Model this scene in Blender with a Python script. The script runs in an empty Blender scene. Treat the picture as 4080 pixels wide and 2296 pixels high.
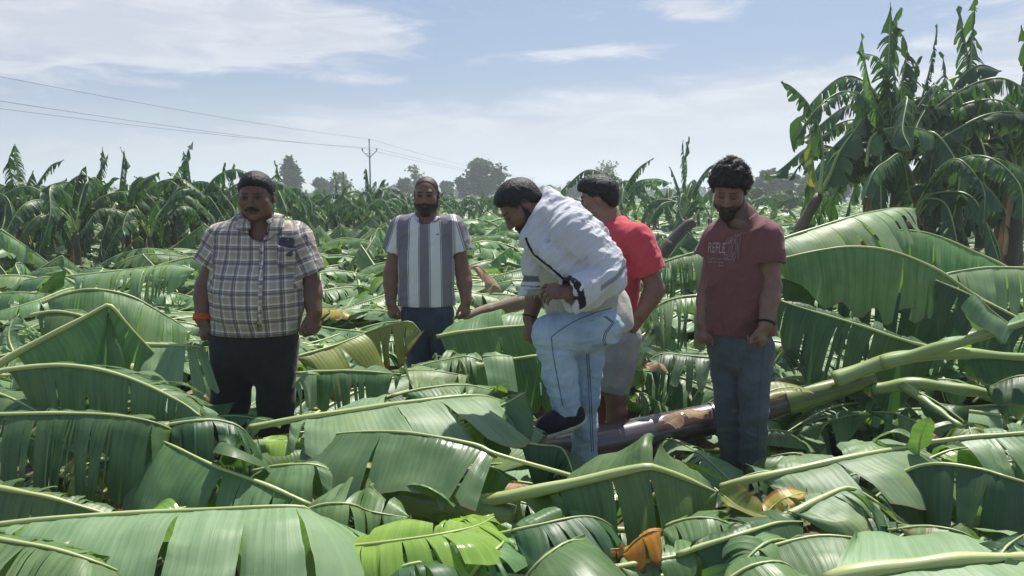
import bpy, math, random
import numpy as np
from mathutils import Vector, Matrix
from mathutils.bvhtree import BVHTree

# ---------------------------------------------------------------- camera, sky, sun, exposure
SC = bpy.context.scene
COL = SC.collection
FPX, CX, CY, HZ, CAMH = 2947.0, 2040.0, 1148.0, 770.0, 1.55
TH = math.atan((CY - HZ) / FPX)
cam_data = bpy.data.cameras.new('camera')
cam_data.lens = 26.0
cam_data.sensor_width = 36.0
cam_data.clip_start = 0.05
cam_data.clip_end = 4000.0
cam = bpy.data.objects.new('camera', cam_data)
COL.objects.link(cam)
cam.location = (0, 0, CAMH)
cam.rotation_euler = (math.radians(90) - TH, 0, 0)
SC.camera = cam
SC.render.resolution_x, SC.render.resolution_y = 1024, 576
SUN_EL, SUN_AZ = math.radians(62), math.radians(24)      # azimuth from +Y towards +X
SUN_DIR = Vector((math.sin(SUN_AZ) * math.cos(SUN_EL), math.cos(SUN_AZ) * math.cos(SUN_EL), math.sin(SUN_EL)))
sun_d = bpy.data.lights.new('sun', 'SUN')
sun_d.energy = 4.6
sun_d.angle = math.radians(0.6)
sun_d.color = (1.0, 0.955, 0.88)
sun_o = bpy.data.objects.new('sun', sun_d)
COL.objects.link(sun_o)
sun_o.rotation_euler = SUN_DIR.to_track_quat('Z', 'Y').to_euler()
sun_o.location = (10, 20, 40)
SC.view_settings.view_transform = 'Standard'
SC.view_settings.look = 'None'
SC.view_settings.gamma = 1.0
SC.view_settings.use_curve_mapping = False
SC.view_settings.exposure = 0.58
SC.render.engine = 'CYCLES'
SC.cycles.use_denoising = True
try:
    SC.cycles.denoiser = 'OPENIMAGEDENOISE'
except Exception:
    pass
SC.cycles.max_bounces = 7
SC.cycles.diffuse_bounces = 4
SC.cycles.transmission_bounces = 5
SC.cycles.volume_bounces = 1
SC.cycles.sample_clamp_direct = 8.0
SC.cycles.sample_clamp_indirect = 4.0
SC.cycles.caustics_reflective = False
SC.cycles.caustics_refractive = False


class NT:
    """small helper to write node trees"""
    def __init__(s, tree):
        s.t = tree
        s.n = tree.nodes
        s.n.clear()

    def add(s, typ, **kw):
        nd = s.n.new(typ)
        for k, v in kw.items():
            setattr(nd, k, v)
        return nd

    def link(s, a, b):
        s.t.links.new(a, b)

    def put(s, sock, v):
        if isinstance(v, bpy.types.NodeSocket):
            s.link(v, sock)
        else:
            if hasattr(sock.default_value, '__len__'):
                if not hasattr(v, '__len__'):
                    v = (v, v, v)
                if len(sock.default_value) == 4 and len(v) == 3:
                    v = tuple(v) + (1.0,)
            sock.default_value = v

    def math(s, op, a, b=0.0, c=0.0, clamp=False):
        nd = s.add('ShaderNodeMath', operation=op, use_clamp=clamp)
        s.put(nd.inputs[0], a)
        s.put(nd.inputs[1], b)
        s.put(nd.inputs[2], c)
        return nd.outputs[0]

    def mix(s, f, a, b, bt='MIX'):
        nd = s.add('ShaderNodeMix', data_type='RGBA', blend_type=bt)
        s.put(nd.inputs[0], f)
        s.put(nd.inputs[6], a)
        s.put(nd.inputs[7], b)
        return nd.outputs[2]

    def step(s, x, lo, hi, a=0.0, b=1.0):
        nd = s.add('ShaderNodeMapRange', interpolation_type='SMOOTHSTEP')
        s.put(nd.inputs[0], x)
        s.put(nd.inputs[1], lo)
        s.put(nd.inputs[2], hi)
        s.put(nd.inputs[3], a)
        s.put(nd.inputs[4], b)
        return nd.outputs[0]

    def noise(s, vec, scale, detail=3.0, rough=0.5, dist=0.0):
        nd = s.add('ShaderNodeTexNoise')
        if vec is not None:
            s.link(vec, nd.inputs['Vector'])
        nd.inputs['Scale'].default_value = scale
        nd.inputs['Detail'].default_value = detail
        nd.inputs['Roughness'].default_value = rough
        nd.inputs['Distortion'].default_value = dist
        return nd.outputs[0]

    def comb(s, x, y, z=0.0):
        nd = s.add('ShaderNodeCombineXYZ')
        s.put(nd.inputs[0], x)
        s.put(nd.inputs[1], y)
        s.put(nd.inputs[2], z)
        return nd.outputs[0]

    def sep(s, v):
        nd = s.add('ShaderNodeSeparateXYZ')
        s.link(v, nd.inputs[0])
        return nd.outputs

    def bump(s, h, strength=0.3, dist=0.01):
        nd = s.add('ShaderNodeBump')
        nd.inputs['Strength'].default_value = strength
        nd.inputs['Distance'].default_value = dist
        s.link(h, nd.inputs['Height'])
        return nd.outputs[0]


# ---- world: physical sky with haze-white cloud bands
W = bpy.data.worlds.new('World')
SC.world = W
W.use_nodes = True
t = NT(W.node_tree)
sky = t.add('ShaderNodeTexSky', sky_type='NISHITA')
sky.sun_disc = False
sky.sun_elevation = SUN_EL
sky.sun_rotation = SUN_AZ
sky.altitude = 200
sky.air_density = 1.0
sky.dust_density = 2.2
sky.ozone_density = 1.5
tc = t.add('ShaderNodeTexCoord')
d = t.sep(tc.outputs['Generated'])
az = t.math('MULTIPLY', t.math('ARCTAN2', d[0], d[1]), 57.2958)
el = t.math('MULTIPLY', t.math('ARCSINE', d[2]), 57.2958)
azw, elw = az, el


def blob(a0, e0, ra, re, amp, tilt=0.0):
    da = t.math('DIVIDE', t.math('SUBTRACT', az, a0), ra)
    de = t.math('DIVIDE', t.math('SUBTRACT', t.math('SUBTRACT', el, e0), t.math('MULTIPLY', t.math('SUBTRACT', az, a0), tilt)), re)
    r2 = t.math('ADD', t.math('MULTIPLY', da, da), t.math('MULTIPLY', de, de))
    return t.math('MULTIPLY', t.math('EXPONENT', t.math('MULTIPLY', r2, -1.0)), amp)


# cloud field in angle space, stretched sideways as cloud sheets are near the horizon
stretch = t.comb(t.math('MULTIPLY', az, 0.055), t.math('MULTIPLY', el, 0.24), 3.7)
n1 = t.noise(stretch, 1.0, 8.0, 0.58, 0.5)
n2 = t.noise(stretch, 3.1, 6.0, 0.62, 0.8)
nn = t.math('ADD', t.math('MULTIPLY', n1, 0.62), t.math('MULTIPLY', n2, 0.38))
bias = blob(-27, 12.0, 17, 4.2, 0.34)
for b in ((-13.5, 11.0, 8, 1.9, 0.22), (13.0, 13.2, 3.8, 1.1, 0.29), (4.5, 10.2, 8.5, 0.6, 0.25, 0.06),
          (-24, 8.9, 6, 0.5, 0.17), (-33, 9.0, 6, 2.2, 0.15), (36, 12.5, 8, 2.4, 0.20), (-9, 8.2, 6, 0.4, 0.10),
          (60, 24, 22, 5, 0.2), (-70, 26, 24, 6, 0.2), (150, 22, 30, 6, 0.2), (-140, 18, 26, 5, 0.2), (20, 48, 30, 6, 0.18)):
    bias = t.math('ADD', bias, blob(*b))
cloud = t.step(t.math('ADD', nn, bias), 0.56, 0.76)
# white stratus sheet low over the horizon; its upper rim rises to the right
rim = t.math('ADD', 7.6, t.math('MULTIPLY', t.math('SINE', t.math('MULTIPLY', az, 0.0225)), 4.0))
edge = t.math('ADD', t.math('SUBTRACT', rim, el), t.math('MULTIPLY', t.math('SUBTRACT', nn, 0.5), 9.0))
sheet = t.math('MULTIPLY', t.step(edge, -0.3, 2.4), 0.88)
dens = t.math('MAXIMUM', t.math('MULTIPLY', cloud, 0.86), sheet)
haze_el = t.step(el, 0.0, 9.0, 0.75, 0.0)
dens = t.math('MAXIMUM', dens, haze_el)
white = t.mix(t.step(n2, 0.35, 0.7), (6.9, 7.25, 8.15), (8.8, 9.1, 9.7))
low = t.mix(t.step(el, 0.0, 9.0), (6.7, 7.0, 7.7), white)
skyc = t.mix(0.5, sky.outputs[0], (2.9, 4.5, 7.7))
out = t.mix(dens, skyc, low)
bg = t.add('ShaderNodeBackground')
bg.inputs['Strength'].default_value = 0.060
t.link(out, bg.inputs['Color'])
wo = t.add('ShaderNodeOutputWorld')
t.link(bg.outputs[0], wo.inputs['Surface'])

# ---------------------------------------------------------------- placing helpers
FWD = np.array([0, math.cos(TH), -math.sin(TH)])
UPV = np.array([0, math.sin(TH), math.cos(TH)])
CAMP = np.array([0, 0, CAMH])


def raydir(px, py):
    return FWD + (px - CX) / FPX * np.array([1.0, 0, 0]) + (CY - py) / FPX * UPV


def U(px, py, Y):
    """point of the place seen at photo pixel (px,py), Y metres ahead"""
    v = raydir(px, py)
    return CAMP + v * (Y / v[1])


def V(x, y, Y):
    """same, in the 2576-wide overview's pixels"""
    return U(x * 1.58385, y * 1.58385, Y)


def Hh(px, py, h):
    """point of the place seen at (px,py), h metres above the soil (negative h: distance ahead)"""
    if h < 0:
        return U(px, py, -h)
    v = raydir(px, py)
    return CAMP + v * ((h - CAMH) / v[2])


def nrm(v):
    v = np.asarray(v, float)
    return v / (np.linalg.norm(v, axis=-1, keepdims=True) + 1e-12)


def vnoise(p, seed=0):
    """value noise in [-1,1] for an (n,3) array"""
    i = np.floor(p).astype(np.int64)
    f = p - i
    u = f * f * (3 - 2 * f)
    r = 0.0
    for dx in (0, 1):
        wx = u[:, 0] if dx else 1 - u[:, 0]
        for dy in (0, 1):
            wy = u[:, 1] if dy else 1 - u[:, 1]
            for dz in (0, 1):
                wz = u[:, 2] if dz else 1 - u[:, 2]
                h = ((i[:, 0] + dx) * 374761393 + (i[:, 1] + dy) * 668265263 + (i[:, 2] + dz) * 1440662683 + seed * 1013904223) & 0xffffffff
                h = ((h ^ (h >> 13)) * 1274126177) & 0xffffffff
                h = (h ^ (h >> 16)) & 0xffffffff
                r = r + wx * wy * wz * (h / 4294967295.0 * 2 - 1)
    return r


def mesh_np(name, verts, faces, mats=(), uvs=None, uv2=None, fmat=None, smooth=True, cols=None):
    """faces: (n,4) or (n,3) array, or a list of arrays"""
    if not isinstance(faces, list):
        faces = [faces]
    faces = [np.asarray(f, np.int32) for f in faces if len(f)]
    me = bpy.data.meshes.new(name)
    verts = np.asarray(verts, np.float32)
    me.vertices.add(len(verts))
    me.vertices.foreach_set('co', verts.ravel())
    tot = np.concatenate([np.full(len(f), f.shape[1], np.int32) for f in faces])
    loops = np.concatenate([f.ravel() for f in faces])
    me.loops.add(len(loops))
    me.loops.foreach_set('vertex_index', loops)
    me.polygons.add(len(tot))
    st = np.zeros(len(tot), np.int32)
    st[1:] = np.cumsum(tot)[:-1]
    me.polygons.foreach_set('loop_start', st)
    try:
        me.polygons.foreach_set('loop_total', tot)
    except Exception:
        pass
    for m in mats:
        me.materials.append(m)
    if fmat is not None:
        me.polygons.foreach_set('material_index', np.asarray(fmat, np.int32))
    if uvs is not None:
        l = me.uv_layers.new(name='UVMap')
        l.data.foreach_set('uv', np.asarray(uvs, np.float32)[loops].ravel())
    if uv2 is not None:
        l = me.uv_layers.new(name='Rel')
        l.data.foreach_set('uv', np.asarray(uv2, np.float32)[loops].ravel())
    if cols is not None:
        ca = me.color_attributes.new('Col', 'FLOAT_COLOR', 'POINT')
        c4 = np.ones((len(verts), 4), np.float32)
        c4[:, :3] = cols
        ca.data.foreach_set('color', c4.ravel())
    me.update(calc_edges=True)
    if smooth:
        me.polygons.foreach_set('use_smooth', np.ones(len(tot), bool))
    me.validate()
    return me


def obj(name, me, parent=None):
    o = bpy.data.objects.new(name, me)
    COL.objects.link(o)
    if parent is not None:
        o.parent = parent
        o.matrix_parent_inverse = Matrix.Translation(-parent.location) if parent.get('_abs') else Matrix.Identity(4)
    return o


def tag(o, label, cat, group=None, kind=None):
    o['label'] = label
    if cat:
        o['category'] = cat
    if group:
        o['group'] = group
    if kind:
        o['kind'] = kind
    return o


def thing(name, loc, label, cat, group=None, absolute=False):
    """an Empty at the thing's base; absolute: its parts are built in world coordinates"""
    e = bpy.data.objects.new(name, None)
    COL.objects.link(e)
    e.location = loc
    e.empty_display_size = 0.1
    tag(e, label, cat, group)
    if absolute:
        e['_abs'] = 1
    return e


def tube(pts, radii, n=8, cap=True, flat=1.0):
    """verts, quads, uvs of a swept tube"""
    P = np.asarray(pts, float)
    R = np.asarray(radii, float) * np.ones(len(P))
    T = nrm(np.gradient(P, axis=0))
    ref = np.array([0, 0, 1.0])
    if abs(T[:, 2]).mean() > 0.9:
        ref = np.array([1.0, 0, 0])
    B = nrm(np.cross(T, ref))
    N = np.cross(B, T)
    a = np.linspace(0, 2 * np.pi, n, endpoint=False)
    ring = P[:, None] + R[:, None, None] * (np.cos(a)[None, :, None] * B[:, None] + flat * np.sin(a)[None, :, None] * N[:, None])
    v = ring.reshape(-1, 3)
    m = len(P)
    i = np.arange(m - 1)[:, None] * n
    j = np.arange(n)[None]
    q = np.stack([i + j, i + (j + 1) % n, i + n + (j + 1) % n, i + n + j], -1).reshape(-1, 4)
    L = np.concatenate([[0], np.cumsum(np.linalg.norm(np.diff(P, axis=0), axis=1))])
    uv = np.stack([np.repeat(L, n), np.tile(a / (2 * np.pi), m)], -1)
    if cap:
        v = np.concatenate([v, P[:1], P[-1:]])
        uv = np.concatenate([uv, [[0, 0]], [[L[-1], 0]]])
        k = m * n
        c0 = np.stack([(np.arange(n) + 1) % n, np.arange(n), np.full(n, k), np.full(n, k)], -1)
        c1 = np.stack([np.arange(n) + (m - 1) * n, (np.arange(n) + 1) % n + (m - 1) * n, np.full(n, k + 1), np.full(n, k + 1)], -1)
        return v, [q, c0[:, :3], c1[:, :3]], uv
    return v, [q], uv


def join(parts):
    """list of (verts, [faces], uv) -> one"""
    V_, F, UV, o = [], {3: [], 4: []}, [], 0
    for v, fs, uv in parts:
        V_.append(v)
        UV.append(uv)
        for f in fs:
            f = np.asarray(f)
            if len(f):
                F[f.shape[1]].append(f + o)
        o += len(v)
    return np.concatenate(V_), [np.concatenate(F[k]) for k in (4, 3) if F[k]], np.concatenate(UV)


def catmull(pts, n):
    P = np.asarray(pts, float)
    if len(P) == 2:
        P = np.array([P[0], P[0] * .67 + P[1] * .33, P[0] * .33 + P[1] * .67, P[1]])
    Q = np.concatenate([[2 * P[0] - P[1]], P, [2 * P[-1] - P[-2]]])
    out = []
    k = 24
    u = np.linspace(0, 1, k, endpoint=False)[:, None]
    for i in range(len(P) - 1):
        a, b, c, d_ = Q[i:i + 4]
        out.append(.5 * ((2 * b) + (c - a) * u + (2 * a - 5 * b + 4 * c - d_) * u ** 2 + (3 * b - a - 3 * c + d_) * u ** 3))
    C = np.concatenate(out + [P[-1:]])
    L = np.concatenate([[0], np.cumsum(np.linalg.norm(np.diff(C, axis=0), axis=1))])
    s = np.linspace(0, L[-1], n)
    return np.stack([np.interp(s, L, C[:, i]) for i in range(3)], -1), L[-1]
# ---------------------------------------------------------------- materials
def new_mat(name):
    m = bpy.data.materials.new(name)
    m.use_nodes = True
    return m, NT(m.node_tree)


def leaf_mat(name, dark, light, trans, tmix=0.26, rough=0.43, dry=0.0, drycol=(0.30, 0.19, 0.09), mottle=0.0, spec=0.42):
    """banana blade: parallel side veins across the blade, waxy two-sided surface that lets sunlight through"""
    m, t = new_mat(name)
    uv = t.add('ShaderNodeUVMap', uv_map='UVMap').outputs[0]
    rel = t.sep(t.add('ShaderNodeUVMap', uv_map='Rel').outputs[0])
    s = t.sep(uv)
    rnd = t.add('ShaderNodeObjectInfo').outputs['Random']
    off = t.math('MULTIPLY', rnd, 37.0)
    band = t.noise(t.comb(t.math('ADD', t.math('MULTIPLY', s[0], 34.0), off), t.math('MULTIPLY', s[1], 2.2)), 1.0, 4.0, 0.6)
    patch = t.noise(t.comb(t.math('ADD', t.math('MULTIPLY', s[0], 5.0), off), t.math('MULTIPLY', s[1], 5.0)), 1.0, 4.0, 0.6)
    wob = t.math('MULTIPLY', patch, 0.012)
    lx = t.math('ADD', s[0], wob)
    vein = t.math('SINE', t.math('MULTIPLY', lx, 2 * math.pi / 0.024))
    fine = t.math('SINE', t.math('MULTIPLY', lx, 2 * math.pi / 0.0062))
    vein_s = t.step(vein, 0.70, 1.0)
    f = t.math('ADD', t.math('MULTIPLY', band, 0.55), t.math('MULTIPLY', patch, 0.45))
    col = t.mix(t.step(f, 0.32, 0.68), dark, light)
    col = t.mix(t.math('MULTIPLY', vein_s, 0.12), col, tuple(min(1, c * 1.5 + .02) for c in light))
    var = t.math('ADD', 0.78, t.math('MULTIPLY', rnd, 0.44))
    col = t.mix(1.0, col, t.comb(t.math('MULTIPLY', var, t.math('ADD', 0.92, t.math('MULTIPLY', t.math('FRACT', t.math('MULTIPLY', rnd, 7.3)), 0.2))), var, var), 'MULTIPLY')
    fl = t.noise(t.comb(t.math('ADD', t.math('MULTIPLY', s[0], 2.1), t.math('MULTIPLY', off, 3.0)), t.math('MULTIPLY', s[1], 2.6)), 1.0, 3.0, 0.5)
    col = t.mix(t.math('MULTIPLY', t.step(fl, 0.52, 0.70), 0.35), col, tuple(min(1, c * k_) for c, k_ in zip(light, (1.35, 1.12, 0.6))))
    sp = t.noise(t.comb(t.math('ADD', t.math('MULTIPLY', s[0], 60.0), off), t.math('MULTIPLY', s[1], 26.0)), 1.0, 3.0, 0.7)
    col = t.mix(t.math('MULTIPLY', t.step(sp, 0.70, 0.78), 0.55), col, (0.12, 0.085, 0.04))
    # scorched, split margins
    en = t.noise(t.comb(t.math('ADD', t.math('MULTIPLY', s[0], 14.0), off), t.math('MULTIPLY', s[1], 14.0)), 1.0, 5.0, 0.65)
    ed = t.math('ADD', rel[1], t.math('MULTIPLY', t.math('SUBTRACT', en, 0.5), 0.22 + dry * 1.4))
    edm = t.step(ed, 0.95 - dry * 0.75, 1.03 - dry * 0.52)
    col = t.mix(t.math('MULTIPLY', edm, 0.75 if dry == 0 else 1.0), col, drycol)
    if mottle:
        mm = t.step(t.noise(t.comb(t.math('MULTIPLY', s[0], 22.0), t.math('MULTIPLY', s[1], 22.0)), 1.0, 6.0, 0.7), 0.60 - mottle * .2, 0.70)
        col = t.mix(mm, col, (0.16, 0.10, 0.05))
    hgt = t.math('ADD', t.math('ADD', t.math('MULTIPLY', vein, 0.24), t.math('MULTIPLY', fine, 0.05)), t.math('MULTIPLY', band, 2.4))
    nrmv = t.bump(hgt, 0.24, 0.004)
    p = t.add('ShaderNodeBsdfPrincipled')
    t.link(col, p.inputs['Base Color'])
    rr = t.math('ADD', rough - 0.08, t.math('MULTIPLY', patch, 0.16))
    t.link(rr, p.inputs['Roughness'])
    p.inputs['Specular IOR Level'].default_value = spec
    t.link(nrmv, p.inputs['Normal'])
    tr = t.add('ShaderNodeBsdfTranslucent')
    tcol = t.mix(edm, t.mix(1.0, col, trans, 'MULTIPLY'), drycol)
    t.link(tcol, tr.inputs['Color'])
    t.link(nrmv, tr.inputs['Normal'])
    mx = t.add('ShaderNodeMixShader')
    mx.inputs[0].default_value = tmix
    t.link(p.outputs[0], mx.inputs[1])
    t.link(tr.outputs[0], mx.inputs[2])
    o = t.add('ShaderNodeOutputMaterial')
    t.link(mx.outputs[0], o.inputs['Surface'])
    return m


def simple_mat(name, col, rough=0.6, spec=0.4, var=None, vscale=20.0, bump=0.0, bscale=80.0, coat=0.0, metallic=0.0, sheen=0.0, coords='Object', stretch=(1, 1, 1)):
    m, t = new_mat(name)
    tcn = t.add('ShaderNodeTexCoord')
    mp = t.add('ShaderNodeMapping')
    t.link(tcn.outputs[coords], mp.inputs[0])
    mp.inputs['Scale'].default_value = stretch
    vec = mp.outputs[0]
    p = t.add('ShaderNodeBsdfPrincipled')
    if var is not None:
        n = t.noise(vec, vscale, 5.0, 0.6)
        t.link(t.mix(t.step(n, 0.3, 0.7), col, var), p.inputs['Base Color'])
    else:
        t.put(p.inputs['Base Color'], col)
    p.inputs['Roughness'].default_value = rough
    p.inputs['Specular IOR Level'].default_value = spec
    p.inputs['Metallic'].default_value = metallic
    p.inputs['Coat Weight'].default_value = coat
    p.inputs['Coat Roughness'].default_value = 0.12
    p.inputs['Sheen Weight'].default_value = sheen
    if bump:
        t.link(t.bump(t.noise(vec, bscale, 4.0, 0.6), bump, 0.004), p.inputs['Normal'])
    o = t.add('ShaderNodeOutputMaterial')
    t.link(p.outputs[0], o.inputs['Surface'])
    return m


M = {}
M['leaf'] = leaf_mat('banana_blade', (0.078, 0.160, 0.058), (0.168, 0.270, 0.116), (1.5, 1.8, 0.5))
M['leaf_dark'] = leaf_mat('banana_blade_shaded', (0.036, 0.090, 0.036), (0.076, 0.146, 0.064), (1.4, 1.8, 0.5))  # dark green, lowered further so the colour carries the backlit rows' shade
M['leaf_pale'] = leaf_mat('banana_blade_waxy', (0.160, 0.265, 0.128), (0.258, 0.370, 0.200), (1.3, 1.6, 0.55), rough=0.5)
M['leaf_young'] = leaf_mat('banana_blade_young', (0.170, 0.310, 0.055), (0.270, 0.420, 0.100), (1.5, 1.7, 0.4), rough=0.2, tmix=0.34)
M['leaf_yellow'] = leaf_mat('banana_blade_yellowing', (0.300, 0.280, 0.050), (0.420, 0.330, 0.070), (1.3, 1.1, 0.4), dry=0.35, drycol=(0.32, 0.13, 0.03))
M['leaf_olive'] = leaf_mat('banana_blade_olive', (0.190, 0.230, 0.055), (0.270, 0.290, 0.080), (1.3, 1.4, 0.4), dry=0.12, drycol=(0.30, 0.16, 0.05))
M['leaf_orange'] = leaf_mat('banana_blade_orange', (0.48, 0.20, 0.02), (0.60, 0.32, 0.04), (1.2, 0.8, 0.3), dry=0.3, drycol=(0.16, 0.07, 0.03), rough=0.45)
M['leaf_dry'] = leaf_mat('banana_blade_dry', (0.26, 0.17, 0.10), (0.44, 0.31, 0.20), (1.2, 1.0, 0.7), rough=0.7, tmix=0.2, dry=0.1)
M['leaf_mottled'] = leaf_mat('banana_blade_mottled', (0.120, 0.200, 0.085), (0.200, 0.280, 0.130), (1.4, 1.7, 0.5), mottle=0.6, dry=0.1)
M['leaf_wet'] = leaf_mat('banana_blade_wet', (0.085, 0.170, 0.060), (0.150, 0.240, 0.100), (1.5, 1.9, 0.5), rough=0.24, spec=0.8)
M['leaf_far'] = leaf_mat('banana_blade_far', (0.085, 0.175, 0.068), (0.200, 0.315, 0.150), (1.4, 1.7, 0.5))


def rib_mat(name, a, b, rough=0.38):
    m, t = new_mat(name)
    s = t.sep(t.add('ShaderNodeUVMap', uv_map='UVMap').outputs[0])
    n = t.noise(t.comb(t.math('MULTIPLY', s[0], 3.0), t.math('MULTIPLY', s[1], 14.0)), 1.0, 5.0, 0.6)
    p = t.add('ShaderNodeBsdfPrincipled')
    t.link(t.mix(t.step(n, 0.35, 0.65), a, b), p.inputs['Base Color'])
    p.inputs['Roughness'].default_value = rough
    t.link(t.bump(n, 0.25, 0.003), p.inputs['Normal'])
    p.inputs['Subsurface Weight'].default_value = 0.0
    o = t.add('ShaderNodeOutputMaterial')
    t.link(p.outputs[0], o.inputs['Surface'])
    return m


M['rib'] = rib_mat('midrib', (0.33, 0.41, 0.13), (0.52, 0.55, 0.25))
M['rib_green'] = rib_mat('midrib_green', (0.22, 0.32, 0.10), (0.36, 0.43, 0.18))
M['rib_dry'] = rib_mat('midrib_dry', (0.30, 0.20, 0.10), (0.45, 0.33, 0.18), 0.6)


def stem_mat(name, base, dark, amount, rough=0.25, pale=None, coat=0.0, run=2.2):
    """pseudostem: lengthwise sheath streaks, black-purple blotches, waxy gloss"""
    m, t = new_mat(name)
    s = t.sep(t.add('ShaderNodeUVMap', uv_map='UVMap').outputs[0])
    v = t.comb(t.math('MULTIPLY', s[0], run), t.math('MULTIPLY', s[1], 5.0))
    st = t.comb(t.math('MULTIPLY', s[0], 1.2), t.math('MULTIPLY', s[1], 26.0))
    n = t.noise(v, 1.0, 6.0, 0.62, 0.4)
    k = t.noise(st, 1.0, 5.0, 0.6)
    col = t.mix(t.step(n, amount - 0.2, amount + 0.2), dark, base)
    col = t.mix(t.math('MULTIPLY', t.step(k, 0.45, 0.75), 0.35), col, pale or tuple(min(1, c * 1.6) for c in base))
    p = t.add('ShaderNodeBsdfPrincipled')
    t.link(col, p.inputs['Base Color'])
    t.link(t.math('ADD', rough - .04, t.math('MULTIPLY', k, 0.12)), p.inputs['Roughness'])
    p.inputs['Specular IOR Level'].default_value = 0.6
    p.inputs['Coat Weight'].default_value = coat
    p.inputs['Coat Roughness'].default_value = 0.22
    t.link(t.bump(t.math('ADD', k, t.math('MULTIPLY', n, 0.6)), 0.14, 0.006), p.inputs['Normal'])
    o = t.add('ShaderNodeOutputMaterial')
    t.link(p.outputs[0], o.inputs['Surface'])
    return m


M['stem_dark'] = stem_mat('pseudostem_purple', (0.105, 0.080, 0.074), (0.058, 0.040, 0.044), 0.50, 0.24, (0.20, 0.165, 0.15), 1.0, .7)
M['stem_green'] = stem_mat('pseudostem_green', (0.22, 0.30, 0.09), (0.05, 0.04, 0.03), 0.42, 0.3)
M['stem_field'] = stem_mat('pseudostem_field', (0.20, 0.23, 0.08), (0.09, 0.06, 0.04), 0.50, 0.4)
M['stem_brown'] = stem_mat('pseudostem_brown', (0.13, 0.105, 0.055), (0.050, 0.036, 0.026), 0.50, 0.6)
M['stem_dry'] = stem_mat('pseudostem_dry', (0.34, 0.25, 0.16), (0.12, 0.08, 0.05), 0.45, 0.7)
M['bark'] = simple_mat('bark', (0.10, 0.08, 0.06), 0.9, 0.2, (0.18, 0.15, 0.12), 6.0, 0.6, 20.0)
M['metal'] = simple_mat('galvanised_steel', (0.16, 0.165, 0.17), 0.55, 0.4, (0.10, 0.10, 0.10), 3.0, metallic=0.6)
M['porcelain'] = simple_mat('insulator_glaze', (0.10, 0.05, 0.04), 0.25, 0.6)
M['wire'] = simple_mat('wire_aluminium', (0.22, 0.22, 0.23), 0.5, 0.5, metallic=0.5)


def tree_leaf_mat(name, a, b):
    m, t = new_mat(name)
    g = t.add('ShaderNodeNewGeometry')
    n = t.noise(g.outputs['Position'], 0.9, 3.0, 0.6)
    col = t.mix(t.step(n, 0.35, 0.65), a, b)
    p = t.add('ShaderNodeBsdfPrincipled')
    t.link(col, p.inputs['Base Color'])
    p.inputs['Roughness'].default_value = 0.55
    tr = t.add('ShaderNodeBsdfTranslucent')
    t.link(t.mix(1.0, col, (1.3, 1.6, 0.5), 'MULTIPLY'), tr.inputs['Color'])
    mx = t.add('ShaderNodeMixShader')
    mx.inputs[0].default_value = 0.25
    t.link(p.outputs[0], mx.inputs[1])
    t.link(tr.outputs[0], mx.inputs[2])
    o = t.add('ShaderNodeOutputMaterial')
    t.link(mx.outputs[0], o.inputs['Surface'])
    return m


M['tree'] = tree_leaf_mat('tree_leaves', (0.028, 0.055, 0.020), (0.060, 0.105, 0.036))
M['tree_thin'] = tree_leaf_mat('tree_leaves_sparse', (0.075, 0.105, 0.050), (0.120, 0.150, 0.080))
M['shrub'] = tree_leaf_mat('shrub_leaves', (0.060, 0.115, 0.030), (0.110, 0.170, 0.050))

# soil with leaf litter
m, t = new_mat('soil')
g = t.add('ShaderNodeNewGeometry')
pos = g.outputs['Position']
n1 = t.noise(pos, 1.3, 6.0, 0.6)
n2 = t.noise(pos, 9.0, 6.0, 0.65)
n3 = t.noise(pos, 0.35, 4.0, 0.5)
col = t.mix(t.step(n2, 0.3, 0.7), (0.075, 0.050, 0.033), (0.160, 0.115, 0.075))
col = t.mix(t.math('MULTIPLY', t.step(n1, 0.5, 0.62), 0.5), col, (0.10, 0.13, 0.055))
dist = t.sep(pos)[1]
col = t.mix(t.math('MULTIPLY', t.step(dist, 45.0, 75.0), t.step(n3, 0.25, 0.6, 0.55, 0.95)), col, (0.10, 0.165, 0.055))
p = t.add('ShaderNodeBsdfPrincipled')
t.link(col, p.inputs['Base Color'])
p.inputs['Roughness'].default_value = 0.95
t.link(t.bump(t.math('ADD', n2, n1), 0.8, 0.05), p.inputs['Normal'])
o = t.add('ShaderNodeOutputMaterial')
t.link(p.outputs[0], o.inputs['Surface'])
M['soil'] = m
M['hill'] = simple_mat('hill_woodland', (0.045, 0.075, 0.035), 0.95, 0.2, (0.075, 0.105, 0.05), 0.06, coords='Object')
# ---------------------------------------------------------------- banana leaf builder
DOWN = np.array([0, 0, -1.0])


def smooth(x):
    x = np.clip(x, 0, 1)
    return x * x * (3 - 2 * x)


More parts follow.
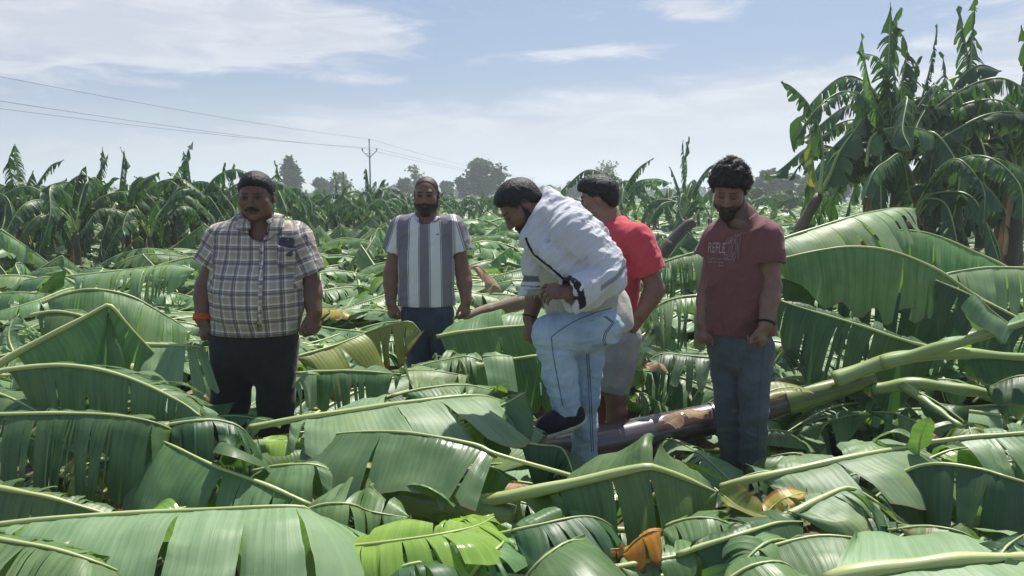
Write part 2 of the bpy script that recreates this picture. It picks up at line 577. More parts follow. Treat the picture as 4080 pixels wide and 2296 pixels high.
def leaf_geo(ctrl, W=0.3, near=(-10, 1.2), far=(-10, 1.2), tears=(6, 6), rr=(0.014, 0.003), t0=0.08, seed=1, step=0.03, rows=8,
             cut=(False, False), near_dir=None, gap=0.17, wn=1.0, wf=1.0, wave=0.006, floor=0.02, lean=0.22, ribn=8, jit=1.0, tear_t=None, sag=None, rough_=.022, pleat=.009, dens=.6):
    """blade (verts, faces, uv, rel) and midrib (verts, faces, uv) of one leaf.
    near / far: (start angle of that half of the blade in degrees, how hard it hangs down); torn strips move on their own."""
    rg = np.random.RandomState(seed)
    n = int(np.clip(np.linalg.norm(np.diff(np.asarray(ctrl, float), axis=0), axis=1).sum() / step, 12, 130))
    P, L = catmull(ctrl, n)
    T = nrm(np.gradient(P, axis=0))
    Z = np.array([0, 0, 1.0])
    B = np.cross(T, Z)
    B[np.linalg.norm(B, axis=1) < 0.05] = (1, 0, 0)
    B = nrm(B)
    k = 5
    Bs = np.copy(B)
    for i in range(n):
        Bs[i] = B[max(0, i - k):i + k + 1].mean(0)
    B = nrm(Bs - (Bs * T).sum(1)[:, None] * T)
    N = np.cross(B, T)
    nd = np.array(near_dir if near_dir is not None else (0, -1.0, -0.3))
    sg = 1.0 if (B.mean(0) @ nd) > 0 else -1.0
    tt = np.linspace(0, 1, n)

    def at(A, x):
        return np.stack([np.interp(x, tt, A[:, i]) for i in range(3)], -1)

    def width(x):
        y = np.clip((x - t0) / (1 - t0), 0, 1)
        a = np.ones_like(y) if cut[0] else np.clip(y / 0.16, 0, 1) ** 0.6
        b = np.ones_like(y) if cut[1] else np.clip(1 - np.clip((y - 0.6) / 0.4, 0, 1) ** 2.2, 0, 1) ** 0.75
        return a * b

    bv, bf, buv, brel, off = [], [], [], [], 0
    for side, (sgn, (ang, g), wmul, nt) in enumerate(((sg, near, wn, tears[0]), (-sg, far, wf, tears[1]))):
        if wmul <= 0:
            continue
        if tear_t is not None and side == 0:
            ts = np.asarray(tear_t, float)
            nt = len(ts)
        else:
            ts = np.sort(t0 + (1 - t0) * ((np.arange(nt) + rg.uniform(0.1, 0.9, nt)) / max(nt, 1) * .45 + .55 * rg.uniform(.03, .98, nt))) if nt else np.array([])
        ts = np.concatenate([[t0], ts, [1.0]])
        for a_, b_ in zip(ts[:-1], ts[1:]):
            if b_ - a_ < 1e-3:
                continue
            nc = int(np.clip((b_ - a_) * n * dens, 2, 90)) + 1
            x = np.linspace(a_, b_, nc)
            w = W * wmul * width(x) * (1 + 0.05 * rg.randn())
            if nt:
                ee = np.abs(x - (a_ + b_) / 2) * 2 / (b_ - a_)
                w = w * (1 - rg.uniform(.03, .16) * ee ** 4) * (1 + rg.uniform(-.06, .06) * np.linspace(-1, 1, nc))
            w = w * (1 + .035 * vnoise(np.stack([x * L * 22, x * 0 + seed, x * 0 + side], -1), 8))
            w = np.maximum(w, 0.004)
            da = rg.uniform(-16, 16) * jit if nt else 0
            dg = rg.uniform(0.7, 1.45) if nt else 1.0
            dl = lean + (rg.uniform(-0.16, 0.16) * jit if nt else 0)
            gp = gap * rg.uniform(0.3, 1.6) if nt else 0
            tw = rg.uniform(-0.35, 0.35) * jit if nt else 0
            s0 = (rg.uniform(0.0, 0.12) if rg.rand() < .75 else rg.uniform(.12, .5)) if nt else 0
            tilt = rg.uniform(-.38, .38) * jit if nt else 0
            an = np.radians(ang + np.linspace(0, 1, nc) * 0)
            bb, nn_, tv, p = at(B, x) * sgn, at(N, x), at(T, x), at(P, x)
            xm = (a_ + b_) / 2
            ph = rg.uniform(0, 6.28)
            cols_ = [p.copy()]
            d0 = nrm(np.cos(an)[:, None] * bb + np.sin(an)[:, None] * nn_ + dl * tv)
            an2 = an + math.radians(da)
            d1 = nrm(np.cos(an2)[:, None] * bb + np.sin(an2)[:, None] * nn_ + dl * tv)
            for r in range(1, rows + 1):
                s = r / rows
                e = smooth((s - s0) / 0.35)
                dd = d0 * (1 - e) + d1 * e
                gg = g * (1 + (dg - 1) * e)
                dirv = nrm(dd + DOWN * gg * s ** 1.15 + tv * (tw * s * e))
                p = p + dirv * (w / rows)[:, None]
                q = p.copy()
                op = max(0, s - s0) ** .7
                q -= tv * ((x - xm) * L * gp * op)[:, None]
                q += nn_ * ((x - xm) * L * tilt * op)[:, None]
                q += nn_ * (wave * s * np.sin(x * L * 26 + ph + s * 2))[:, None]
                if pleat:
                    q += nn_ * (pleat * s ** .6 * (1 - 2 * np.abs(vnoise(np.stack([x * L * 8.5, np.full(nc, side * 3. + s * .5), np.full(nc, seed * .37)], -1), 11))) + pleat * .4 * (1 - 2 * np.abs(vnoise(np.stack([x * L * 21, np.full(nc, side * 3.), np.full(nc, seed * .37)], -1), 12))))[:, None]
                if rough_:
                    q += nn_ * (rough_ * s * vnoise(np.stack([x * L * 5, np.full(nc, s * W * 7 + side * 9), np.full(nc, seed * 1.7)], -1), 3) + rough_ * .35 * vnoise(np.stack([x * L * 17, np.full(nc, s * W * 19), np.full(nc, seed * 1.7)], -1), 4))[:, None]
                if sag is not None:
                    q[:, 2] -= sag * s * s
                q[:, 2] = np.maximum(q[:, 2], floor + 0.006 * np.sin(x * 40 + s * 9))
                cols_.append(q)
            G = np.stack(cols_, 1)
            bv.append(G.reshape(-1, 3))
            buv.append(np.stack([np.repeat(x * L, rows + 1), (w[:, None] * np.linspace(0, 1, rows + 1)[None] * (1 if side else -1)).ravel()], -1))
            brel.append(np.stack([np.repeat(x, rows + 1), np.tile(np.linspace(0, 1, rows + 1), nc)], -1))
            i = np.arange(nc - 1)[:, None] * (rows + 1)
            j = np.arange(rows)[None]
            q4 = np.stack([i + j, i + j + 1, i + rows + 2 + j, i + rows + 1 + j], -1).reshape(-1, 4)
            if sgn < 0:
                q4 = q4[:, ::-1]
            bf.append(q4 + off)
            off += nc * (rows + 1)
    rad = rr[0] * (1 - tt) + rr[1] * (1 + .25 * np.sin(tt * 23 + seed))
    rib = tube(P + N * (rad * 0.35)[:, None], rad, ribn, True, 0.85)
    blade = (np.concatenate(bv), [np.concatenate(bf)], np.concatenate(buv), np.concatenate(brel)) if bv else None
    return blade, rib


def hero_leaf(label, pts, mat='leaf', rib='rib', name='banana_leaf', cat='banana leaf', group=None, **kw):
    """one leaf of the foreground: pts are (photo x, photo y, height above the soil | -distance)"""
    ctrl = [Hh(*p) for p in pts]
    r_ = kw.get('rr', (.014, .003))
    if cat != 'leaf stalk' and not kw.pop('thick', False):
        kw['rr'] = (r_[0] * .62, r_[1] * .55)
    tr = kw.get('tears', (6, 6))
    kw['tears'] = tuple(int(round(x * 1.7)) if x > 1 else x for x in tr)
    kw['W'] = kw.get('W', .3) * .93
    kw.setdefault('gap', .24)
    kw.setdefault('dens', .9)
    kw.setdefault('step', .027)
    kw.setdefault('seed', abs(hash(label)) % 9973 if False else sum(ord(c) * (i + 3) for i, c in enumerate(label)) % 9973)
    blade, r = leaf_geo(ctrl, **kw)
    e = thing(name, tuple(ctrl[0]), label, cat, group, absolute=True)
    if blade:
        obj('blade', mesh_np('blade', blade[0], blade[1], (M[mat],), blade[2], blade[3]), e)
    obj('midrib', mesh_np('midrib', r[0], r[1], (M[rib],), r[2]), e)
    return e


def lib_leaf(ctrl, mat, rib='rib', **kw):
    """leaf as one mesh (blade + midrib) to be shared by many plants"""
    blade, r = leaf_geo(ctrl, **kw)
    nb = len(blade[0])
    v = np.concatenate([blade[0], r[0]])
    fs = [blade[1][0]] + [f + nb for f in r[1]]
    fm = [0] * len(blade[1][0]) + [1] * sum(len(f) for f in r[1])
    uv = np.concatenate([blade[2], r[2]])
    rel = np.concatenate([blade[3], np.zeros((len(r[0]), 2))])
    return mesh_np('leaf', v, fs, (M[mat], M[rib]), uv, rel, fm)


def bow(kind, rg):
    j = lambda a: rg.uniform(-a, a)
    if kind == 'fallen':
        h = rg.uniform(0.18, 0.42)
        return [(0, 0, .10), (.35, j(.06), .12 + h * .6), (.9, j(.18), .10 + h), (1.5, j(.32), .10 + h * .7), (2.0, j(.45), .12 + h * .2)]
    if kind == 'flat':
        h = rg.uniform(0.05, 0.2)
        return [(0, 0, .12), (.5, j(.1), .12 + h), (1.1, j(.25), .12 + h * j(1.0)), (1.7, j(.4), .14 + h * .5), (2.1, j(.5), .12)]
    if kind == 'kink':
        h = rg.uniform(.5, .75)
        return [(0, 0, .08), (.5, j(.05), .1 + h * .55), (.98, j(.1), .1 + h), (1.06, j(.1), .08 + h), (1.45, j(.2), .1 + h * .4), (1.7, j(.2), .1)]
    if kind == 'arch':
        return [(0, 0, 0), (.16, j(.03), .42), (.55, j(.06), .88 + j(.1)), (1.05, j(.1), .92 + j(.15)), (1.5, j(.15), .62 + j(.2)), (1.75, j(.2), .25 + j(.2))]
    if kind == 'droop':
        return [(0, 0, 0), (.14, j(.03), .28), (.45, j(.06), .42 + j(.1)), (.85, j(.1), .12 + j(.15)), (1.1, j(.15), -.4 + j(.15)), (1.2, j(.2), -.85 + j(.1))]
    if kind == 'up':
        return [(0, 0, 0), (.12, j(.03), .5), (.35, j(.06), 1.05), (.7, j(.1), 1.5 + j(.1)), (1.05, j(.1), 1.68 + j(.15))]
    if kind == 'spike':
        return [(0, 0, 0), (.03, j(.02), .6), (.08, j(.04), 1.15), (.12 + j(.1), j(.08), 1.65), (.16 + j(.2), j(.12), 2.0)]


LIB = {}
rgl = random.Random(5)
for kind, cnt, kw in (('fallen', 9, dict(W=.25, near=(-8, 1.3), far=(-8, 1.3), tears=(15, 15), t0=.12, floor=.06, gap=.24, jit=1.15)),
                      ('flat', 9, dict(W=.26, near=(4, .6), far=(4, .6), tears=(14, 14), t0=.10, floor=.08, gap=.24, jit=1.2, rough_=.03)),
                      ('kink', 3, dict(W=.26, near=(-35, 2), far=(-35, 2), tears=(9, 9), t0=.2, floor=.03, gap=.2, jit=1.3)),
                      ('arch', 6, dict(W=.23, near=(-22, 2.2), far=(-22, 2.2), tears=(26, 26), t0=.2, floor=-3, gap=.42, jit=1.5)),
                      ('droop', 5, dict(W=.23, near=(-30, 2.2), far=(-30, 2.2), tears=(22, 22), t0=.2, floor=-3, gap=.42, jit=1.5)),
                      ('up', 5, dict(W=.24, near=(-14, 2.0), far=(-14, 2.0), tears=(28, 28), t0=.2, floor=-3, gap=.45, jit=1.5)),
                      ('spike', 6, dict(W=.23, near=(-22, 1.9), far=(-30, 1.9), tears=(22, 22), t0=.16, floor=-3, gap=.45, jit=1.6, wf=.35, lean=-.1))):
    LIB[kind] = []
    for i in range(cnt):
        k = dict(kw)
        k['seed'] = i * 13 + 7
        f = rgl.uniform(.6, 1.4)
        k['tears'] = (int(kw['tears'][0] * f), int(kw['tears'][1] * rgl.uniform(.6, 1.4)))
        fieldk = kind in ('fallen', 'flat', 'kink')
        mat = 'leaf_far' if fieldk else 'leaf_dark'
        if kind == 'flat' and i < 2:
            mat = 'leaf_pale'
        if kind == 'fallen' and i < 2:
            mat = 'leaf'
        if kind == 'spike':
            k['wf'] = (.15, .6, .3, .8, .2, .45)[i]
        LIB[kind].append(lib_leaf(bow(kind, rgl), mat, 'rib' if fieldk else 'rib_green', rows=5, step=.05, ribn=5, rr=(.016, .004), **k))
LIB['dry'] = [lib_leaf([(0, 0, 0), (.1, 0, .1), (.22, .05, -.35), (.25, .05, -.9), (.2, 0, -1.3)], 'leaf_dry', 'rib_dry', rows=4, step=.07, ribn=5, W=.12, near=(-40, 2), far=(-40, 2), tears=(5, 5), floor=-9, seed=i) for i in range(3)]
LIB['yellow'] = [lib_leaf(bow('arch', rgl), 'leaf_olive', 'rib', rows=5, step=.06, ribn=5, W=.25, near=(-30, 2), far=(-30, 2), tears=(6, 6), t0=.2, floor=-9, seed=i + 50) for i in range(2)]


def stem_mesh(name, pts, r, mat, n=10, m=14, seed=0):
    P, L = catmull(pts, m)
    x = np.linspace(0, 1, m)
    rad = r[0] + (r[1] - r[0]) * x
    rad = rad * (1 + 0.06 * np.sign(np.sin(x * 21 + seed)) * np.abs(np.sin(x * 21 + seed)) ** .4)
    v, f, uv = tube(P, rad, n)
    uv[:, 0] += seed * 1.7
    return mesh_np(name, v, f, (M[mat],), uv)


def place(me, name, parent, loc=(0, 0, 0), rz=0, ry=0, s=1.0, rx=0):
    o = bpy.data.objects.new(name, me)
    COL.objects.link(o)
    o.parent = parent
    o.location = loc
    o.rotation_euler = (rx, ry, rz)
    o.scale = (s, s, s)
    return o
# ---------------------------------------------------------------- ground, hills, far trees
def ground():
    ys = np.concatenate([np.linspace(-6, 14, 60), np.linspace(15, 60, 40), np.geomspace(62, 3000, 40)])
    xs = np.concatenate([-np.geomspace(2500, 22, 24), np.linspace(-20, 20, 100), np.geomspace(22, 2500, 24)])
    X, Y = np.meshgrid(xs, ys, indexing='ij')
    p = np.stack([X.ravel(), Y.ravel(), np.zeros(X.size)], -1)
    z = 0.05 * vnoise(p * .7, 3) + 0.025 * vnoise(p * 2.3, 4)
    p[:, 2] = np.where(np.abs(p[:, 0]) < 40, z, 0) * np.clip(2 - p[:, 1] / 40, 0, 1)
    nx, ny = len(xs), len(ys)
    i = np.arange(nx - 1)[:, None] * ny
    j = np.arange(ny - 1)[None]
    q = np.stack([i + j, i + ny + j, i + ny + j + 1, i + j + 1], -1).reshape(-1, 4)
    g = obj('ground', mesh_np('ground', p, q, (M['soil'],)))
    tag(g, 'brown soil and litter under the flattened banana field', None, None, 'structure')


ground()


def hills():
    ang = np.linspace(-50, 50, 240)
    rows = []
    for a in ang:
        h = 6 + 9 * (0.5 + .5 * math.sin(a * .21 + 1)) * (0.5 + .5 * math.sin(a * .067 + 2))
        h += 2.5 * vnoise(np.array([[a * .9, 0, 0]]), 2)[0] + 1.2 * vnoise(np.array([[a * 4.1, 0, 0]]), 5)[0]
        r = math.radians(a)
        for k, (dd, hh) in enumerate(((900, -1), (930, h * .7), (980, h), (1100, h * .8), (1250, -1))):
            rows.append((math.sin(r) * dd, math.cos(r) * dd, hh))
    n = len(ang)
    i = np.arange(n - 1)[:, None] * 5
    j = np.arange(4)[None]
    q = np.stack([i + j, i + 5 + j, i + 6 + j, i + j + 1], -1).reshape(-1, 4)
    o = obj('hills', mesh_np('hills', np.array(rows), q, (M['hill'],)))
    tag(o, 'low wooded rise on the far horizon', None, None, 'structure')


hills()


def tree(label, ox, oy_top, Y, h=None, rx=2.5, kind='round', mat='tree', seed=1, nleaf=2600, leaf=0.30, group=None, name='tree', dense=1.0, base_y=None):
    """broadleaf tree: tapered trunk with limbs, crown of leaf-sized faces gathered in clumps"""
    rg = np.random.RandomState(seed)
    top = V(ox, oy_top, Y)
    H = top[2]
    base = np.array([top[0], Y, 0.0])
    e = thing(name, tuple(base), label, 'tree' if name == 'tree' else 'shrub', group)
    trunk_h = H * (0.42 if kind != 'shrub' else 0.25)
    parts = []
    tp, _ = catmull([(0, 0, 0), (rg.uniform(-.15, .15), 0, trunk_h * .6), (rg.uniform(-.2, .2), 0, trunk_h), (0, 0, H * .9)], 12)
    parts.append(tube(tp, np.linspace(.05 * H * .6, .01 * H, 12), 7))
    clumps = []
    nl = 13 if kind != 'cone' else 15
    for i in range(nl):
        a = rg.uniform(0, 6.28)
        if kind == 'round':
            zf = rg.uniform(.38, .93)
            rad = rx * math.sqrt(max(0.05, 1 - ((zf - .60) / .42) ** 2)) * rg.uniform(.45, .95)
        elif kind == 'cone':
            zf = .25 + .72 * (i / nl)
            rad = rx * (1.05 - zf) * rg.uniform(.6, 1.1)
        elif kind == 'sparse':
            zf = rg.uniform(.45, .95)
            rad = rx * rg.uniform(.3, 1.0)
        else:
            zf = rg.uniform(.3, .9)
            rad = rx * rg.uniform(.2, 1.0)
        tipp = np.array([math.cos(a) * rad, math.sin(a) * rad, H * zf])
        st = np.array([0, 0, H * max(.18, zf - .3)])
        lp, _ = catmull([st, (st + tipp) / 2 + (0, 0, -.04 * H), tipp], 6)
        parts.append(tube(lp, np.linspace(.016 * H, .004 * H, 6), 5))
        clumps.append((tipp, rx * rg.uniform(.22, .42) * (.75 if kind == 'cone' else 1)))
        for k in range(2):
            f = rg.uniform(.4, .85)
            clumps.append((st + (tipp - st) * f + rg.uniform(-.25, .25, 3) * rx, rx * rg.uniform(.2, .38)))
    v, f, uv = join(parts)
    obj('trunk', mesh_np('trunk', v, f, (M['bark'],), uv), e)
    nl = int(nleaf * dense * .62)
    ci = rg.randint(0, len(clumps), nl)
    C = np.array([c[0] for c in clumps])[ci]
    R = np.array([c[1] for c in clumps])[ci]
    dv = nrm(rg.randn(nl, 3))
    pos = C + dv * (R * rg.uniform(.1, 1.35, nl))[:, None] * (1, 1, .75)
    pos[:, 2] = np.clip(pos[:, 2], .12 * H, H * 1.02)
    s = leaf * rg.uniform(.5, 1.2, nl)
    a = nrm(rg.randn(nl, 3) * (1, 1, .6))
    b = nrm(np.cross(a, rg.randn(nl, 3)))
    a, b = a * s[:, None], b * (s * .55)[:, None]
    q = np.stack([pos - a, pos + b - a * .1, pos + a, pos - b - a * .1], 1)
    fv = np.arange(nl * 4).reshape(-1, 4)
    obj('crown', mesh_np('crown', q.reshape(-1, 3), fv, (M[mat],), smooth=False), e)
    return e


def px2m(px, Y):
    return px * Y / 1860.0


TREES = [
    ('conical dark green tree with a pointed top beside the plaid-shirted man', 728, 388, 95, 38, 'cone', 'tree', 1.0),
    ('low rounded dark tree just left of the sparse grey tree', 815, 448, 100, 26, 'round', 'tree', .8),
    ('thin sparse grey-green tree left of the power pole', 858, 434, 105, 24, 'sparse', 'tree_thin', .35),
    ('airy light tree rising behind the bearded man\'s head', 1045, 416, 110, 30, 'sparse', 'tree_thin', .5),
    ('dark bushy tree behind the shoulder of the banana row left of the bearded man', 1022, 448, 100, 20, 'round', 'tree', .7),
    ('small round tree just right of the bearded man\'s head', 1125, 456, 110, 17, 'round', 'tree', .6),
    ('largest round dark tree behind the field, left of the shawled man', 1222, 403, 100, 54, 'round', 'tree', 1.6),
    ('dark lower tree joined to the left flank of the largest tree', 1170, 444, 98, 24, 'round', 'tree', .8),
    ('small square-topped tree left of the red-shirted man\'s head', 1444, 452, 120, 17, 'round', 'tree', .6),
    ('wide lacy half-bare tree behind the red-shirted man', 1540, 407, 105, 48, 'sparse', 'tree_thin', .6),
    ('bank tree with uneven top right of the maroon-shirted man', 1925, 428, 80, 36, 'round', 'tree', 1.0),
    ('rounded bank tree in the middle of the right tree line', 1975, 438, 78, 40, 'round', 'tree', 1.0),
    ('bank tree at the foot of the leaning banana plant', 2035, 434, 84, 34, 'round', 'tree', 1.0),
    ('tree behind the tall banana clump at right', 2110, 440, 84, 40, 'round', 'tree', 1.0),
    ('farthest right tree behind the tall banana clump', 2350, 440, 84, 60, 'round', 'tree', 1.0),
    ('pale distant tree behind the left end of the banana row', 330, 470, 140, 30, 'round', 'tree', .6),
    ('small distant tree seen just right of the power pole', 985, 466, 130, 16, 'round', 'tree', .5),
]
for i, (lab, x, y, Y, rpx, kd, mt, dn) in enumerate(TREES):
    tree(lab, x, y, Y, rx=px2m(rpx, Y), kind=kd, mat=mt, seed=i + 3, dense=dn, leaf=.42 if mt == 'tree' else .26, group='trees beyond the field')
for i, (x, y, Y, rpx) in enumerate(((1905, 470, 55, 26), (1950, 478, 50, 30), (1995, 472, 52, 28), (2045, 480, 50, 26), (1870, 482, 52, 22), (2090, 482, 52, 26))):
    tree(('leafy light green shrub nearest the maroon-shirted man\'s ear', 'low shrub in front of the right tree line', 'rounded shrub under the right tree line',
          'shrub beside the leaning banana trunk', 'small shrub half hidden by the maroon-shirted man\'s hair', 'shrub right of the leaning banana trunk')[i],
         x, y, Y, rx=px2m(rpx, Y), kind='shrub', mat='shrub', seed=40 + i, dense=.8, leaf=.2, group='shrubs along the right field edge', name='shrub')


# far hedge line: a wood that reads as one mass
def far_wood():
    rg = np.random.RandomState(9)
    n = 9000
    x = rg.uniform(-170, 170, n)
    Y = rg.uniform(150, 190, n)
    hh = 1.2 + 1.6 * (0.5 + .5 * vnoise(np.stack([x * .06, Y * 0, Y * 0], -1), 6)) + .8 * vnoise(np.stack([x * .3, Y * 0, Y * 0], -1), 7)
    z = np.clip(hh, .6, 9) * rg.uniform(0, 1, n) ** .6
    pos = np.stack([x, Y, z], -1)
    s = rg.uniform(.3, .8, n)
    a = nrm(rg.randn(n, 3)) * s[:, None]
    b = nrm(np.cross(a, rg.randn(n, 3))) * (s * .6)[:, None]
    q = np.stack([pos - a, pos + b, pos + a, pos - b], 1).reshape(-1, 3)
    o = obj('far_wood', mesh_np('far_wood', q, np.arange(n * 4).reshape(-1, 4), (M['tree'],), smooth=False))
    tag(o, 'distant line of scrub along the end of the field', 'scrub', None, 'stuff')


far_wood()


# ---------------------------------------------------------------- power line
def power_pole(label, x, ytop, Y, hgt, style):
    base = np.array([V(x, 486, Y)[0], Y, 0])
    e = thing('power_pole', tuple(base), label, 'pole', 'power line poles')
    obj('post', mesh_np('post', *tube([(0, 0, 0), (0, 0, hgt * .5), (0, 0, hgt)], [.13, .11, .09], 8)[:2], (M['metal'],), tube([(0, 0, 0), (0, 0, hgt * .5), (0, 0, hgt)], [.13, .11, .09], 8)[2]), e)
    ends = []
    if style == 'v':
        for sx in (-1, 1):
            pts = [(0, 0, hgt - 2.0), (sx * .9, 0, hgt - 1.15)]
            v, f, uv = tube(pts, [.06, .06], 6)
            obj('cross_arm', mesh_np('cross_arm', v, f, (M['metal'],), uv), e)
            ends.append((sx * .9, hgt - 1.15))
        v, f, uv = tube([(-.5, 0, hgt - 1.5), (.5, 0, hgt - 1.5)], [.03, .03], 5)
        obj('brace', mesh_np('brace', v, f, (M['metal'],), uv), e)
        ends.append((0, hgt))
    else:
        for dz in (0, -.9):
            v, f, uv = tube([(-1.0, 0, hgt - .1 + dz), (1.0, 0, hgt - .1 + dz)], [.06, .06], 6)
            obj('cross_arm', mesh_np('cross_arm', v, f, (M['metal'],), uv), e)
        ends = [(-.9, hgt), (.9, hgt)]
    out = []
    for (xx, zz) in ends:
        pr = [(xx, 0, zz), (xx, 0, zz + .1), (xx, 0, zz + .16), (xx, 0, zz + .24), (xx, 0, zz + .34)]
        v, f, uv = tube(pr, [.04, .12, .06, .15, .05], 8)
        obj('insulator', mesh_np('insulator', v, f, (M['porcelain'],), uv), e)
        out.append(base + (xx, 0, zz + .34))
    return out


endsA = power_pole('slim steel power pole with V-shaped arms beyond the banana row', 932, 360, 95, 8.0, 'v')
endsB = power_pole('distant T-headed power pole behind the shawled man\'s head', 1340, 452, 300, 7.6, 't')
tgtL = [V(-40, 248, 42), V(-40, 268, 42), V(-40, 185, 42)]


def wire(label, a, b, sag, r):
    s = np.linspace(0, 1, 24)[:, None]
    p = a + (b - a) * s
    p[:, 2] -= sag * 4 * (s * (1 - s))[:, 0]
    v, f, uv = tube(p, r, 5, True)
    o = obj('power_line_wire', mesh_np('power_line_wire', v, f, (M['wire'],), uv))
    tag(o, label, 'wire', 'wires of the power line')


for (a, b, lab) in ((endsA[0], tgtL[0], 'middle of the three wires left of the power pole'), (endsA[1], tgtL[1], 'lowest of the three wires left of the power pole'),
                    (endsA[2], tgtL[2], 'topmost wire slanting across the sky left of the power pole')):
    wire(lab, a, b, .3, .016)
for (a, b, lab) in ((endsA[0], endsB[0], 'lower wire falling away to the right of the power pole'), (endsA[1], endsB[1], 'middle wire falling away to the right of the power pole'),
                    (endsA[2], (endsB[0] + endsB[1]) / 2 + (0, 0, .5), 'topmost wire falling away to the right of the power pole')):
    wire(lab, a, b, 1.2, .022)


# ---------------------------------------------------------------- standing banana plants
STEMS = [stem_mesh('pseudostem', [(0, 0, -.05), (.02, .01, .5), (.0, .02, 1.1)], (.085, .055), 'stem_brown', seed=i) for i in range(3)]


PLANTS = []


def banana_plant(x, Y, s, seed, label, group=None, nl=8, spikes=1, lean=(0, 0), cat='banana plant', yellow=1, kinds=('arch', 'droop', 'up', 'droop', 'arch'), leaf_s=1.0, spike_s=1.0):
    rg = random.Random(seed)
    e = thing('banana_plant', (x, Y, 0), label, cat, group)
    e.rotation_euler = (lean[1], lean[0], rg.uniform(0, 6.28) if lean == (0, 0) else 0)
    e.scale = (s, s, s)
    place(STEMS[seed % 3], 'pseudostem', e)
    PLANTS.append((1288 + 1860 * x / Y, Y, e))
    for i in range(nl):
        k = kinds[i % len(kinds)]
        me = LIB[k][rg.randrange(len(LIB[k]))]
        a = i * 2.4 + rg.uniform(-.4, .4)
        place(me, 'leaf', e, (.02 * math.cos(a), .02 * math.sin(a), 1.05 + .05 * rg.random()), a, rg.uniform(-.12, .2), (rg.uniform(.8, 1.1) if k != 'up' else rg.uniform(.5, .78)) * leaf_s)
    for i in range(spikes):
        me = LIB['spike'][rg.randrange(6)]
        place(me, 'leaf', e, (0, 0, 1.05), rg.uniform(0, 6.28), rg.uniform(-.14, .14), rg.uniform(.72, .98) * spike_s)
    for i in range(yellow):
        a = rg.uniform(0, 6.28)
        place(LIB['dry'][i % 3], 'dry_leaf', e, (.05 * math.cos(a), .05 * math.sin(a), 1.0), a, 0, rg.uniform(.6, .9))
    return e


ORD = 'first second third fourth fifth sixth seventh eighth ninth tenth eleventh twelfth thirteenth fourteenth fifteenth sixteenth seventeenth eighteenth nineteenth twentieth twenty-first twenty-second twenty-third twenty-fourth twenty-fifth twenty-sixth twenty-seventh twenty-eighth twenty-ninth thirtieth thirty-first thirty-second thirty-third thirty-fourth thirty-fifth'.split()
rgp = random.Random(77)
SPK = 1.0
rowlab = 'standing banana plant in the tattered row at left behind the plaid-shirted man'
# (overview x of stem, distance, scale)
ROW1 = ((-60, 12.5, 1.0, 1), (40, 13.0, 1.03, 1), (120, 14.2, .92, 0), (185, 12.6, .95, 0), (262, 13.8, 1.0, 1), (318, 14.0, 1.02, 1), (370, 12.8, .85, 0), (430, 15.0, .98, 0),
                       (478, 14.6, 1.02, 1), (545, 15.2, .9, 0), (592, 15.6, .97, 1), (90, 16.5, 1.0, 0), (220, 17.0, .95, 0), (350, 17.5, .95, 0), (460, 18.0, .95, 0), (640, 18, .92, 0), (150, 19, 1.0, 0), (290, 19.5, 1.0, 0), (400, 20, 1.0, 0), (510, 21, 1.0, 0), (-20, 15.5, .95, 0), (600, 22, 1.0, 0), (670, 23, 1.0, 0),
                       (700, 17.0, .95, 1), (560, 19.5, .95, 0), (20, 18.5, 1.0, 0), (760, 21.0, .9, 0))
for k_, (ox, Y, s, sp) in enumerate(sorted(ROW1)):
    banana_plant(V(ox, 486, Y)[0], Y, s * .86, int(ox + 500), 'standing banana plant in the tattered left row, %s from the left picture edge' % ORD[k_], 'standing banana row at left', nl=12, spikes=sp)
rowlab2 = 'standing banana plant in the low row between the plaid and the striped shirts'
ROW2 = ((800, 22, .82, 0), (845, 25, .9, 1), (890, 23, .84, 0), (925, 23.5, 1.0, 1), (965, 24, .88, 0), (1010, 26, .85, 0), (1180, 32, .8, 0), (1120, 31, .78, 0), (1240, 33, .78, 0), (1060, 29, .8, 0), (1420, 34, .85, 0), (1400, 30, .7, 0), (740, 20, .9, 0), (780, 24, .95, 0), (820, 19, .8, 0), (870, 20, .85, 0), (910, 19.5, .85, 0), (950, 20.5, .85, 0), (990, 22, .85, 0), (1030, 23, .85, 0), (1090, 26, .85, 0), (1150, 28, .85, 0), (1210, 28, .85, 0), (1270, 30, .9, 0), (1600, 24, .9, 0), (1680, 26, .95, 0), (1760, 24, .95, 0), (1900, 27, .85, 0), (1950, 25, .8, 0))
for k_, (ox, Y, s, sp) in enumerate(sorted(ROW2)):
    banana_plant(V(ox, 486, Y)[0], Y, s * .86, int(ox + 11), 'small standing banana plant of the back row, %s from the left' % ORD[k_], 'standing banana plants of the back row', nl=9, spikes=sp)
banana_plant(V(1565, 486, 19)[0], 19, .92, 5, 'standing banana plant with a broad raised leaf right of the red-shirted man\'s head', nl=8, spikes=0, kinds=('up', 'arch'))
banana_plant(V(1722, 486, 17)[0], 17, .95, 8, 'standing banana plant with one tall torn spike left of the maroon-shirted man', nl=6, spikes=1)
banana_plant(V(1790, 486, 18)[0], 18, .85, 3, 'standing banana plant partly behind the maroon-shirted man\'s head', nl=7, spikes=0)
banana_plant(V(1650, 486, 22)[0], 22, .85, 12, 'smaller standing banana plant between the red and the maroon shirts', nl=7, spikes=0)
banana_plant(V(2260, 486, 10.2)[0], 10.2, 1.75, 29, 'tallest banana plant of the right clump, its torn spike reaching the picture\'s top', nl=16, spikes=2, yellow=3, leaf_s=.66, spike_s=.76, kinds=('up', 'arch', 'droop', 'arch', 'up', 'droop'))
banana_plant(V(2420, 486, 11)[0], 11, 1.8, 34, 'tall banana plant at the right end with a dark leaning spike', nl=16, spikes=1, yellow=3, leaf_s=.66, spike_s=.76, kinds=('up', 'arch', 'droop', 'arch', 'up', 'droop'))
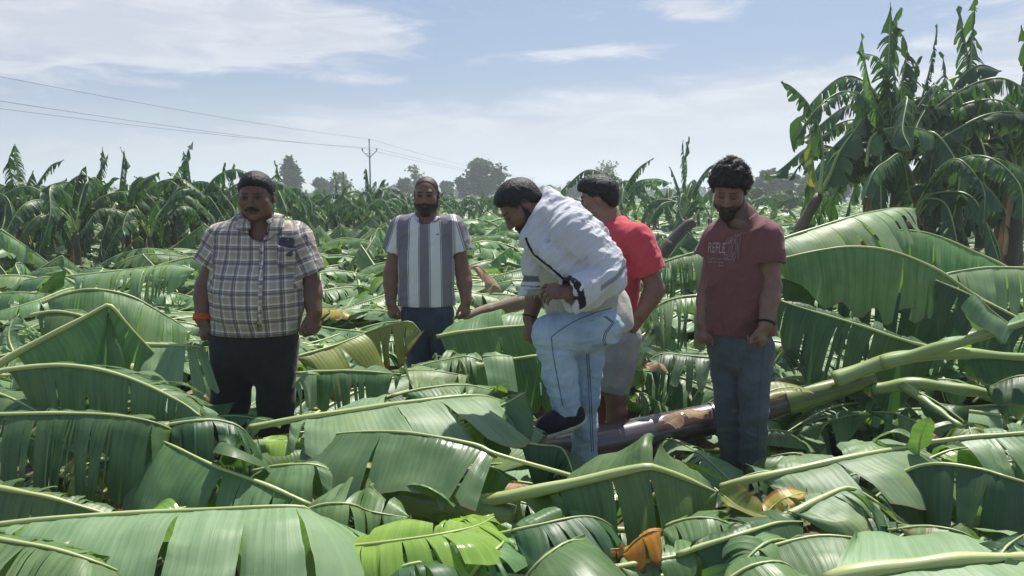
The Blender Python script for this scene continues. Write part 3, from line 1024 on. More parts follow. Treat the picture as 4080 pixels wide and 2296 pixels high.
banana_plant(V(2190, 486, 11.5)[0], 11.5, 1.35, 49, 'left flank banana plant of the right clump with a short spike', nl=15, spikes=1, yellow=2, leaf_s=.66, spike_s=.76, kinds=('up', 'arch', 'droop', 'arch', 'up', 'droop'))
banana_plant(V(2330, 486, 12.5)[0], 12.5, 1.8, 52, 'middle banana plant of the right clump with a curled feathery spike', nl=15, spikes=1, yellow=2, leaf_s=.66, spike_s=.76, kinds=('up', 'arch', 'droop', 'arch', 'up', 'droop'))
banana_plant(V(2490, 486, 12.2)[0], 12.2, 1.7, 75, 'shaded rear banana plant at the right end of the clump', nl=16, spikes=0, yellow=3, leaf_s=.75)
banana_plant(V(2300, 486, 9.6)[0], 9.6, 1.1, 78, 'short bushy banana plant in front of the right clump', nl=14, spikes=0, yellow=2, leaf_s=.8)
banana_plant(V(2560, 486, 10.5)[0], 10.5, 1.7, 67, 'banana plant cut by the right picture edge', nl=16, spikes=1, yellow=2, leaf_s=.66, spike_s=.76, kinds=('up', 'arch', 'droop', 'arch', 'up', 'droop'))

# raised leaves that break the skyline, each on the plant it grows from: (overview pixels), half width, far-side width, tears, distance
SKY = [
    (((48, 500), (46, 440), (40, 395), (36, 362)), .17, .8, 22, 13.2), (((70, 505), (95, 465), (128, 418), (162, 403)), .20, .35, 20, 13.2), (((60, 490), (75, 450), (85, 430)), .2, .9, 3, 13.2),
    (((150, 520), (165, 470), (205, 440), (235, 452)), .22, .4, 16, 13.0), (((180, 520), (190, 470), (205, 430), (218, 418)), .2, .6, 12, 13.0),
    (((228, 505), (240, 460), (258, 415), (272, 388)), .16, .9, 24, 13.8), (((262, 505), (270, 470), (285, 448), (302, 450)), .15, .4, 14, 13.8), (((300, 510), (304, 460), (308, 415), (312, 378)), .14, .9, 24, 14.0),
    (((335, 520), (345, 480), (370, 450), (402, 434)), .20, .8, 14, 13.0), (((322, 520), (330, 470), (352, 445), (362, 450)), .22, .9, 5, 13.0),
    (((400, 520), (425, 470), (448, 430), (470, 405)), .22, .25, 20, 14.6), (((468, 510), (470, 460), (465, 415), (462, 380)), .18, .9, 26, 14.6), (((395, 560), (420, 510), (455, 472), (492, 480)), .28, .8, 9, 13.2),
    (((510, 520), (530, 480), (548, 450), (560, 440)), .22, .3, 12, 15.4), (((556, 510), (560, 465), (560, 430), (566, 408)), .16, .7, 14, 15.4), (((655, 500), (668, 470), (688, 445), (705, 432)), .18, .4, 14, 17),
    (((925, 520), (928, 480), (924, 440), (922, 425)), .2, .8, 12, 23.5), (((935, 515), (950, 480), (962, 455), (972, 452)), .24, .9, 6, 23.5), (((860, 520), (862, 480), (862, 450), (866, 432)), .18, .4, 12, 25),
    (((1560, 520), (1575, 470), (1605, 425), (1645, 397)), .26, .35, 22, 19), (((1570, 500), (1600, 460), (1650, 450), (1690, 462)), .26, .9, 16, 19),
    (((1722, 520), (1722, 450), (1720, 400), (1718, 352)), .15, .5, 26, 17), (((1715, 510), (1705, 470), (1690, 430), (1682, 420)), .16, .5, 18, 17), (((1735, 510), (1755, 460), (1780, 425), (1800, 412)), .2, .6, 20, 17),
    (((2246, 430), (2240, 300), (2234, 200), (2236, 120), (2240, 4)), .27, .7, 22, 10.1), (((2215, 360), (2200, 270), (2178, 170), (2166, 82)), .17, .9, 24, 10.3), (((2290, 400), (2315, 270), (2345, 150), (2358, 60)), .24, .35, 22, 10.6),
    (((2470, 380), (2455, 260), (2432, 130), (2412, 14)), .26, .6, 20, 11.0), (((2270, 330), (2290, 220), (2310, 150), (2322, 142)), .22, .7, 12, 10.5), (((2360, 330), (2400, 220), (2460, 165), (2520, 180)), .30, .8, 14, 10.8),
    (((2180, 420), (2195, 345), (2260, 320), (2330, 330), (2385, 365)), .34, .7, 9, 9.6), (((2300, 400), (2400, 330), (2500, 285), (2620, 290)), .36, .6, 12, 9.8), (((2320, 470), (2400, 430), (2470, 460), (2540, 540)), .40, .6, 3, 9.6),
    (((2120, 470), (2125, 390), (2150, 330), (2180, 290)), .36, .9, 3, 10.2), (((2150, 480), (2148, 400), (2165, 310), (2172, 245)), .26, .8, 6, 10.4), (((2420, 440), (2480, 400), (2560, 420), (2640, 470)), .36, .7, 8, 9.8),
    (((2260, 520), (2300, 470), (2370, 480), (2420, 560)), .36, .6, 3, 9.8), 
]
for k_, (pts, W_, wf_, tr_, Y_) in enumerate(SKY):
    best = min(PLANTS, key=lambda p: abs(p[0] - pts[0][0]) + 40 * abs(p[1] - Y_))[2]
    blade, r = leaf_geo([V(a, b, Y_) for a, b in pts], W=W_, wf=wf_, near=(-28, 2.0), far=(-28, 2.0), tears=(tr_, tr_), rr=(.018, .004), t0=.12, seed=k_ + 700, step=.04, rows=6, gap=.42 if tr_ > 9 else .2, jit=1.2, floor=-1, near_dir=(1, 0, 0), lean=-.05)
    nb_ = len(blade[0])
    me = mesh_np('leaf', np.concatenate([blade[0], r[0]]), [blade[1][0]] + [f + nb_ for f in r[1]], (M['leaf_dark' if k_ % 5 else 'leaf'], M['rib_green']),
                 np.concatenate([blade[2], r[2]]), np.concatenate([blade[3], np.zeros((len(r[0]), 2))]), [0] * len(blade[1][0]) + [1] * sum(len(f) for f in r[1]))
    lo = bpy.data.objects.new('leaf', me)
    COL.objects.link(lo)
    lo.parent = best
    lo.matrix_parent_inverse = (Matrix.LocRotScale(best.location, best.rotation_euler, best.scale)).inverted()
# leaning plant whose single leaf rises bare against the sky
e = thing('banana_plant', tuple(V(1990, 700, 10.0) * (1, 1, 0)), 'leaning banana plant with one bare feathery leaf raised against the sky', 'banana plant', absolute=True)
sp_ = [V(1985, 690, 10.0), V(2005, 600, 10), V(2035, 535, 10), V(2062, 490, 10)]
obj('pseudostem', stem_mesh('pseudostem', sp_, (.11, .06), 'stem_brown', 10, 14, 2), e)
for i, (pts, W_, mt, tr, ne) in enumerate(((((2062, 490), (2068, 400), (2060, 330), (2035, 268), (1995, 222), (1964, 206)), .16, 'leaf_dark', 26, (-35, 1.6)),
                                           (((2065, 490), (2090, 440), (2115, 380), (2150, 330), (2170, 300)), .34, 'leaf_dark', 7, (-20, 1.2)),
                                           (((2058, 495), (2045, 430), (2042, 380), (2038, 340)), .15, 'leaf_olive', 5, (-30, 2)))):
    blade, r = leaf_geo([V(a, b, 10 + i * .1) for a, b in pts], W=W_, near=ne, far=ne, tears=(tr, tr), rr=(.03, .006), t0=.25 if i == 0 else .12, seed=i + 3, step=.05, rows=6, gap=.3 if i == 0 else .1, jit=1.3, floor=-1)
    lf = obj('leaf', mesh_np('leaf', blade[0], blade[1], (M[mt],), blade[2], blade[3]), e)
    obj('midrib', mesh_np('midrib', r[0], r[1], (M['rib_green'],), r[2]), lf).matrix_parent_inverse = Matrix.Identity(4)

# ---------------------------------------------------------------- flattened plants of the field
FSTEMS = [stem_mesh('pseudostem', [(-1.3, 0, .07), (-.7, .04, .09), (0, 0, .14)], (.08, .055), 'stem_field', 8, 10, i) for i in range(2)]
FSTEMS.append(stem_mesh('pseudostem', [(-1.3, 0, .07), (-.7, .04, .09), (0, 0, .14)], (.075, .05), 'stem_dry', 8, 10, 5))
rgf = random.Random(31)
spots = []
Y = 5.6
while Y < 82:
    dx = 1.15 if Y < 10 else 1.45 if Y < 24 else 2.1
    x = -(.72 * Y + 2.2)
    while x < .72 * Y + 2.2:
        spots.append((x + rgf.uniform(-.5, .5), Y + rgf.uniform(-.45, .45)))
        x += dx
    Y += 1.0 if Y < 10 else 1.25 if Y < 24 else 2.0
spots.sort(key=lambda p: p[1])
near_n = 230
FLAB = 'wind-flattened banana plant lying among the fallen leaves of the open field'


def fallen_leaves(rg, n, Y=20):
    out = []
    for i in range(n):
        k = rg.choice(('fallen', 'flat', 'flat', 'flat', 'fallen', 'flat', 'fallen', 'flat', 'kink'))
        if k == 'kink' and Y < 10:
            k = 'flat'
        out.append((LIB[k][rg.randrange(len(LIB[k]))], rg.gauss(0, .62), rg.uniform(.7, 1.08), rg.uniform(-.06, .14)))
    return out


cnt = 0
far_spots = []
for (x, Y) in spots:
    px = 1288 + 1860 * x / Y
    if Y < 6.6 and abs(px - 1072) < 150:
        continue
    if cnt < near_n:
        cnt += 1
        e = thing('fallen_banana_plant', (x, Y, 0), FLAB, 'banana plant', 'flattened banana plants of the field')
        a = rgf.gauss(0, .45) + (math.pi if rgf.random() < .35 else 0)
        e.rotation_euler = (0, 0, a)
        sc = rgf.uniform(.8, 1.1)
        if Y < 8:
            sc *= .9
        e.scale = (sc, sc, sc * (1.0 if Y > 8 else .85))
        place(FSTEMS[rgf.randrange(3)], 'pseudostem', e)
        for me, rz, s, ry in fallen_leaves(rgf, 9 if Y < 12 else 7, Y):
            place(me, 'leaf', e, (rgf.uniform(-.5, .3), rgf.uniform(-.3, .3), rgf.uniform(0, .16)), rz, -ry * .5, s)
        if rgf.random() < .5:
            place(LIB['dry'][rgf.randrange(3)], 'dry_leaf', e, (.2, .1, .15), rgf.uniform(0, 6), 1.4, .6)
    else:
        far_spots.append((x, Y))
# beyond: the rest of the flattened field as one mass of small leaves
LOW = []
for kind in ('fallen', 'flat', 'fallen', 'flat', 'kink', 'fallen'):
    blade, r = leaf_geo(bow(kind, rgl), W=.34, near=(0, .8), far=(0, .8), tears=(4, 4), t0=.1, seed=len(LOW) + 90, gap=.4, jit=1.8, rows=3, step=.16, ribn=3, floor=.03, rr=(.03, .01))
    LOW.append((blade, r))
bv, bf, buv, brel, off = [], [], [], [], 0
rv, rf, ruv, roff = [], [], [], 0
for (x, Y) in far_spots:
    a0 = rgf.gauss(0, .5) + (math.pi if rgf.random() < .4 else 0)
    for k in range(4):
        blade, r = LOW[rgf.randrange(len(LOW))]
        a = a0 + rgf.gauss(0, .6)
        s = rgf.uniform(.75, 1.15)
        R = np.array([[math.cos(a), -math.sin(a), 0], [math.sin(a), math.cos(a), 0], [0, 0, 1]]) * s
        o_ = np.array([x, Y, rgf.uniform(0, .25)])
        bv.append(blade[0] @ R.T + o_)
        bf.append(blade[1][0] + off)
        off += len(blade[0])
        buv.append(blade[2] + rgf.uniform(0, 9))
        brel.append(blade[3])
        rv.append(r[0] @ R.T + o_)
        rf.append(r[1][0] + roff)
        roff += len(r[0])
        ruv.append(r[2])
nb = off
v = np.concatenate(bv + rv)
fs = [np.concatenate(bf), np.concatenate(rf) + nb]
fm = [0] * len(fs[0]) + [1] * len(fs[1])
o = obj('far_flattened_bananas', mesh_np('far_flattened_bananas', v, fs, (M['leaf_far'], M['rib']), np.concatenate(buv + ruv), np.concatenate(brel + [np.zeros((roff, 2))]), fm))
tag(o, 'far part of the flattened banana field, one mass of pale leaves', 'banana leaves', None, 'stuff')
# ---------------------------------------------------------------- foreground: the fallen leaves one can tell apart
HL = hero_leaf
# --- bottom left
HL('broad pale banana leaf spread along the bottom left edge, its midrib level', [(-150, 2112, .50), (245, 2066, .56), (700, 2038, .58), (1150, 2020, .57), (1240, 2045, .52), (1305, 2130, .38), (1325, 2250, .22)],
   'leaf_pale', W=.40, near=(2, 1.25), far=(-40, 2), tears=(0, 4), t0=.02, cut=(True, False), rows=12, tear_t=(.16, .47, .60, .69, .76, .82), jit=.35, gap=.12, wave=.004, rr=(.012, .006), lean=.05)
HL('banana leaf with combed strips in the bottom left corner', [(-160, 2125, .55), (0, 2152, .57), (200, 2186, .57), (380, 2240, .55), (560, 2320, .42)], 'leaf', W=.27, near=(-12, 1.4), far=(0, 1.3), wf=.5, tears=(14, 9), t0=.02, cut=(True, False), rows=10, gap=.12, rr=(.012, .004), jit=.6)
HL('banana leaf with a thick pale midrib running under the bottom left leaf', [(-120, 1918, .5), (0, 1948, .5), (206, 1987, .47), (430, 2052, .4)], 'leaf', W=.26, near=(-55, 2), far=(12, 1.0), wf=.34, tears=(2, 7), t0=.02, cut=(True, True), rr=(.017, .008))
HL('long banana leaf with straight hanging strips at the left edge', [(-220, 1668, .66), (0, 1654, .68), (326, 1649, .68), (500, 1662, .67), (614, 1684, .65), (700, 1722, .58)], 'leaf', W=.40, near=(-38, 3.4), far=(0, .8), wf=.42, tears=(15, 8), t0=.02, cut=(True, False), rows=10, gap=.2, rr=(.013, .006), jit=.7, lean=.03)
HL('tip of a torn dark leaf curling over in front of the plaid-shirted man', [(640, 1700, .6), (760, 1680, .63), (870, 1676, .62), (960, 1706, .58), (1015, 1770, .48)], 'leaf_dark', W=.24, near=(-12, 2.6), far=(10, 1.5), wf=.7, tears=(9, 6), rr=(.01, .004), gap=.22)
HL('broad folded banana leaf with a scorched edge pointing at the long hanging strips', [(1235, 2015, .40), (1090, 1948, .46), (960, 1898, .50), (860, 1862, .53), (735, 1800, .56), (598, 1735, .57)], 'leaf', W=.36, near=(-30, 1.3), far=(-50, 1.5), wf=.5, tears=(7, 3), rows=10, tear_t=(.10, .17, .25, .33, .42), cut=(False, True), jit=.5, rr=(.011, .006), lean=-.15)
HL('banana leaf humped over like a roll left of the wet leaf', [(1010, 1880, .43), (1120, 1856, .49), (1250, 1853, .49), (1340, 1888, .45), (1430, 1965, .36)], 'leaf', W=.25, near=(5, 2.4), far=(-5, 1.2), tears=(2, 2), wf=.6, rows=10, rr=(.01, .004), cut=(True, False))
HL('small upright dark green leaf flap between the folded leaf and the torn tip', [(980, 1880, .45), (960, 1820, .55), (905, 1775, .6), (870, 1770, .6)], 'leaf_dark', W=.12, near=(10, .6), far=(10, .6), tears=(1, 1), near_dir=(1, -.3, 0))
HL('torn small leaf end sticking up in front of the broad bottom left leaf', [(1180, 2050, .42), (1290, 2010, .47), (1400, 2010, .47), (1480, 2040, .42), (1640, 2065, .4)], 'leaf', W=.17, near=(-30, 1.5), far=(25, .8), tears=(4, 3), rr=(.007, .003))
# --- bottom centre
HL('long pale midrib and broad lit blade crossing in front of the plaid-shirted man\'s feet', [(1000, 1710, .48), (1200, 1672, .55), (1400, 1640, .59), (1650, 1602, .62), (1900, 1578, .61), (2010, 1600, .52)], 'leaf_pale', W=.42, near=(-4, .8), far=(6, .6), wf=.42, tears=(3, 6), t0=.16, rows=10, jit=.5, rr=(.016, .004), thick=True, gap=.06)
HL('bare green leaf stalk lying left of the wet leaf', [(1015, 1792, .43), (1400, 1763, .49), (1700, 1738, .52)], W=.02, wn=0, wf=0, rib='rib_green', rr=(.024, .012), name='leaf_stalk', cat='leaf stalk')
HL('small yellow-green leaf lying behind the bare stalk', [(1040, 1770, .46), (1110, 1752, .48), (1200, 1755, .48)], 'leaf_young', W=.10, near=(-10, .8), far=(5, .5), tears=(0, 0), rr=(.006, .003))
HL('wet glossy banana leaf folded flat in the middle foreground', [(2420, 1948, .38), (2218, 1883, .46), (1975, 1812, .53), (1881, 1772, .56), (1626, 1726, .59), (1400, 1724, .57), (1240, 1748, .48)], 'leaf_wet', W=.31, near=(-24, .55), far=(-10, .8), wf=.45, tears=(3, 3), rows=12, t0=.34, cut=(True, False), tear_t=(.375, .45, .68), jit=.3, gap=.08, rr=(.016, .005), lean=.0, wave=.003)
HL('big leaf with a snapped pale midrib in the centre foreground', [(1850, 2032, .30), (1905, 2013, .34), (2100, 1975, .41), (2350, 1918, .51), (2560, 1868, .59), (2600, 1867, .59), (2700, 1900, .53), (2860, 1965, .42)], 'leaf', W=.34, near=(-62, 1.6), far=(40, .7), wf=.7, tears=(2, 1), t0=.36, rows=10, cut=(True, False), rr=(.030, .006), thick=True, jit=.4)
HL('bright yellow-green young leaf with glossy strips at bottom centre', [(1240, 2198, .40), (1310, 2187, .43), (1550, 2160, .47), (1780, 2125, .49), (1900, 2095, .47), (1970, 2060, .42)], 'leaf_young', W=.20, near=(6, 1.7), far=(28, 1.3), wf=.7, tears=(8, 6), rows=9, rr=(.009, .003), gap=.1, lean=.35)
HL('dark glossy leaf with fingers spread right of the young leaf', [(1980, 2130, .42), (2150, 2092, .46), (2330, 2058, .47), (2430, 2090, .42), (2460, 2140, .36)], 'leaf_dark', W=.27, near=(-15, 1.1), far=(-20, 1.5), wf=.3, tears=(6, 3), gap=.25, rr=(.008, .003), lean=.4)
HL('rounded smooth leaf bulging up at the bottom edge left of the orange leaf', [(2070, 2345, .36), (2140, 2250, .46), (2250, 2165, .50), (2330, 2150, .47)], 'leaf', W=.32, near=(0, .9), far=(-30, 1), wf=.2, tears=(0, 0), near_dir=(1, -.6, 0), rows=12, rr=(.008, .004), lean=.1)
HL('narrow dark strip leaf at the bottom edge below the young leaf', [(1480, 2330, .36), (1600, 2262, .43), (1720, 2240, .44), (1850, 2262, .4)], 'leaf_dark', W=.13, near=(0, 1), far=(10, .8), tears=(4, 4))
HL('bundle of thin green strips right of the young leaf', [(1860, 2330, .34), (1920, 2240, .42), (1990, 2180, .45), (2010, 2150, .42)], 'leaf', W=.12, near=(-5, 1.2), far=(-5, 1.2), tears=(5, 5), gap=.35, near_dir=(1, -.3, 0))
HL('curled orange dry leaf at the bottom right of centre', [(2480, 2225, .36), (2530, 2160, .43), (2590, 2120, .47), (2640, 2115, .47)], 'leaf_orange', W=.13, near=(-25, 2.2), far=(10, 1.5), wf=.5, tears=(1, 2), rr=(.005, .003), rib='rib_dry', name='dry_leaf', cat='dry leaf', near_dir=(1, -1, 0))
HL('thin rolled orange leaf stub left of the curled orange leaf', [(2320, 2185, .38), (2400, 2192, .39), (2490, 2186, .40)], 'leaf_orange', W=.05, near=(-40, 2), far=(-20, 2), tears=(1, 1), rr=(.006, .003), rib='rib_dry', name='dry_leaf', cat='dry leaf')
HL('pale leaf stalk under the curled orange leaf', [(2420, 2270, .36), (2560, 2245, .38), (2700, 2215, .40), (2800, 2182, .42)], 'leaf', W=.12, near=(-25, 1), far=(12, .8), tears=(1, 2), rr=(.014, .006))
# --- bottom right
HL('broad smooth pale leaf spread below the maroon-shirted man', [(2880, 1948, .37), (3000, 1915, .44), (3250, 1858, .50), (3485, 1806, .54), (3640, 1790, .52), (3745, 1835, .43)], 'leaf_pale', W=.34, near=(-4, .9), far=(8, .35), wf=.52, tears=(1, 2), t0=.16, rows=12, tear_t=(.42,), jit=.5, rr=(.017, .004), thick=True, wave=.008)
HL('dark leaf with two square hanging panels at the right edge', [(3480, 1965, .43), (3600, 1885, .50), (3720, 1850, .56), (3900, 1870, .57), (4020, 1905, .57), (4220, 1965, .5)], 'leaf_dark', W=.36, near=(-48, 2.0), far=(-10, 1), wf=.4, tears=(2, 2), rows=10, t0=.02, cut=(False, True), tear_t=(.45, .62), jit=.3, gap=.06, rr=(.01, .006), lean=0)
HL('leaf with a pale straight midrib at the right edge above the square panels', [(3580, 1795, .50), (3690, 1768, .56), (3880, 1745, .60), (4080, 1730, .62), (4320, 1725, .6)], 'leaf', W=.30, near=(-8, 1.3), far=(12, .9), wf=.3, tears=(3, 4), t0=.3, cut=(True, True), rr=(.014, .01))
HL('yellow-green blade showing under the pale midrib at right', [(3680, 1840, .49), (3790, 1795, .53), (3930, 1782, .53), (4000, 1830, .46)], 'leaf_young', W=.22, near=(-10, 1), far=(-10, 1), wf=.3, tears=(1, 1), rr=(.007, .003))
HL('upright curled leaf lobe standing above the smooth pale leaf', [(3660, 1815, .52), (3668, 1750, .60), (3690, 1690, .67), (3712, 1672, .69)], 'leaf', W=.045, near=(5, .4), far=(5, .4), tears=(0, 0), near_dir=(1, 0, 0), rr=(.005, .002))
HL('thin arched strip of leaf left of the upright lobe', [(3480, 1790, .5), (3510, 1735, .58), (3570, 1722, .6), (3640, 1752, .55)], 'leaf_pale', W=.03, near=(0, .3), far=(0, .3), tears=(0, 0), rr=(.003, .002))
HL('pale leaf with fan-shaped lobes in front of the smooth pale leaf', [(3110, 2070, .39), (3152, 2051, .42), (3354, 1953, .47), (3430, 1965, .46), (3560, 2050, .40), (3650, 2120, .35)], 'leaf_pale', W=.24, near=(-3, .8), far=(-3, .6), wf=.7, tears=(4, 3), rows=10, rr=(.014, .003), thick=True, gap=.12, lean=.3)
HL('yellowing leaf scrap folded at the foot of the snapped midrib', [(2845, 1945, .47), (2930, 2012, .43), (3000, 2045, .40), (3060, 2066, .38)], 'leaf_olive', W=.085, near=(15, .5), far=(45, .3), tears=(0, 0), rr=(.004, .002))
HL('bright yellow frayed leaf end beside the folded yellowing scrap', [(3040, 2062, .39), (3090, 2010, .43), (3140, 1980, .46), (3210, 1962, .46)], 'leaf_yellow', W=.055, near=(-10, .6), far=(20, .5), tears=(3, 0), rr=(.003, .002), gap=.3)
HL('large smooth leaf panel in front at the bottom right', [(2980, 2218, .41), (3065, 2183, .45), (3250, 2138, .49), (3430, 2150, .49), (3530, 2200, .41)], 'leaf', W=.36, near=(-8, .9), far=(-25, 1.2), wf=.12, tears=(0, 1), rows=12, rr=(.008, .004), wave=.006, cut=(True, False), lean=.05)
HL('dark leaf with a pale midrib left of the large smooth panel', [(2700, 2215, .40), (2800, 2180, .43), (2950, 2132, .47), (3100, 2085, .47), (3200, 2080, .44)], 'leaf_dark', W=.26, near=(-48, 1.5), far=(14, .8), wf=.6, tears=(1, 3), rr=(.015, .005))
HL('pale leaf with a thick flat midrib along the bottom right edge', [(3300, 2322, .50), (3400, 2294, .53), (3800, 2240, .57), (4080, 2228, .57), (4330, 2240, .5)], 'leaf_pale', W=.28, near=(0, .7), far=(4, .5), wf=1.1, tears=(1, 1), jit=.3, t0=.02, cut=(True, True), rr=(.016, .010), thick=True)
HL('veined leaf lying under the bright yellow scrap', [(2600, 2120, .37), (2720, 2072, .42), (2840, 2066, .44), (2940, 2105, .4)], 'leaf', W=.22, near=(-10, 1), far=(-5, .9), tears=(2, 1), rr=(.007, .003))
HL('mottled brown-spotted leaf below the square panels', [(3540, 2115, .41), (3700, 2098, .46), (3850, 2128, .46), (3920, 2190, .39)], 'leaf_mottled', W=.17, near=(-12, 1.2), far=(-10, 1), wf=.6, tears=(1, 1), rr=(.007, .003))
HL('lit green leaf at the bottom edge left of the large smooth panel', [(2860, 2345, .44), (2980, 2262, .50), (3110, 2240, .51), (3200, 2300, .44)], 'leaf', W=.24, near=(-8, 1), far=(-8, 1), tears=(0, 0), rr=(.008, .003))
HL('dark strip leaf crossing the bottom right corner', [(3880, 2340, .5), (3960, 2260, .56), (4010, 2180, .6), (4080, 2130, .6)], 'leaf_dark', W=.10, near=(-15, 1), far=(-15, 1), tears=(2, 2), near_dir=(1, -.2, 0), rr=(.006, .003))
HL('leaf with a lit rim between the mottled leaf and the large smooth panel', [(3420, 2215, .44), (3560, 2160, .48), (3680, 2165, .48), (3760, 2230, .42)], 'leaf', W=.26, near=(-25, 1.2), far=(-10, 1), wf=.5, tears=(1, 1), rr=(.007, .003))
# --- left middle
HL('leaf with its midrib snapped into a sharp peak at left', [(-40, 1480, -3.45), (120, 1385, -3.5), (300, 1290, -3.55), (420, 1223, -3.6), (440, 1222, -3.6), (520, 1310, -3.65), (612, 1408, -3.7)], 'leaf', W=.40, near=(-72, 2.2), far=(-30, 1.5), wf=.8, tears=(5, 4), t0=.14, rows=10, rr=(.020, .004), thick=True, jit=.7, tear_t=(.60, .66, .74, .82, .9), gap=.08)
HL('arched leaf with evenly torn strips behind the snapped peak', [(170, 1210, -4.7), (270, 1170, -4.7), (380, 1155, -4.7), (516, 1180, -4.75), (640, 1245, -4.8), (760, 1320, -4.9)], 'leaf', W=.42, near=(-30, 1.9), far=(-30, 1.8), tears=(9, 7), rows=9, rr=(.015, .005), jit=.5, gap=.1, t0=.03)
HL('long leaf with an arched pale midrib below the snapped peak', [(-20, 1492, -3.2), (43, 1476, -3.2), (270, 1460, -3.2), (490, 1500, -3.15), (707, 1596, -3.05), (800, 1660, -2.95)], 'leaf', W=.38, near=(-58, 2), far=(12, 1.4), wf=.75, tears=(4, 12), t0=.06, rows=9, rr=(.019, .006), gap=.12, lean=.45)
HL('leaf half hidden behind the snapped peak with a curved midrib', [(120, 1262, -4.2), (200, 1245, -4.2), (280, 1250, -4.2), (360, 1275, -4.2), (440, 1330, -4.2)], 'leaf', W=.28, near=(-40, 2), far=(5, 1), tears=(2, 4), rr=(.016, .008))
HL('leaf comb of drooping pale strips beyond the snapped peak', [(250, 1105, -6.2), (400, 1088, -6.2), (560, 1070, -6.2), (690, 1055, -6.2), (790, 1082, -6.1)], 'leaf_pale', W=.42, near=(5, 3.0), far=(0, 1.5), wf=.6, tears=(15, 9), rows=9, rr=(.014, .006), gap=.2, jit=.7, lean=.05)
HL('upright dark green leaf scrap beyond the snapped peak', [(180, 1180, -5.4), (210, 1110, -5.4), (240, 1065, -5.4)], 'leaf_dark', W=.16, near=(-5, .4), far=(-5, .4), tears=(0, 1), near_dir=(1, 0, 0), rr=(.008, .003))
HL('broad dull leaf panel left of the plaid-shirted man\'s thigh', [(560, 1375, -3.75), (650, 1377, -3.75), (740, 1380, -3.75), (815, 1386, -3.8)], 'leaf_pale', W=.34, near=(-32, .7), far=(0, .6), wf=.3, tears=(2, 2), rows=9, rr=(.014, .009), tear_t=(.72, .84), cut=(True, True), t0=.02, jit=.3)
HL('narrow ladder of curved strips at the left edge', [(60, 1420, -3.9), (35, 1350, -3.95), (45, 1290, -4.0), (80, 1250, -4.05)], 'leaf_pale', W=.22, near=(10, 1.6), far=(0, 1.2), wf=.3, tears=(9, 4), gap=.45, near_dir=(1, 0, 0), rr=(.008, .004))
HL('leaf with a pale midrib touching the left edge above the hanging strips', [(-150, 1545, -3.3), (0, 1572, -3.25), (114, 1622, -3.15), (180, 1665, -3.1)], 'leaf', W=.22, near=(-15, 1.6), far=(12, 1.2), wf=.8, tears=(4, 4), cut=(True, False), rr=(.012, .004))
HL('curling pale strips over the dark gap left of the plaid-shirted man\'s feet', [(560, 1600, -3.3), (640, 1580, -3.3), (720, 1600, -3.3), (800, 1650, -3.2)], 'leaf_pale', W=.2, near=(0, 1.8), far=(10, 1.5), tears=(4, 4), gap=.4, rr=(.008, .003))
HL('wrinkled grey-green leaf in the dark gap at left', [(270, 1600, -3.25), (380, 1570, -3.3), (470, 1590, -3.3), (520, 1640, -3.2)], 'leaf', W=.2, near=(-10, 1.1), far=(0, .9), tears=(0, 1), rr=(.007, .003))
HL('dried pinkish leaf curl left of the plaid-shirted man\'s feet', [(450, 1650, -3.25), (510, 1630, -3.28), (560, 1605, -3.3), (575, 1640, -3.3)], 'leaf_dry', rib='rib_dry', W=.06, near=(10, 1.5), far=(20, 1), tears=(2, 2), name='dry_leaf', cat='dry leaf', rr=(.004, .003))
HL('leaf with a hanging strip behind the arched pale midrib', [(0, 1500, -3.4), (90, 1500, -3.4), (190, 1560, -3.35), (290, 1640, -3.2)], 'leaf_dark', W=.24, near=(-15, 1.5), far=(5, 1.2), tears=(4, 5), rr=(.01, .004))
HL('leaf fold lying in front of the plaid-shirted man\'s left trouser leg', [(800, 1690, .50), (880, 1660, -3.5), (980, 1662, -3.5), (1080, 1680, -3.4)], 'leaf_dark', W=.18, near=(-10, 1.4), far=(5, 1), tears=(3, 3), rr=(.007, .003))
# --- centre middle
HL('yellow-brown withered leaf hanging in front of the striped man\'s knee', [(1440, 1335, -4.45), (1520, 1305, -4.45), (1585, 1288, -4.45), (1640, 1285, -4.45), (1680, 1330, -4.45)], 'leaf_olive', W=.30, near=(-55, 3), far=(-20, 1), wf=.4, tears=(4, 2), rows=9, rr=(.010, .005), gap=.12, cut=(True, False), t0=.01, lean=-.1)
HL('olive leaf with a dark split left of the withered yellow leaf', [(1150, 1432, -3.95), (1260, 1400, -4.05), (1360, 1368, -4.15), (1450, 1330, -4.25)], 'leaf_olive', W=.30, near=(-35, 1.2), far=(0, 1), wf=.3, tears=(1, 1), rows=9, rr=(.012, .005), cut=(False, True), tear_t=(.62,))
HL('ribbed pale leaf with a thick midrib right of the striped man\'s legs', [(1740, 1345, -4.5), (1816, 1330, -4.5), (1950, 1313, -4.5), (2069, 1301, -4.5), (2160, 1298, -4.5), (2280, 1310, -4.5)], 'leaf', W=.40, near=(-70, 2), far=(38, 1.1), wf=.9, tears=(2, 3), rows=9, rr=(.019, .008), t0=.02, cut=(True, True))
HL('dark wide leaf under a pale midrib left of the shawled man\'s knee', [(1900, 1465, -3.9), (2011, 1440, -3.9), (2152, 1420, -3.9), (2300, 1412, -3.9)], 'leaf', W=.36, near=(-62, 1.7), far=(5, 1), wf=.4, tears=(2, 2), rows=9, rr=(.017, .01), t0=.02, cut=(True, True))
HL('square pale leaf scrap lying over the pale midrib left of the shawled man', [(1920, 1420, -3.8), (1985, 1418, -3.8), (2040, 1420, -3.8)], 'leaf_pale', W=.22, near=(-35, .9), far=(0, .8), wf=.2, tears=(0, 0), cut=(True, True), t0=.01, rr=(.004, .003))
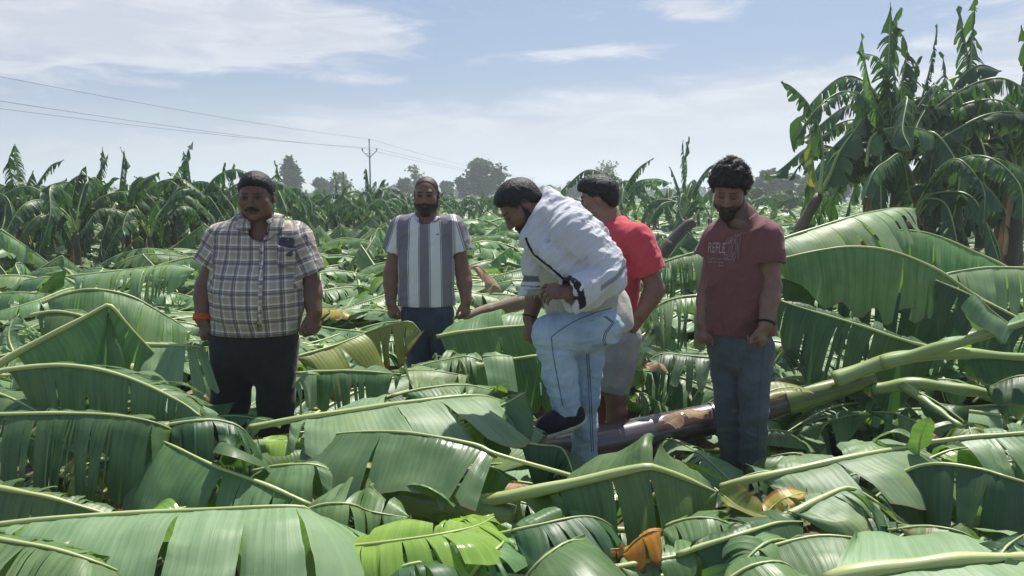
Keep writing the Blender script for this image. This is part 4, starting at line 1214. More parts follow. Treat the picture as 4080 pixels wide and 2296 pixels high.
HL('shredded leaf heap in front of the striped man\'s feet', [(1600, 1490, -4.1), (1690, 1455, -4.1), (1790, 1432, -4.1), (1860, 1420, -4.1), (1930, 1440, -4.1)], 'leaf', W=.24, near=(-5, 2), far=(25, 1.6), tears=(9, 8), rr=(.011, .004), gap=.3, jit=1.4)
HL('flat leaf with drops below the shredded heap', [(1560, 1480, -3.9), (1680, 1475, -3.9), (1780, 1485, -3.9), (1870, 1500, -3.9)], 'leaf_pale', W=.25, near=(-15, .9), far=(-5, .7), tears=(1, 1), rr=(.006, .003))
HL('leaf with hanging broad tongues right of the plaid-shirted man\'s knee', [(1180, 1490, -3.85), (1290, 1482, -3.85), (1420, 1480, -3.85), (1600, 1492, -3.8)], 'leaf', W=.27, near=(-30, 2.2), far=(10, 1), wf=.7, tears=(6, 5), rr=(.012, .006), gap=.2)
HL('leaf strip hanging straight right of the plaid-shirted man\'s leg', [(1165, 1545, -3.75), (1210, 1495, -3.75), (1260, 1490, -3.75)], 'leaf_pale', W=.22, near=(-40, 2.4), far=(0, 1), wf=.2, tears=(1, 0), cut=(True, True), rr=(.004, .003))
HL('low leaf with a lit ridge behind the long pale midrib', [(1560, 1580, -3.5), (1700, 1548, -3.55), (1850, 1535, -3.6), (1980, 1560, -3.5)], 'leaf', W=.26, near=(-10, 1), far=(8, .9), tears=(4, 5), rr=(.011, .004))
HL('leaf arching left of the raised shoe', [(1820, 1680, -3.25), (1930, 1650, -3.3), (2030, 1600, -3.35), (2100, 1560, -3.4)], 'leaf', W=.28, near=(-20, 1.2), far=(0, 1.2), tears=(2, 6), rr=(.013, .005))
HL('rumpled light leaf with a snapped stalk left of the raised shoe', [(1960, 1665, -3.3), (2045, 1618, -3.35), (2060, 1622, -3.35), (2110, 1700, -3.3), (2170, 1740, -3.25)], 'leaf_pale', W=.15, near=(-15, 1.5), far=(0, 1), tears=(4, 4), rr=(.009, .004))
HL('yellow-green rolled leaf pointing at the raised shoe', [(1780, 1745, -3.05), (1860, 1710, -3.1), (1925, 1680, -3.15)], 'leaf_young', W=.09, near=(-30, 2), far=(10, 1.5), tears=(0, 0), rr=(.006, .003))
HL('dark ragged leaf under the raised shoe', [(2040, 1760, -3.1), (2150, 1775, -3.1), (2240, 1790, -3.1), (2290, 1900, -2.9)], 'leaf_dark', W=.22, near=(-50, 2), far=(-20, 1), tears=(2, 2), rr=(.007, .003))
HL('bright green leaf scrap below the wet leaf', [(1920, 1850, .36), (1985, 1880, .36), (2030, 1920, .33)], 'leaf_young', W=.14, near=(-40, 1), far=(-10, 1), tears=(0, 0), rr=(.005, .003))
# --- right middle
HL('ribbed lit leaf rising to the right behind the maroon-shirted man\'s arm', [(3020, 1005, -5.0), (3116, 955, -5.0), (3390, 866, -5.1), (3480, 845, -5.15), (3580, 828, -5.2), (3650, 835, -5.2)], 'leaf_pale', W=.44, near=(-10, 1.6), far=(-20, 1.8), tears=(8, 7), rows=10, rr=(.016, .006), t0=.03, jit=.4, gap=.12, lean=.2, tear_t=(.42, .5, .57, .64, .7, .76, .83, .9))
HL('great arched leaf with a wavy hem right of the maroon-shirted man', [(4100, 1298, -4.45), (3960, 1225, -4.45), (3860, 1165, -4.45), (3728, 1076, -4.45), (3562, 1006, -4.45), (3397, 985, -4.45), (3259, 1000, -4.45), (3080, 1040, -4.45)], 'leaf', W=.40, near=(-66, 2.6), far=(-30, 2), wf=.7, tears=(6, 4), rows=12, rr=(.020, .008), t0=.30, tear_t=(.36, .41, .47, .53), wave=.045, jit=.4, gap=.05, lean=0)
HL('second arched leaf above the wavy-hemmed one at right', [(4120, 1140, -5.3), (4000, 1062, -5.3), (3893, 1010, -5.3), (3728, 939, -5.3), (3600, 918, -5.3), (3515, 928, -5.3)], 'leaf', W=.46, near=(-40, 2), far=(-30, 2), tears=(5, 5), rows=10, rr=(.018, .007), t0=.1, jit=.4, gap=.08, cut=(False, True))
HL('arched leaf cut by the right edge below the second arch', [(4250, 1085, -5.0), (4080, 1070, -5.0), (3930, 1068, -5.0), (3780, 1090, -5.0), (3690, 1130, -5.0)], 'leaf_pale', W=.38, near=(-35, 1.8), far=(-10, 1.2), tears=(4, 4), rows=9, rr=(.014, .007), cut=(True, False), t0=.02, jit=.5)
HL('dark leaf with rolled-back strips along a pale slanting midrib at right', [(3800, 1410, -3.95), (3618, 1363, -4.0), (3400, 1290, -4.05), (3204, 1231, -4.1), (3080, 1190, -4.15)], 'leaf_dark', W=.44, near=(-72, 2.0), far=(48, 2.6), wf=.5, tears=(6, 13), rows=10, rr=(.014, .007), t0=.06, jit=.6, gap=.12)
HL('wide shaded leaf behind the slanting midrib at right', [(3900, 1290, -4.8), (3600, 1170, -4.9), (3300, 1118, -4.9), (3100, 1110, -4.9)], 'leaf_dark', W=.55, near=(-60, 2), far=(0, 1), wf=.5, tears=(7, 4), rows=9, rr=(.012, .006), t0=.05)
HL('shaded leaf under the lower pale midrib at the right edge', [(4250, 1370, -4.3), (4080, 1282, -4.3), (3900, 1192, -4.35), (3728, 1117, -4.4)], 'leaf_dark', W=.45, near=(-74, 2), far=(20, 2), wf=.3, tears=(4, 8), rows=9, rr=(.015, .008), t0=.02, cut=(True, False))
HL('thick pale leaf stalk slanting up to the right edge', [(3520, 1458, -3.75), (3700, 1410, -3.65), (3900, 1350, -3.5), (4080, 1292, -3.4), (4300, 1225, -3.3)], 'leaf_pale', W=.20, near=(-70, 1), far=(30, 1), wn=0, wf=.8, t0=.28, tears=(0, 2), rr=(.030, .014), thick=True, rib='rib_green')
HL('long curved green leaf stalk running to the right edge from the fallen trunk', [(3330, 1528, -3.82), (3480, 1470, -3.78), (3618, 1434, -3.72), (3838, 1418, -3.65), (4080, 1432, -3.6), (4300, 1452, -3.6)], 'leaf_dark', W=.35, near=(-70, 2), far=(0, 1), wf=0, t0=.55, tears=(3, 0), cut=(False, True), rr=(.040, .014), thick=True, rib='rib_green')
HL('lower green leaf stalk with a bright node at the right edge', [(3480, 1560, -3.85), (3673, 1540, -3.75), (3850, 1565, -3.7), (4080, 1590, -3.65), (4300, 1605, -3.6)], wn=0, wf=0, rr=(.020, .022), rib='rib_green', name='leaf_stalk', cat='leaf stalk')
HL('slanting thin stalk dropping from the lower green stalk', [(3596, 1545, -3.7), (3700, 1612, -3.5), (3830, 1705, -3.3)], wn=0, wf=0, rr=(.016, .012), rib='rib_green', name='leaf_stalk', cat='leaf stalk')
HL('folded triangular leaf flap standing over the thick pale stalk', [(4050, 1312, -3.42), (3960, 1245, -3.47), (3885, 1170, -3.52)], 'leaf_pale', W=.13, near=(-25, 1), far=(-55, 1.5), tears=(0, 0), rows=8, rr=(.004, .003), cut=(True, True), t0=.01)
HL('rounded dark leaf lobe at the right edge over the green stalks', [(4180, 1500, -3.4), (4050, 1500, -3.45), (3930, 1545, -3.5)], 'leaf_dark', W=.2, near=(-20, 1), far=(-20, 1), tears=(0, 0), rr=(.006, .003))
HL('small fern-like torn leaf right of the maroon-shirted man\'s hip', [(3130, 1446, -4.5), (3220, 1436, -4.5), (3320, 1434, -4.5), (3420, 1440, -4.5)], 'leaf_pale', W=.24, near=(-5, .9), far=(5, .6), tears=(9, 6), rr=(.008, .004), gap=.25, lean=.5)
HL('dark green upturned leaf beside the maroon-shirted man\'s hand', [(3080, 1460, -4.1), (3120, 1400, -4.1), (3160, 1375, -4.1), (3190, 1400, -4.1)], 'leaf_dark', W=.2, near=(0, 1.3), far=(0, 1.3), tears=(6, 6), gap=.3, rr=(.008, .003))
HL('flat leaf behind the fallen trunk right of the maroon-shirted man', [(3060, 1530, -4.2), (3160, 1510, -4.2), (3280, 1500, -4.2)], 'leaf', W=.18, near=(-5, .6), far=(5, .5), tears=(3, 3), rr=(.006, .003))
HL('yellow-green split sheath peeling off the fallen trunk', [(3010, 1590, -3.72), (3090, 1552, -3.76), (3170, 1545, -3.78), (3195, 1560, -3.74)], 'leaf_olive', W=.07, near=(10, 1), far=(30, .5), tears=(0, 0), rr=(.004, .003), cut=(True, True))
HL('dry tan leaf flap lying on the fallen trunk', [(2640, 1700, -3.72), (2720, 1640, -3.76), (2790, 1640, -3.78), (2830, 1665, -3.78)], 'leaf_dry', rib='rib_dry', W=.085, near=(0, 1.2), far=(10, 1), tears=(1, 1), name='dry_leaf', cat='dry leaf', rr=(.004, .003), cut=(True, False))
HL('dry brown leaf husk under the raised shoe', [(1990, 1760, -3.3), (2060, 1735, -3.35), (2140, 1725, -3.35), (2210, 1735, -3.4)], 'leaf_dry', rib='rib_dry', W=.09, near=(0, 1.2), far=(15, .8), tears=(2, 2), name='dry_leaf', cat='dry leaf', rr=(.006, .003))
HL('torn leaf hanging between the red and maroon shirts', [(2870, 990, -5.6), (2760, 1010, -5.6), (2660, 1040, -5.6), (2560, 1075, -5.6)], 'leaf', W=.36, near=(-25, 2), far=(5, 1), tears=(9, 5), rr=(.014, .006), gap=.25, rows=9)
HL('dark upright torn leaf between the red and maroon shirts', [(2660, 1040, -6.2), (2700, 980, -6.2), (2745, 925, -6.2)], 'leaf_dark', W=.3, near=(-20, .8), far=(-20, .8), tears=(1, 1), near_dir=(1, 0, 0), rr=(.01, .004))
HL('wide leaf with drooping fingers left of the maroon-shirted man\'s elbow', [(2900, 1200, -4.7), (2780, 1180, -4.7), (2660, 1200, -4.7), (2560, 1260, -4.7)], 'leaf', W=.42, near=(-20, 1.6), far=(0, 1), tears=(8, 5), rows=9, rr=(.014, .006), gap=.15)
HL('leaf with a pale midrib left of the maroon-shirted man\'s hip', [(2900, 1580, -4.3), (2780, 1530, -4.35), (2660, 1490, -4.4), (2550, 1475, -4.4)], 'leaf', W=.36, near=(-15, 1.3), far=(10, 1.2), tears=(6, 7), rows=9, rr=(.014, .006), gap=.15)
HL('pale tall leaf leaning behind the red-shirted man\'s shorts', [(2560, 1560, -4.6), (2555, 1450, -4.6), (2600, 1360, -4.65), (2680, 1300, -4.7)], 'leaf_pale', W=.26, near=(-10, .8), far=(-10, 1.0), tears=(2, 4), near_dir=(1, -.2, 0), rr=(.012, .005))
HL('green leaf in front of the maroon-shirted man\'s hip at left', [(2870, 1430, -4.2), (2760, 1420, -4.2), (2640, 1410, -4.2), (2580, 1440, -4.2)], 'leaf_dark', W=.28, near=(-10, 1.5), far=(10, 1), tears=(6, 6), rr=(.01, .004), gap=.25)
HL('curved strips of leaf left of the maroon-shirted man\'s shin', [(2700, 1700, -4.1), (2640, 1620, -4.15), (2570, 1570, -4.2), (2530, 1565, -4.2)], 'leaf', W=.25, near=(0, 1.8), far=(0, 1.5), tears=(6, 5), rr=(.008, .004), gap=.25)
HL('small dry twisted leaf end left of the maroon-shirted man\'s hip', [(2560, 1470, -4.0), (2610, 1445, -4.0), (2640, 1460, -4.0), (2650, 1480, -4.0)], 'leaf_dry', rib='rib_dry', W=.06, near=(0, 1.2), far=(0, 1), tears=(1, 1), name='dry_leaf', cat='dry leaf', rr=(.004, .003))
HL('tan dry leaf flap near the striped man\'s right hand', [(1870, 1080, -7.5), (1900, 1060, -7.5), (1950, 1100, -7.5), (1990, 1150, -7.4)], 'leaf_dry', rib='rib_dry', W=.18, near=(-20, 1.5), far=(-20, 1.2), tears=(2, 2), name='dry_leaf', cat='dry leaf', rr=(.008, .004))
HL('withered brown curl beside the striped man\'s left hand', [(1590, 1250, -5.4), (1600, 1220, -5.4), (1620, 1260, -5.4), (1630, 1300, -5.4)], 'leaf_dry', rib='rib_dry', W=.09, near=(-20, 1.5), far=(-20, 1.2), tears=(1, 1), name='dry_leaf', cat='dry leaf', rr=(.006, .003))
HL('pale yellow leaf scrap right of the plaid-shirted man\'s forearm', [(1200, 1260, -5.2), (1270, 1235, -5.2), (1350, 1235, -5.2), (1400, 1260, -5.2)], 'leaf_yellow', W=.14, near=(-10, 1), far=(0, 1), tears=(2, 2), rr=(.006, .003))

# loose torn scraps lying over the pile
rgs = random.Random(23)
scraps = 0
while scraps < 64:
    px = rgs.uniform(-80, 4160)
    py = rgs.uniform(1330, 2280)
    if 850 < px < 1180 and py < 1680:
        continue
    if 1600 < px < 1830 and py < 1470:
        continue
    if 2080 < px < 2560 and py < 1840:
        continue
    if 2780 < px < 3080 and py < 1930:
        continue
    h0 = rgs.uniform(.16, .42)
    P0 = Hh(px, py, h0)
    a = rgs.gauss(0, .7) + (math.pi if rgs.random() < .5 else 0)
    Ln = rgs.uniform(.18, .5)
    c_, s_ = math.cos(a), math.sin(a)
    bend = rgs.uniform(-.12, .12)
    ctrl = [P0 + (-c_ * Ln, -s_ * Ln, rgs.uniform(-.10, .0)), P0 + (-c_ * Ln * .3, -s_ * Ln * .3 + bend * .5, .05), P0 + (c_ * Ln * .4, s_ * Ln * .4 + bend, .03), P0 + (c_ * Ln, s_ * Ln, rgs.uniform(-.14, -.02))]
    blade, r = leaf_geo(ctrl, W=rgs.uniform(.08, .2), near=(rgs.uniform(-25, 20), 1.4), far=(rgs.uniform(-25, 20), 1.4), tears=(rgs.randrange(2, 8), rgs.randrange(2, 8)), seed=scraps + 400, rows=6, step=.03, rr=(.006, .002), gap=.4, jit=1.9, lean=rgs.uniform(.1, .5))
    e_ = thing('leaf_scrap', tuple(ctrl[0]), 'loose shredded scrap of banana leaf lying over the foreground pile', 'leaf scrap', 'loose leaf scraps', absolute=True)
    mt = rgs.choice(('leaf', 'leaf_dark', 'leaf', 'leaf_pale', 'leaf', 'leaf_young', 'leaf_dark', 'leaf', 'leaf_mottled', 'leaf_olive', 'leaf_dry'))
    obj('blade', mesh_np('blade', blade[0], blade[1], (M[mt],), blade[2], blade[3]), e_)
    obj('midrib', mesh_np('midrib', r[0], r[1], (M['rib_green' if mt != 'leaf_dry' else 'rib_dry'],), r[2]), e_)
    scraps += 1

# narrow strips torn off the blades
for k_ in range(70):
    px, py = rgs.uniform(-60, 4140), rgs.uniform(1400, 2290)
    if (850 < px < 1180 and py < 1690) or (1600 < px < 1830 and py < 1480) or (2080 < px < 2560 and py < 1840) or (2780 < px < 3080 and py < 1930):
        continue
    P0 = Hh(px, py, rgs.uniform(.18, .44))
    a, Ln = rgs.uniform(0, 6.28), rgs.uniform(.10, .30)
    c_, s_ = math.cos(a), math.sin(a)
    ctrl = [P0 + (-c_ * Ln, -s_ * Ln, rgs.uniform(-.14, .04)), P0 + (-c_ * Ln * .3, -s_ * Ln * .3, rgs.uniform(.0, .06)), P0 + (c_ * Ln * .4, s_ * Ln * .4 + rgs.uniform(-.06, .06), rgs.uniform(-.02, .05)), P0 + (c_ * Ln, s_ * Ln, rgs.uniform(-.18, .03))]
    blade, r = leaf_geo(ctrl, W=rgs.uniform(.018, .045), near=(rgs.uniform(-40, 40), .5), far=(rgs.uniform(-40, 40), .5), tears=(0, 0), seed=k_ + 900, rows=3, step=.02, rr=(.0012, .0008), ribn=4, rough_=.03)
    o_ = obj('leaf_strip', mesh_np('leaf_strip', blade[0], blade[1], (M[rgs.choice(('leaf', 'leaf_dark', 'leaf_pale', 'leaf', 'leaf_young', 'leaf_olive', 'leaf_dry'))],), blade[2], blade[3]))
    tag(o_, 'narrow strip torn from a banana blade lying on the pile', 'leaf strip', 'narrow torn leaf strips')

# filler leaves in the depth of the pile
rgq = random.Random(11)
for i in range(74):
    Yp = rgq.uniform(2.0, 5.8)
    xp = rgq.uniform(-.95, .95) * Yp
    px = CX + FPX * xp / Yp
    a = rgq.gauss(0, .6) + (math.pi if rgq.random() < .5 else 0)
    Ln = rgq.uniform(.5, .9)
    hh = rgq.uniform(.04, .13) if Yp < 4.4 and abs(xp) < .68 * Yp else rgq.uniform(.08, .24)
    c, s_ = math.cos(a), math.sin(a)
    ctrl = [(xp - c * Ln, Yp - s_ * Ln, hh * .5), (xp - c * Ln * .4, Yp - s_ * Ln * .4, hh), (xp + c * Ln * .3, Yp + s_ * Ln * .3, hh * 1.1), (xp + c * Ln, Yp + s_ * Ln, hh * .4)]
    blade, r = leaf_geo(ctrl, W=rgq.uniform(.2, .32), near=(-10, 1.1), far=(-10, 1.1), tears=(rgq.randrange(2, 9), rgq.randrange(2, 9)), seed=i + 200, rows=6, step=.05, rr=(.012, .004))
    e = thing('banana_leaf', ctrl[0], 'banana leaf low in the pile, mostly covered by other leaves', 'banana leaf', 'leaves deep in the foreground pile', absolute=True)
    obj('blade', mesh_np('blade', blade[0], blade[1], (M[rgq.choice(('leaf', 'leaf_dark', 'leaf', 'leaf_pale'))],), blade[2], blade[3]), e)
    obj('midrib', mesh_np('midrib', r[0], r[1], (M['rib'],), r[2]), e)
for i in range(26):
    Yp = rgq.uniform(2.6, 4.6)
    xp = rgq.uniform(-.2, .62) * Yp
    a = rgq.uniform(0, 6.28)
    Ln = rgq.uniform(.08, .2)
    c, s_ = math.cos(a), math.sin(a)
    hh = rgq.uniform(.06, .16)
    ctrl = [(xp - c * Ln, Yp - s_ * Ln, hh * .7), (xp, Yp, hh), (xp + c * Ln, Yp + s_ * Ln, hh * .7)]
    blade, r = leaf_geo(ctrl, W=rgq.uniform(.04, .09), near=(20, 1.3), far=(-10, 1.1), tears=(2, 2), seed=i + 300, rows=5, step=.03, rr=(.004, .002))
    e = thing('dry_leaf', ctrl[0], 'small crumpled brown leaf on the soil under the pile', 'dry leaf', 'brown leaf litter', absolute=True)
    obj('blade', mesh_np('blade', blade[0], blade[1], (M['leaf_dry'],), blade[2], blade[3]), e)
    obj('midrib', mesh_np('midrib', r[0], r[1], (M['rib_dry'],), r[2]), e)


# ---------------------------------------------------------------- fallen pseudostems
def fallen_trunk(label, pts, radii, mat, seams=(), name='fallen_banana_log'):
    P, L = catmull([U(*p) for p in pts], 60)
    rad = np.interp(np.linspace(0, 1, 60), np.linspace(0, 1, len(radii)), radii)
    x = np.linspace(0, 1, 60)
    for s in seams:
        rad = rad + .006 * (1 / (1 + np.exp(np.clip((x - s) * 220, -40, 40))) - .5)
    e = thing(name, tuple(P[0]), label, 'banana stem', None, absolute=True)
    v, f, uv = tube(P, rad, 22)
    # sheaths make the section slightly angular
    c = np.repeat(P, 22, axis=0)
    a = uv[:-2, 1] * 2 * np.pi
    v[:-2] = c + (v[:-2] - c) * (1 + .035 * np.sin(3 * a + np.repeat(x, 22) * 5) + .015 * np.sin(7 * a))[:, None]
    obj('pseudostem', mesh_np('pseudostem', v, f, (M[mat],), uv), e)
    return e, P, rad


e, P, rad = fallen_trunk('thick glossy purple-brown fallen banana trunk lying behind the maroon-shirted man\'s shins', [(2150, 1812, 3.78), (2330, 1780, 3.82), (2500, 1745, 3.86), (2840, 1672, 3.93), (3100, 1612, 3.93), (3300, 1558, 3.9), (3480, 1500, 3.88)],
                         (.086, .088, .088, .084, .078, .068, .05), 'stem_dark', (.22, .58, .72))
# sheath collars where leaf bases wrap the trunk
for k, (i0, i1) in enumerate(((31, 38), (44, 59))):
    idx = np.arange(i0, i1 + 1)
    v, f, uv = tube(P[idx], rad[idx] * np.linspace(1.10, 1.03, len(idx)), 20, False)
    obj('sheath', mesh_np('sheath', v, f, (M['stem_green' if k else 'stem_dark'],), uv), e)
fallen_trunk('dark wet fallen trunk in shadow at the centre foreground', [(1330, 1935, 2.85), (1500, 1960, 2.83), (1700, 1990, 2.8), (1900, 2030, 2.76), (2050, 2060, 2.72)], (.08, .078, .075, .07, .05), 'stem_green', (.4, .8))
fallen_trunk('dry brown banana trunk lying right of the striped man', [(1850, 1275, 5.4), (1950, 1240, 5.4), (2060, 1210, 5.4), (2140, 1190, 5.4), (2240, 1170, 5.4)], (.045, .05, .055, .06, .06), 'stem_dry', (.3, .6))
fallen_trunk('broken leaning trunk stump between the red and maroon shirts', [(2630, 1040, 7.2), (2690, 960, 7.2), (2740, 900, 7.2), (2765, 885, 7.2)], (.10, .09, .07, .05), 'stem_brown', (.4,))
# ---------------------------------------------------------------- people: smooth-blended solids turned into one surface
class Sdf:
    def __init__(s, lo, hi, h=.005):
        s.h = h
        s.lo = np.asarray(lo, float) - .03
        n = np.ceil((np.asarray(hi, float) + .03 - s.lo) / h).astype(int) + 1
        s.ax = [s.lo[i] + h * np.arange(n[i]) for i in range(3)]
        s.D = np.full(tuple(n), .5, np.float32)

    def sub(s, lo, hi):
        sl = []
        for i in range(3):
            a = int(np.clip((lo[i] - s.lo[i]) / s.h - 1, 0, s.D.shape[i]))
            b = int(np.clip((hi[i] - s.lo[i]) / s.h + 2, 0, s.D.shape[i]))
            sl.append(slice(a, max(a, b)))
        sl = tuple(sl)
        x = s.ax[0][sl[0]][:, None, None].astype(np.float32)
        y = s.ax[1][sl[1]][None, :, None].astype(np.float32)
        z = s.ax[2][sl[2]][None, None, :].astype(np.float32)
        return sl, x, y, z

    def mixin(s, sl, d, k, op):
        A = s.D[sl]
        if A.size == 0:
            return
        if op == 'sub':
            A, d = -A, d
        if k > 0:
            hh = np.clip(.5 + .5 * (d - A) / k, 0, 1)
            r = d * (1 - hh) + A * hh - k * hh * (1 - hh)
        else:
            r = np.minimum(A, d)
        s.D[sl] = -r if op == 'sub' else r

    def cone(s, a, b, r1, r2, k=.02, ax=None, fk=1.0, op='u', flat=False):
        a, b = np.asarray(a, float), np.asarray(b, float)
        m = max(r1, r2) * max(1, 1 / fk if fk > 1 else 1) + k + .02
        sl, x, y, z = s.sub(np.minimum(a, b) - m, np.maximum(a, b) + m)
        d = b - a
        L2 = max(d @ d, 1e-9)
        X, Y_, Z = x - a[0], y - a[1], z - a[2]
        t_ = np.clip((X * d[0] + Y_ * d[1] + Z * d[2]) / L2, 0, 1)
        X, Y_, Z = X - t_ * d[0], Y_ - t_ * d[1], Z - t_ * d[2]
        if ax is not None:
            n = nrm(ax)
            c = (X * n[0] + Y_ * n[1] + Z * n[2]) * (1 / fk - 1)
            X, Y_, Z = X + c * n[0], Y_ + c * n[1], Z + c * n[2]
        dd = np.sqrt(X * X + Y_ * Y_ + Z * Z) - (r1 + (r2 - r1) * t_)
        if fk < 1:
            dd = dd * (.5 + .5 * fk)
        if flat:
            n = nrm(d)
            dd = np.maximum(dd, (x - b[0]) * n[0] + (y - b[1]) * n[1] + (z - b[2]) * n[2])
        s.mixin(sl, dd, k, op)

    def ell(s, c, r, R=None, k=.015, op='u'):
        c, r = np.asarray(c, float), np.asarray(r, float)
        m = r.max() + k + .02
        sl, x, y, z = s.sub(c - m, c + m)
        X, Y_, Z = x - c[0], y - c[1], z - c[2]
        if R is not None:
            X, Y_, Z = (X * R[0, i] + Y_ * R[1, i] + Z * R[2, i] for i in range(3))
        k0 = np.sqrt((X / r[0]) ** 2 + (Y_ / r[1]) ** 2 + (Z / r[2]) ** 2) + 1e-6
        k1 = np.sqrt((X / r[0] ** 2) ** 2 + (Y_ / r[1] ** 2) ** 2 + (Z / r[2] ** 2) ** 2) + 1e-6
        s.mixin(sl, k0 * (k0 - 1) / k1, k, op)

    def cut(s, pt, n, c=None, rad=9.0, k=.004):
        """drop what lies on the n side of the plane (within rad of c)"""
        n = nrm(n)
        pt = np.asarray(pt, float)
        c = pt if c is None else np.asarray(c)
        sl, x, y, z = s.sub(c - rad, c + rad)
        d = (x - pt[0]) * n[0] + (y - pt[1]) * n[1] + (z - pt[2]) * n[2]
        s.mixin(sl, -d + np.zeros_like(s.D[sl]), k, 'sub')

    def displace(s, fn, band=.03):
        mk = np.abs(s.D) < band
        i = np.argwhere(mk)
        p = s.lo + s.h * i
        s.D[mk] += fn(p).astype(np.float32)

    def mesh(s, relax=1):
        D = s.D
        ins = D < 0
        c = np.zeros(tuple(np.array(D.shape) - 1), np.uint8)
        for a in (0, 1):
            for b in (0, 1):
                for d in (0, 1):
                    c += ins[a:D.shape[0] - 1 + a, b:D.shape[1] - 1 + b, d:D.shape[2] - 1 + d]
        mk = (c > 0) & (c < 8)
        I = np.argwhere(mk)
        idx = np.full(c.shape, -1, np.int32)
        idx[mk] = np.arange(len(I))
        pos = np.zeros((len(I), 3))
        cnt = np.zeros(len(I))
        cor = [(a, b, d) for a in (0, 1) for b in (0, 1) for d in (0, 1)]
        for p in cor:
            for ax in range(3):
                if p[ax] == 0:
                    q = list(p)
                    q[ax] = 1
                    da = D[I[:, 0] + p[0], I[:, 1] + p[1], I[:, 2] + p[2]]
                    db = D[I[:, 0] + q[0], I[:, 1] + q[1], I[:, 2] + q[2]]
                    cr = (da < 0) != (db < 0)
                    tt = np.where(cr, da / np.where(cr, da - db, 1), 0)
                    pt = np.tile(np.array(p, float), (len(I), 1))
                    pt[:, ax] += tt
                    pos += pt * cr[:, None]
                    cnt += cr
        v = s.lo + s.h * (I + pos / np.maximum(cnt, 1)[:, None])
        quads = []
        for ax in range(3):
            b, d = (ax + 1) % 3, (ax + 2) % 3
            s0 = [slice(1, -1)] * 3
            s1 = [slice(1, -1)] * 3
            s0[ax], s1[ax] = slice(0, -1), slice(1, None)
            A, B_ = ins[tuple(s0)], ins[tuple(s1)]
            E = np.argwhere(A != B_)
            fl = A[tuple(E.T)]
            E = E.copy()
            E[:, b] += 1
            E[:, d] += 1
            qs = []
            for ob, od in ((-1, -1), (0, -1), (0, 0), (-1, 0)):
                e = E.copy()
                e[:, b] += ob
                e[:, d] += od
                qs.append(idx[tuple(e.T)])
            q = np.stack(qs, -1)
            q[~fl] = q[~fl][:, ::-1]
            quads.append(q)
        q = np.concatenate(quads)
        q = q[(q >= 0).all(1)]
        for _ in range(relax):
            acc = np.zeros_like(v)
            n = np.zeros(len(v))
            for a in range(4):
                np.add.at(acc, q[:, a], v[q[:, (a + 1) % 4]])
                np.add.at(n, q[:, a], 1)
            v = v * .5 + .5 * acc / np.maximum(n, 1)[:, None]
        return v, q


def vnormals(v, q):
    n = np.cross(v[q[:, 2]] - v[q[:, 0]], v[q[:, 3]] - v[q[:, 1]])
    a = np.zeros_like(v)
    for k in range(4):
        np.add.at(a, q[:, k], n)
    return nrm(a)


def fold_noise(amp, sc, along, seed=0, squash=.35, amp2=None):
    """cloth folds: ridged noise drawn out along a direction"""
    al = nrm(along)

    def fn(p):
        c = p @ al
        q = p - np.outer(c, al) * (1 - squash)
        w = np.stack([vnoise(q * sc * .5 + 7 * i, seed + i) for i in range(3)], -1) * .35
        a = 1 - 2 * np.abs(vnoise(q * sc + w, seed + 3))
        b = 1 - 2 * np.abs(vnoise(q * sc * 2.3 + w, seed + 4))
        return -amp * (a * .7 + .3 * a * a) - (amp * .4 if amp2 is None else amp2) * b
    return fn


def head_frame(f, up):
    f = nrm(f)
    ex = nrm(np.cross(up, f))
    ey = -f
    ez = np.cross(ex, ey)
    return np.stack([ex, ey, ez], 1)


class Head:
    def __init__(s, c, f, up, sc=1.0, wide=1.0):
        s.c, s.R, s.sc, s.wide = np.asarray(c, float), head_frame(f, np.asarray(up, float)), sc, wide

    def w(s, x, y, z):
        return s.c + s.R @ (np.array([x * s.wide, y, z]) * s.sc)

    def local(s, p):
        q = (p - s.c) @ s.R / s.sc
        q[:, 0] /= s.wide
        return q

    def add(s, F, infl=0.0, ears=True, fat=0.0):
        k, w, R = s.sc, s.w, s.R
        e = lambda c, r, kk=.015, op='u': F.ell(w(*c), (np.array(r) * (s.wide, 1, 1) + infl) * k, R, kk * k, op)
        cn = lambda a, b, r1, r2, kk=.015: F.cone(w(*a), w(*b), (r1 + infl) * k, (r2 + infl) * k, kk * k)
        e((0, .012, .034), (.074, .094, .080), 0)
        e((0, -.028, -.01), (.064, .062, .075), .03)
        e((0, -.040, -.068), (.053 + fat, .048, .044 + fat * .6), .03)
        e((0, -.074, -.098 - fat * .3), (.022, .018, .016), .025)
        for sx in (-1, 1):
            e((sx * .043, -.056, -.022), (.024 + fat * .6, .026, .022 + fat), .02)
            e((sx * .052, -.012, -.062), (.016 + fat, .03, .028), .03)
        if infl == 0:
            cn((-.034, -.080, .026), (.034, -.080, .026), .012, .012, .016)
            for sx in (-1, 1):
                e((sx * .031, -.099, .004), (.017, .014, .011), .012, 'sub')
                e((sx * .031, -.077, .003), (.0135, .0125, .0105), .002)
            cn((0, -.088, .014), (0, -.110, -.030), .0085, .0125, .010)
            for sx in (-1, 1):
                e((sx * .0135, -.099, -.036), (.0095, .012, .0085), .008)
            e((0, -.0915, -.060), (.023, .010, .0065), .006)
            e((0, -.0895, -.071), (.019, .010, .0065), .005)
            if ears:
                for sx in (-1, 1):
                    e((sx * .080, .014, -.004), (.008, .020, .031), .008)
                    e((sx * .092, .010, .002), (.009, .011, .018), .006, 'sub')


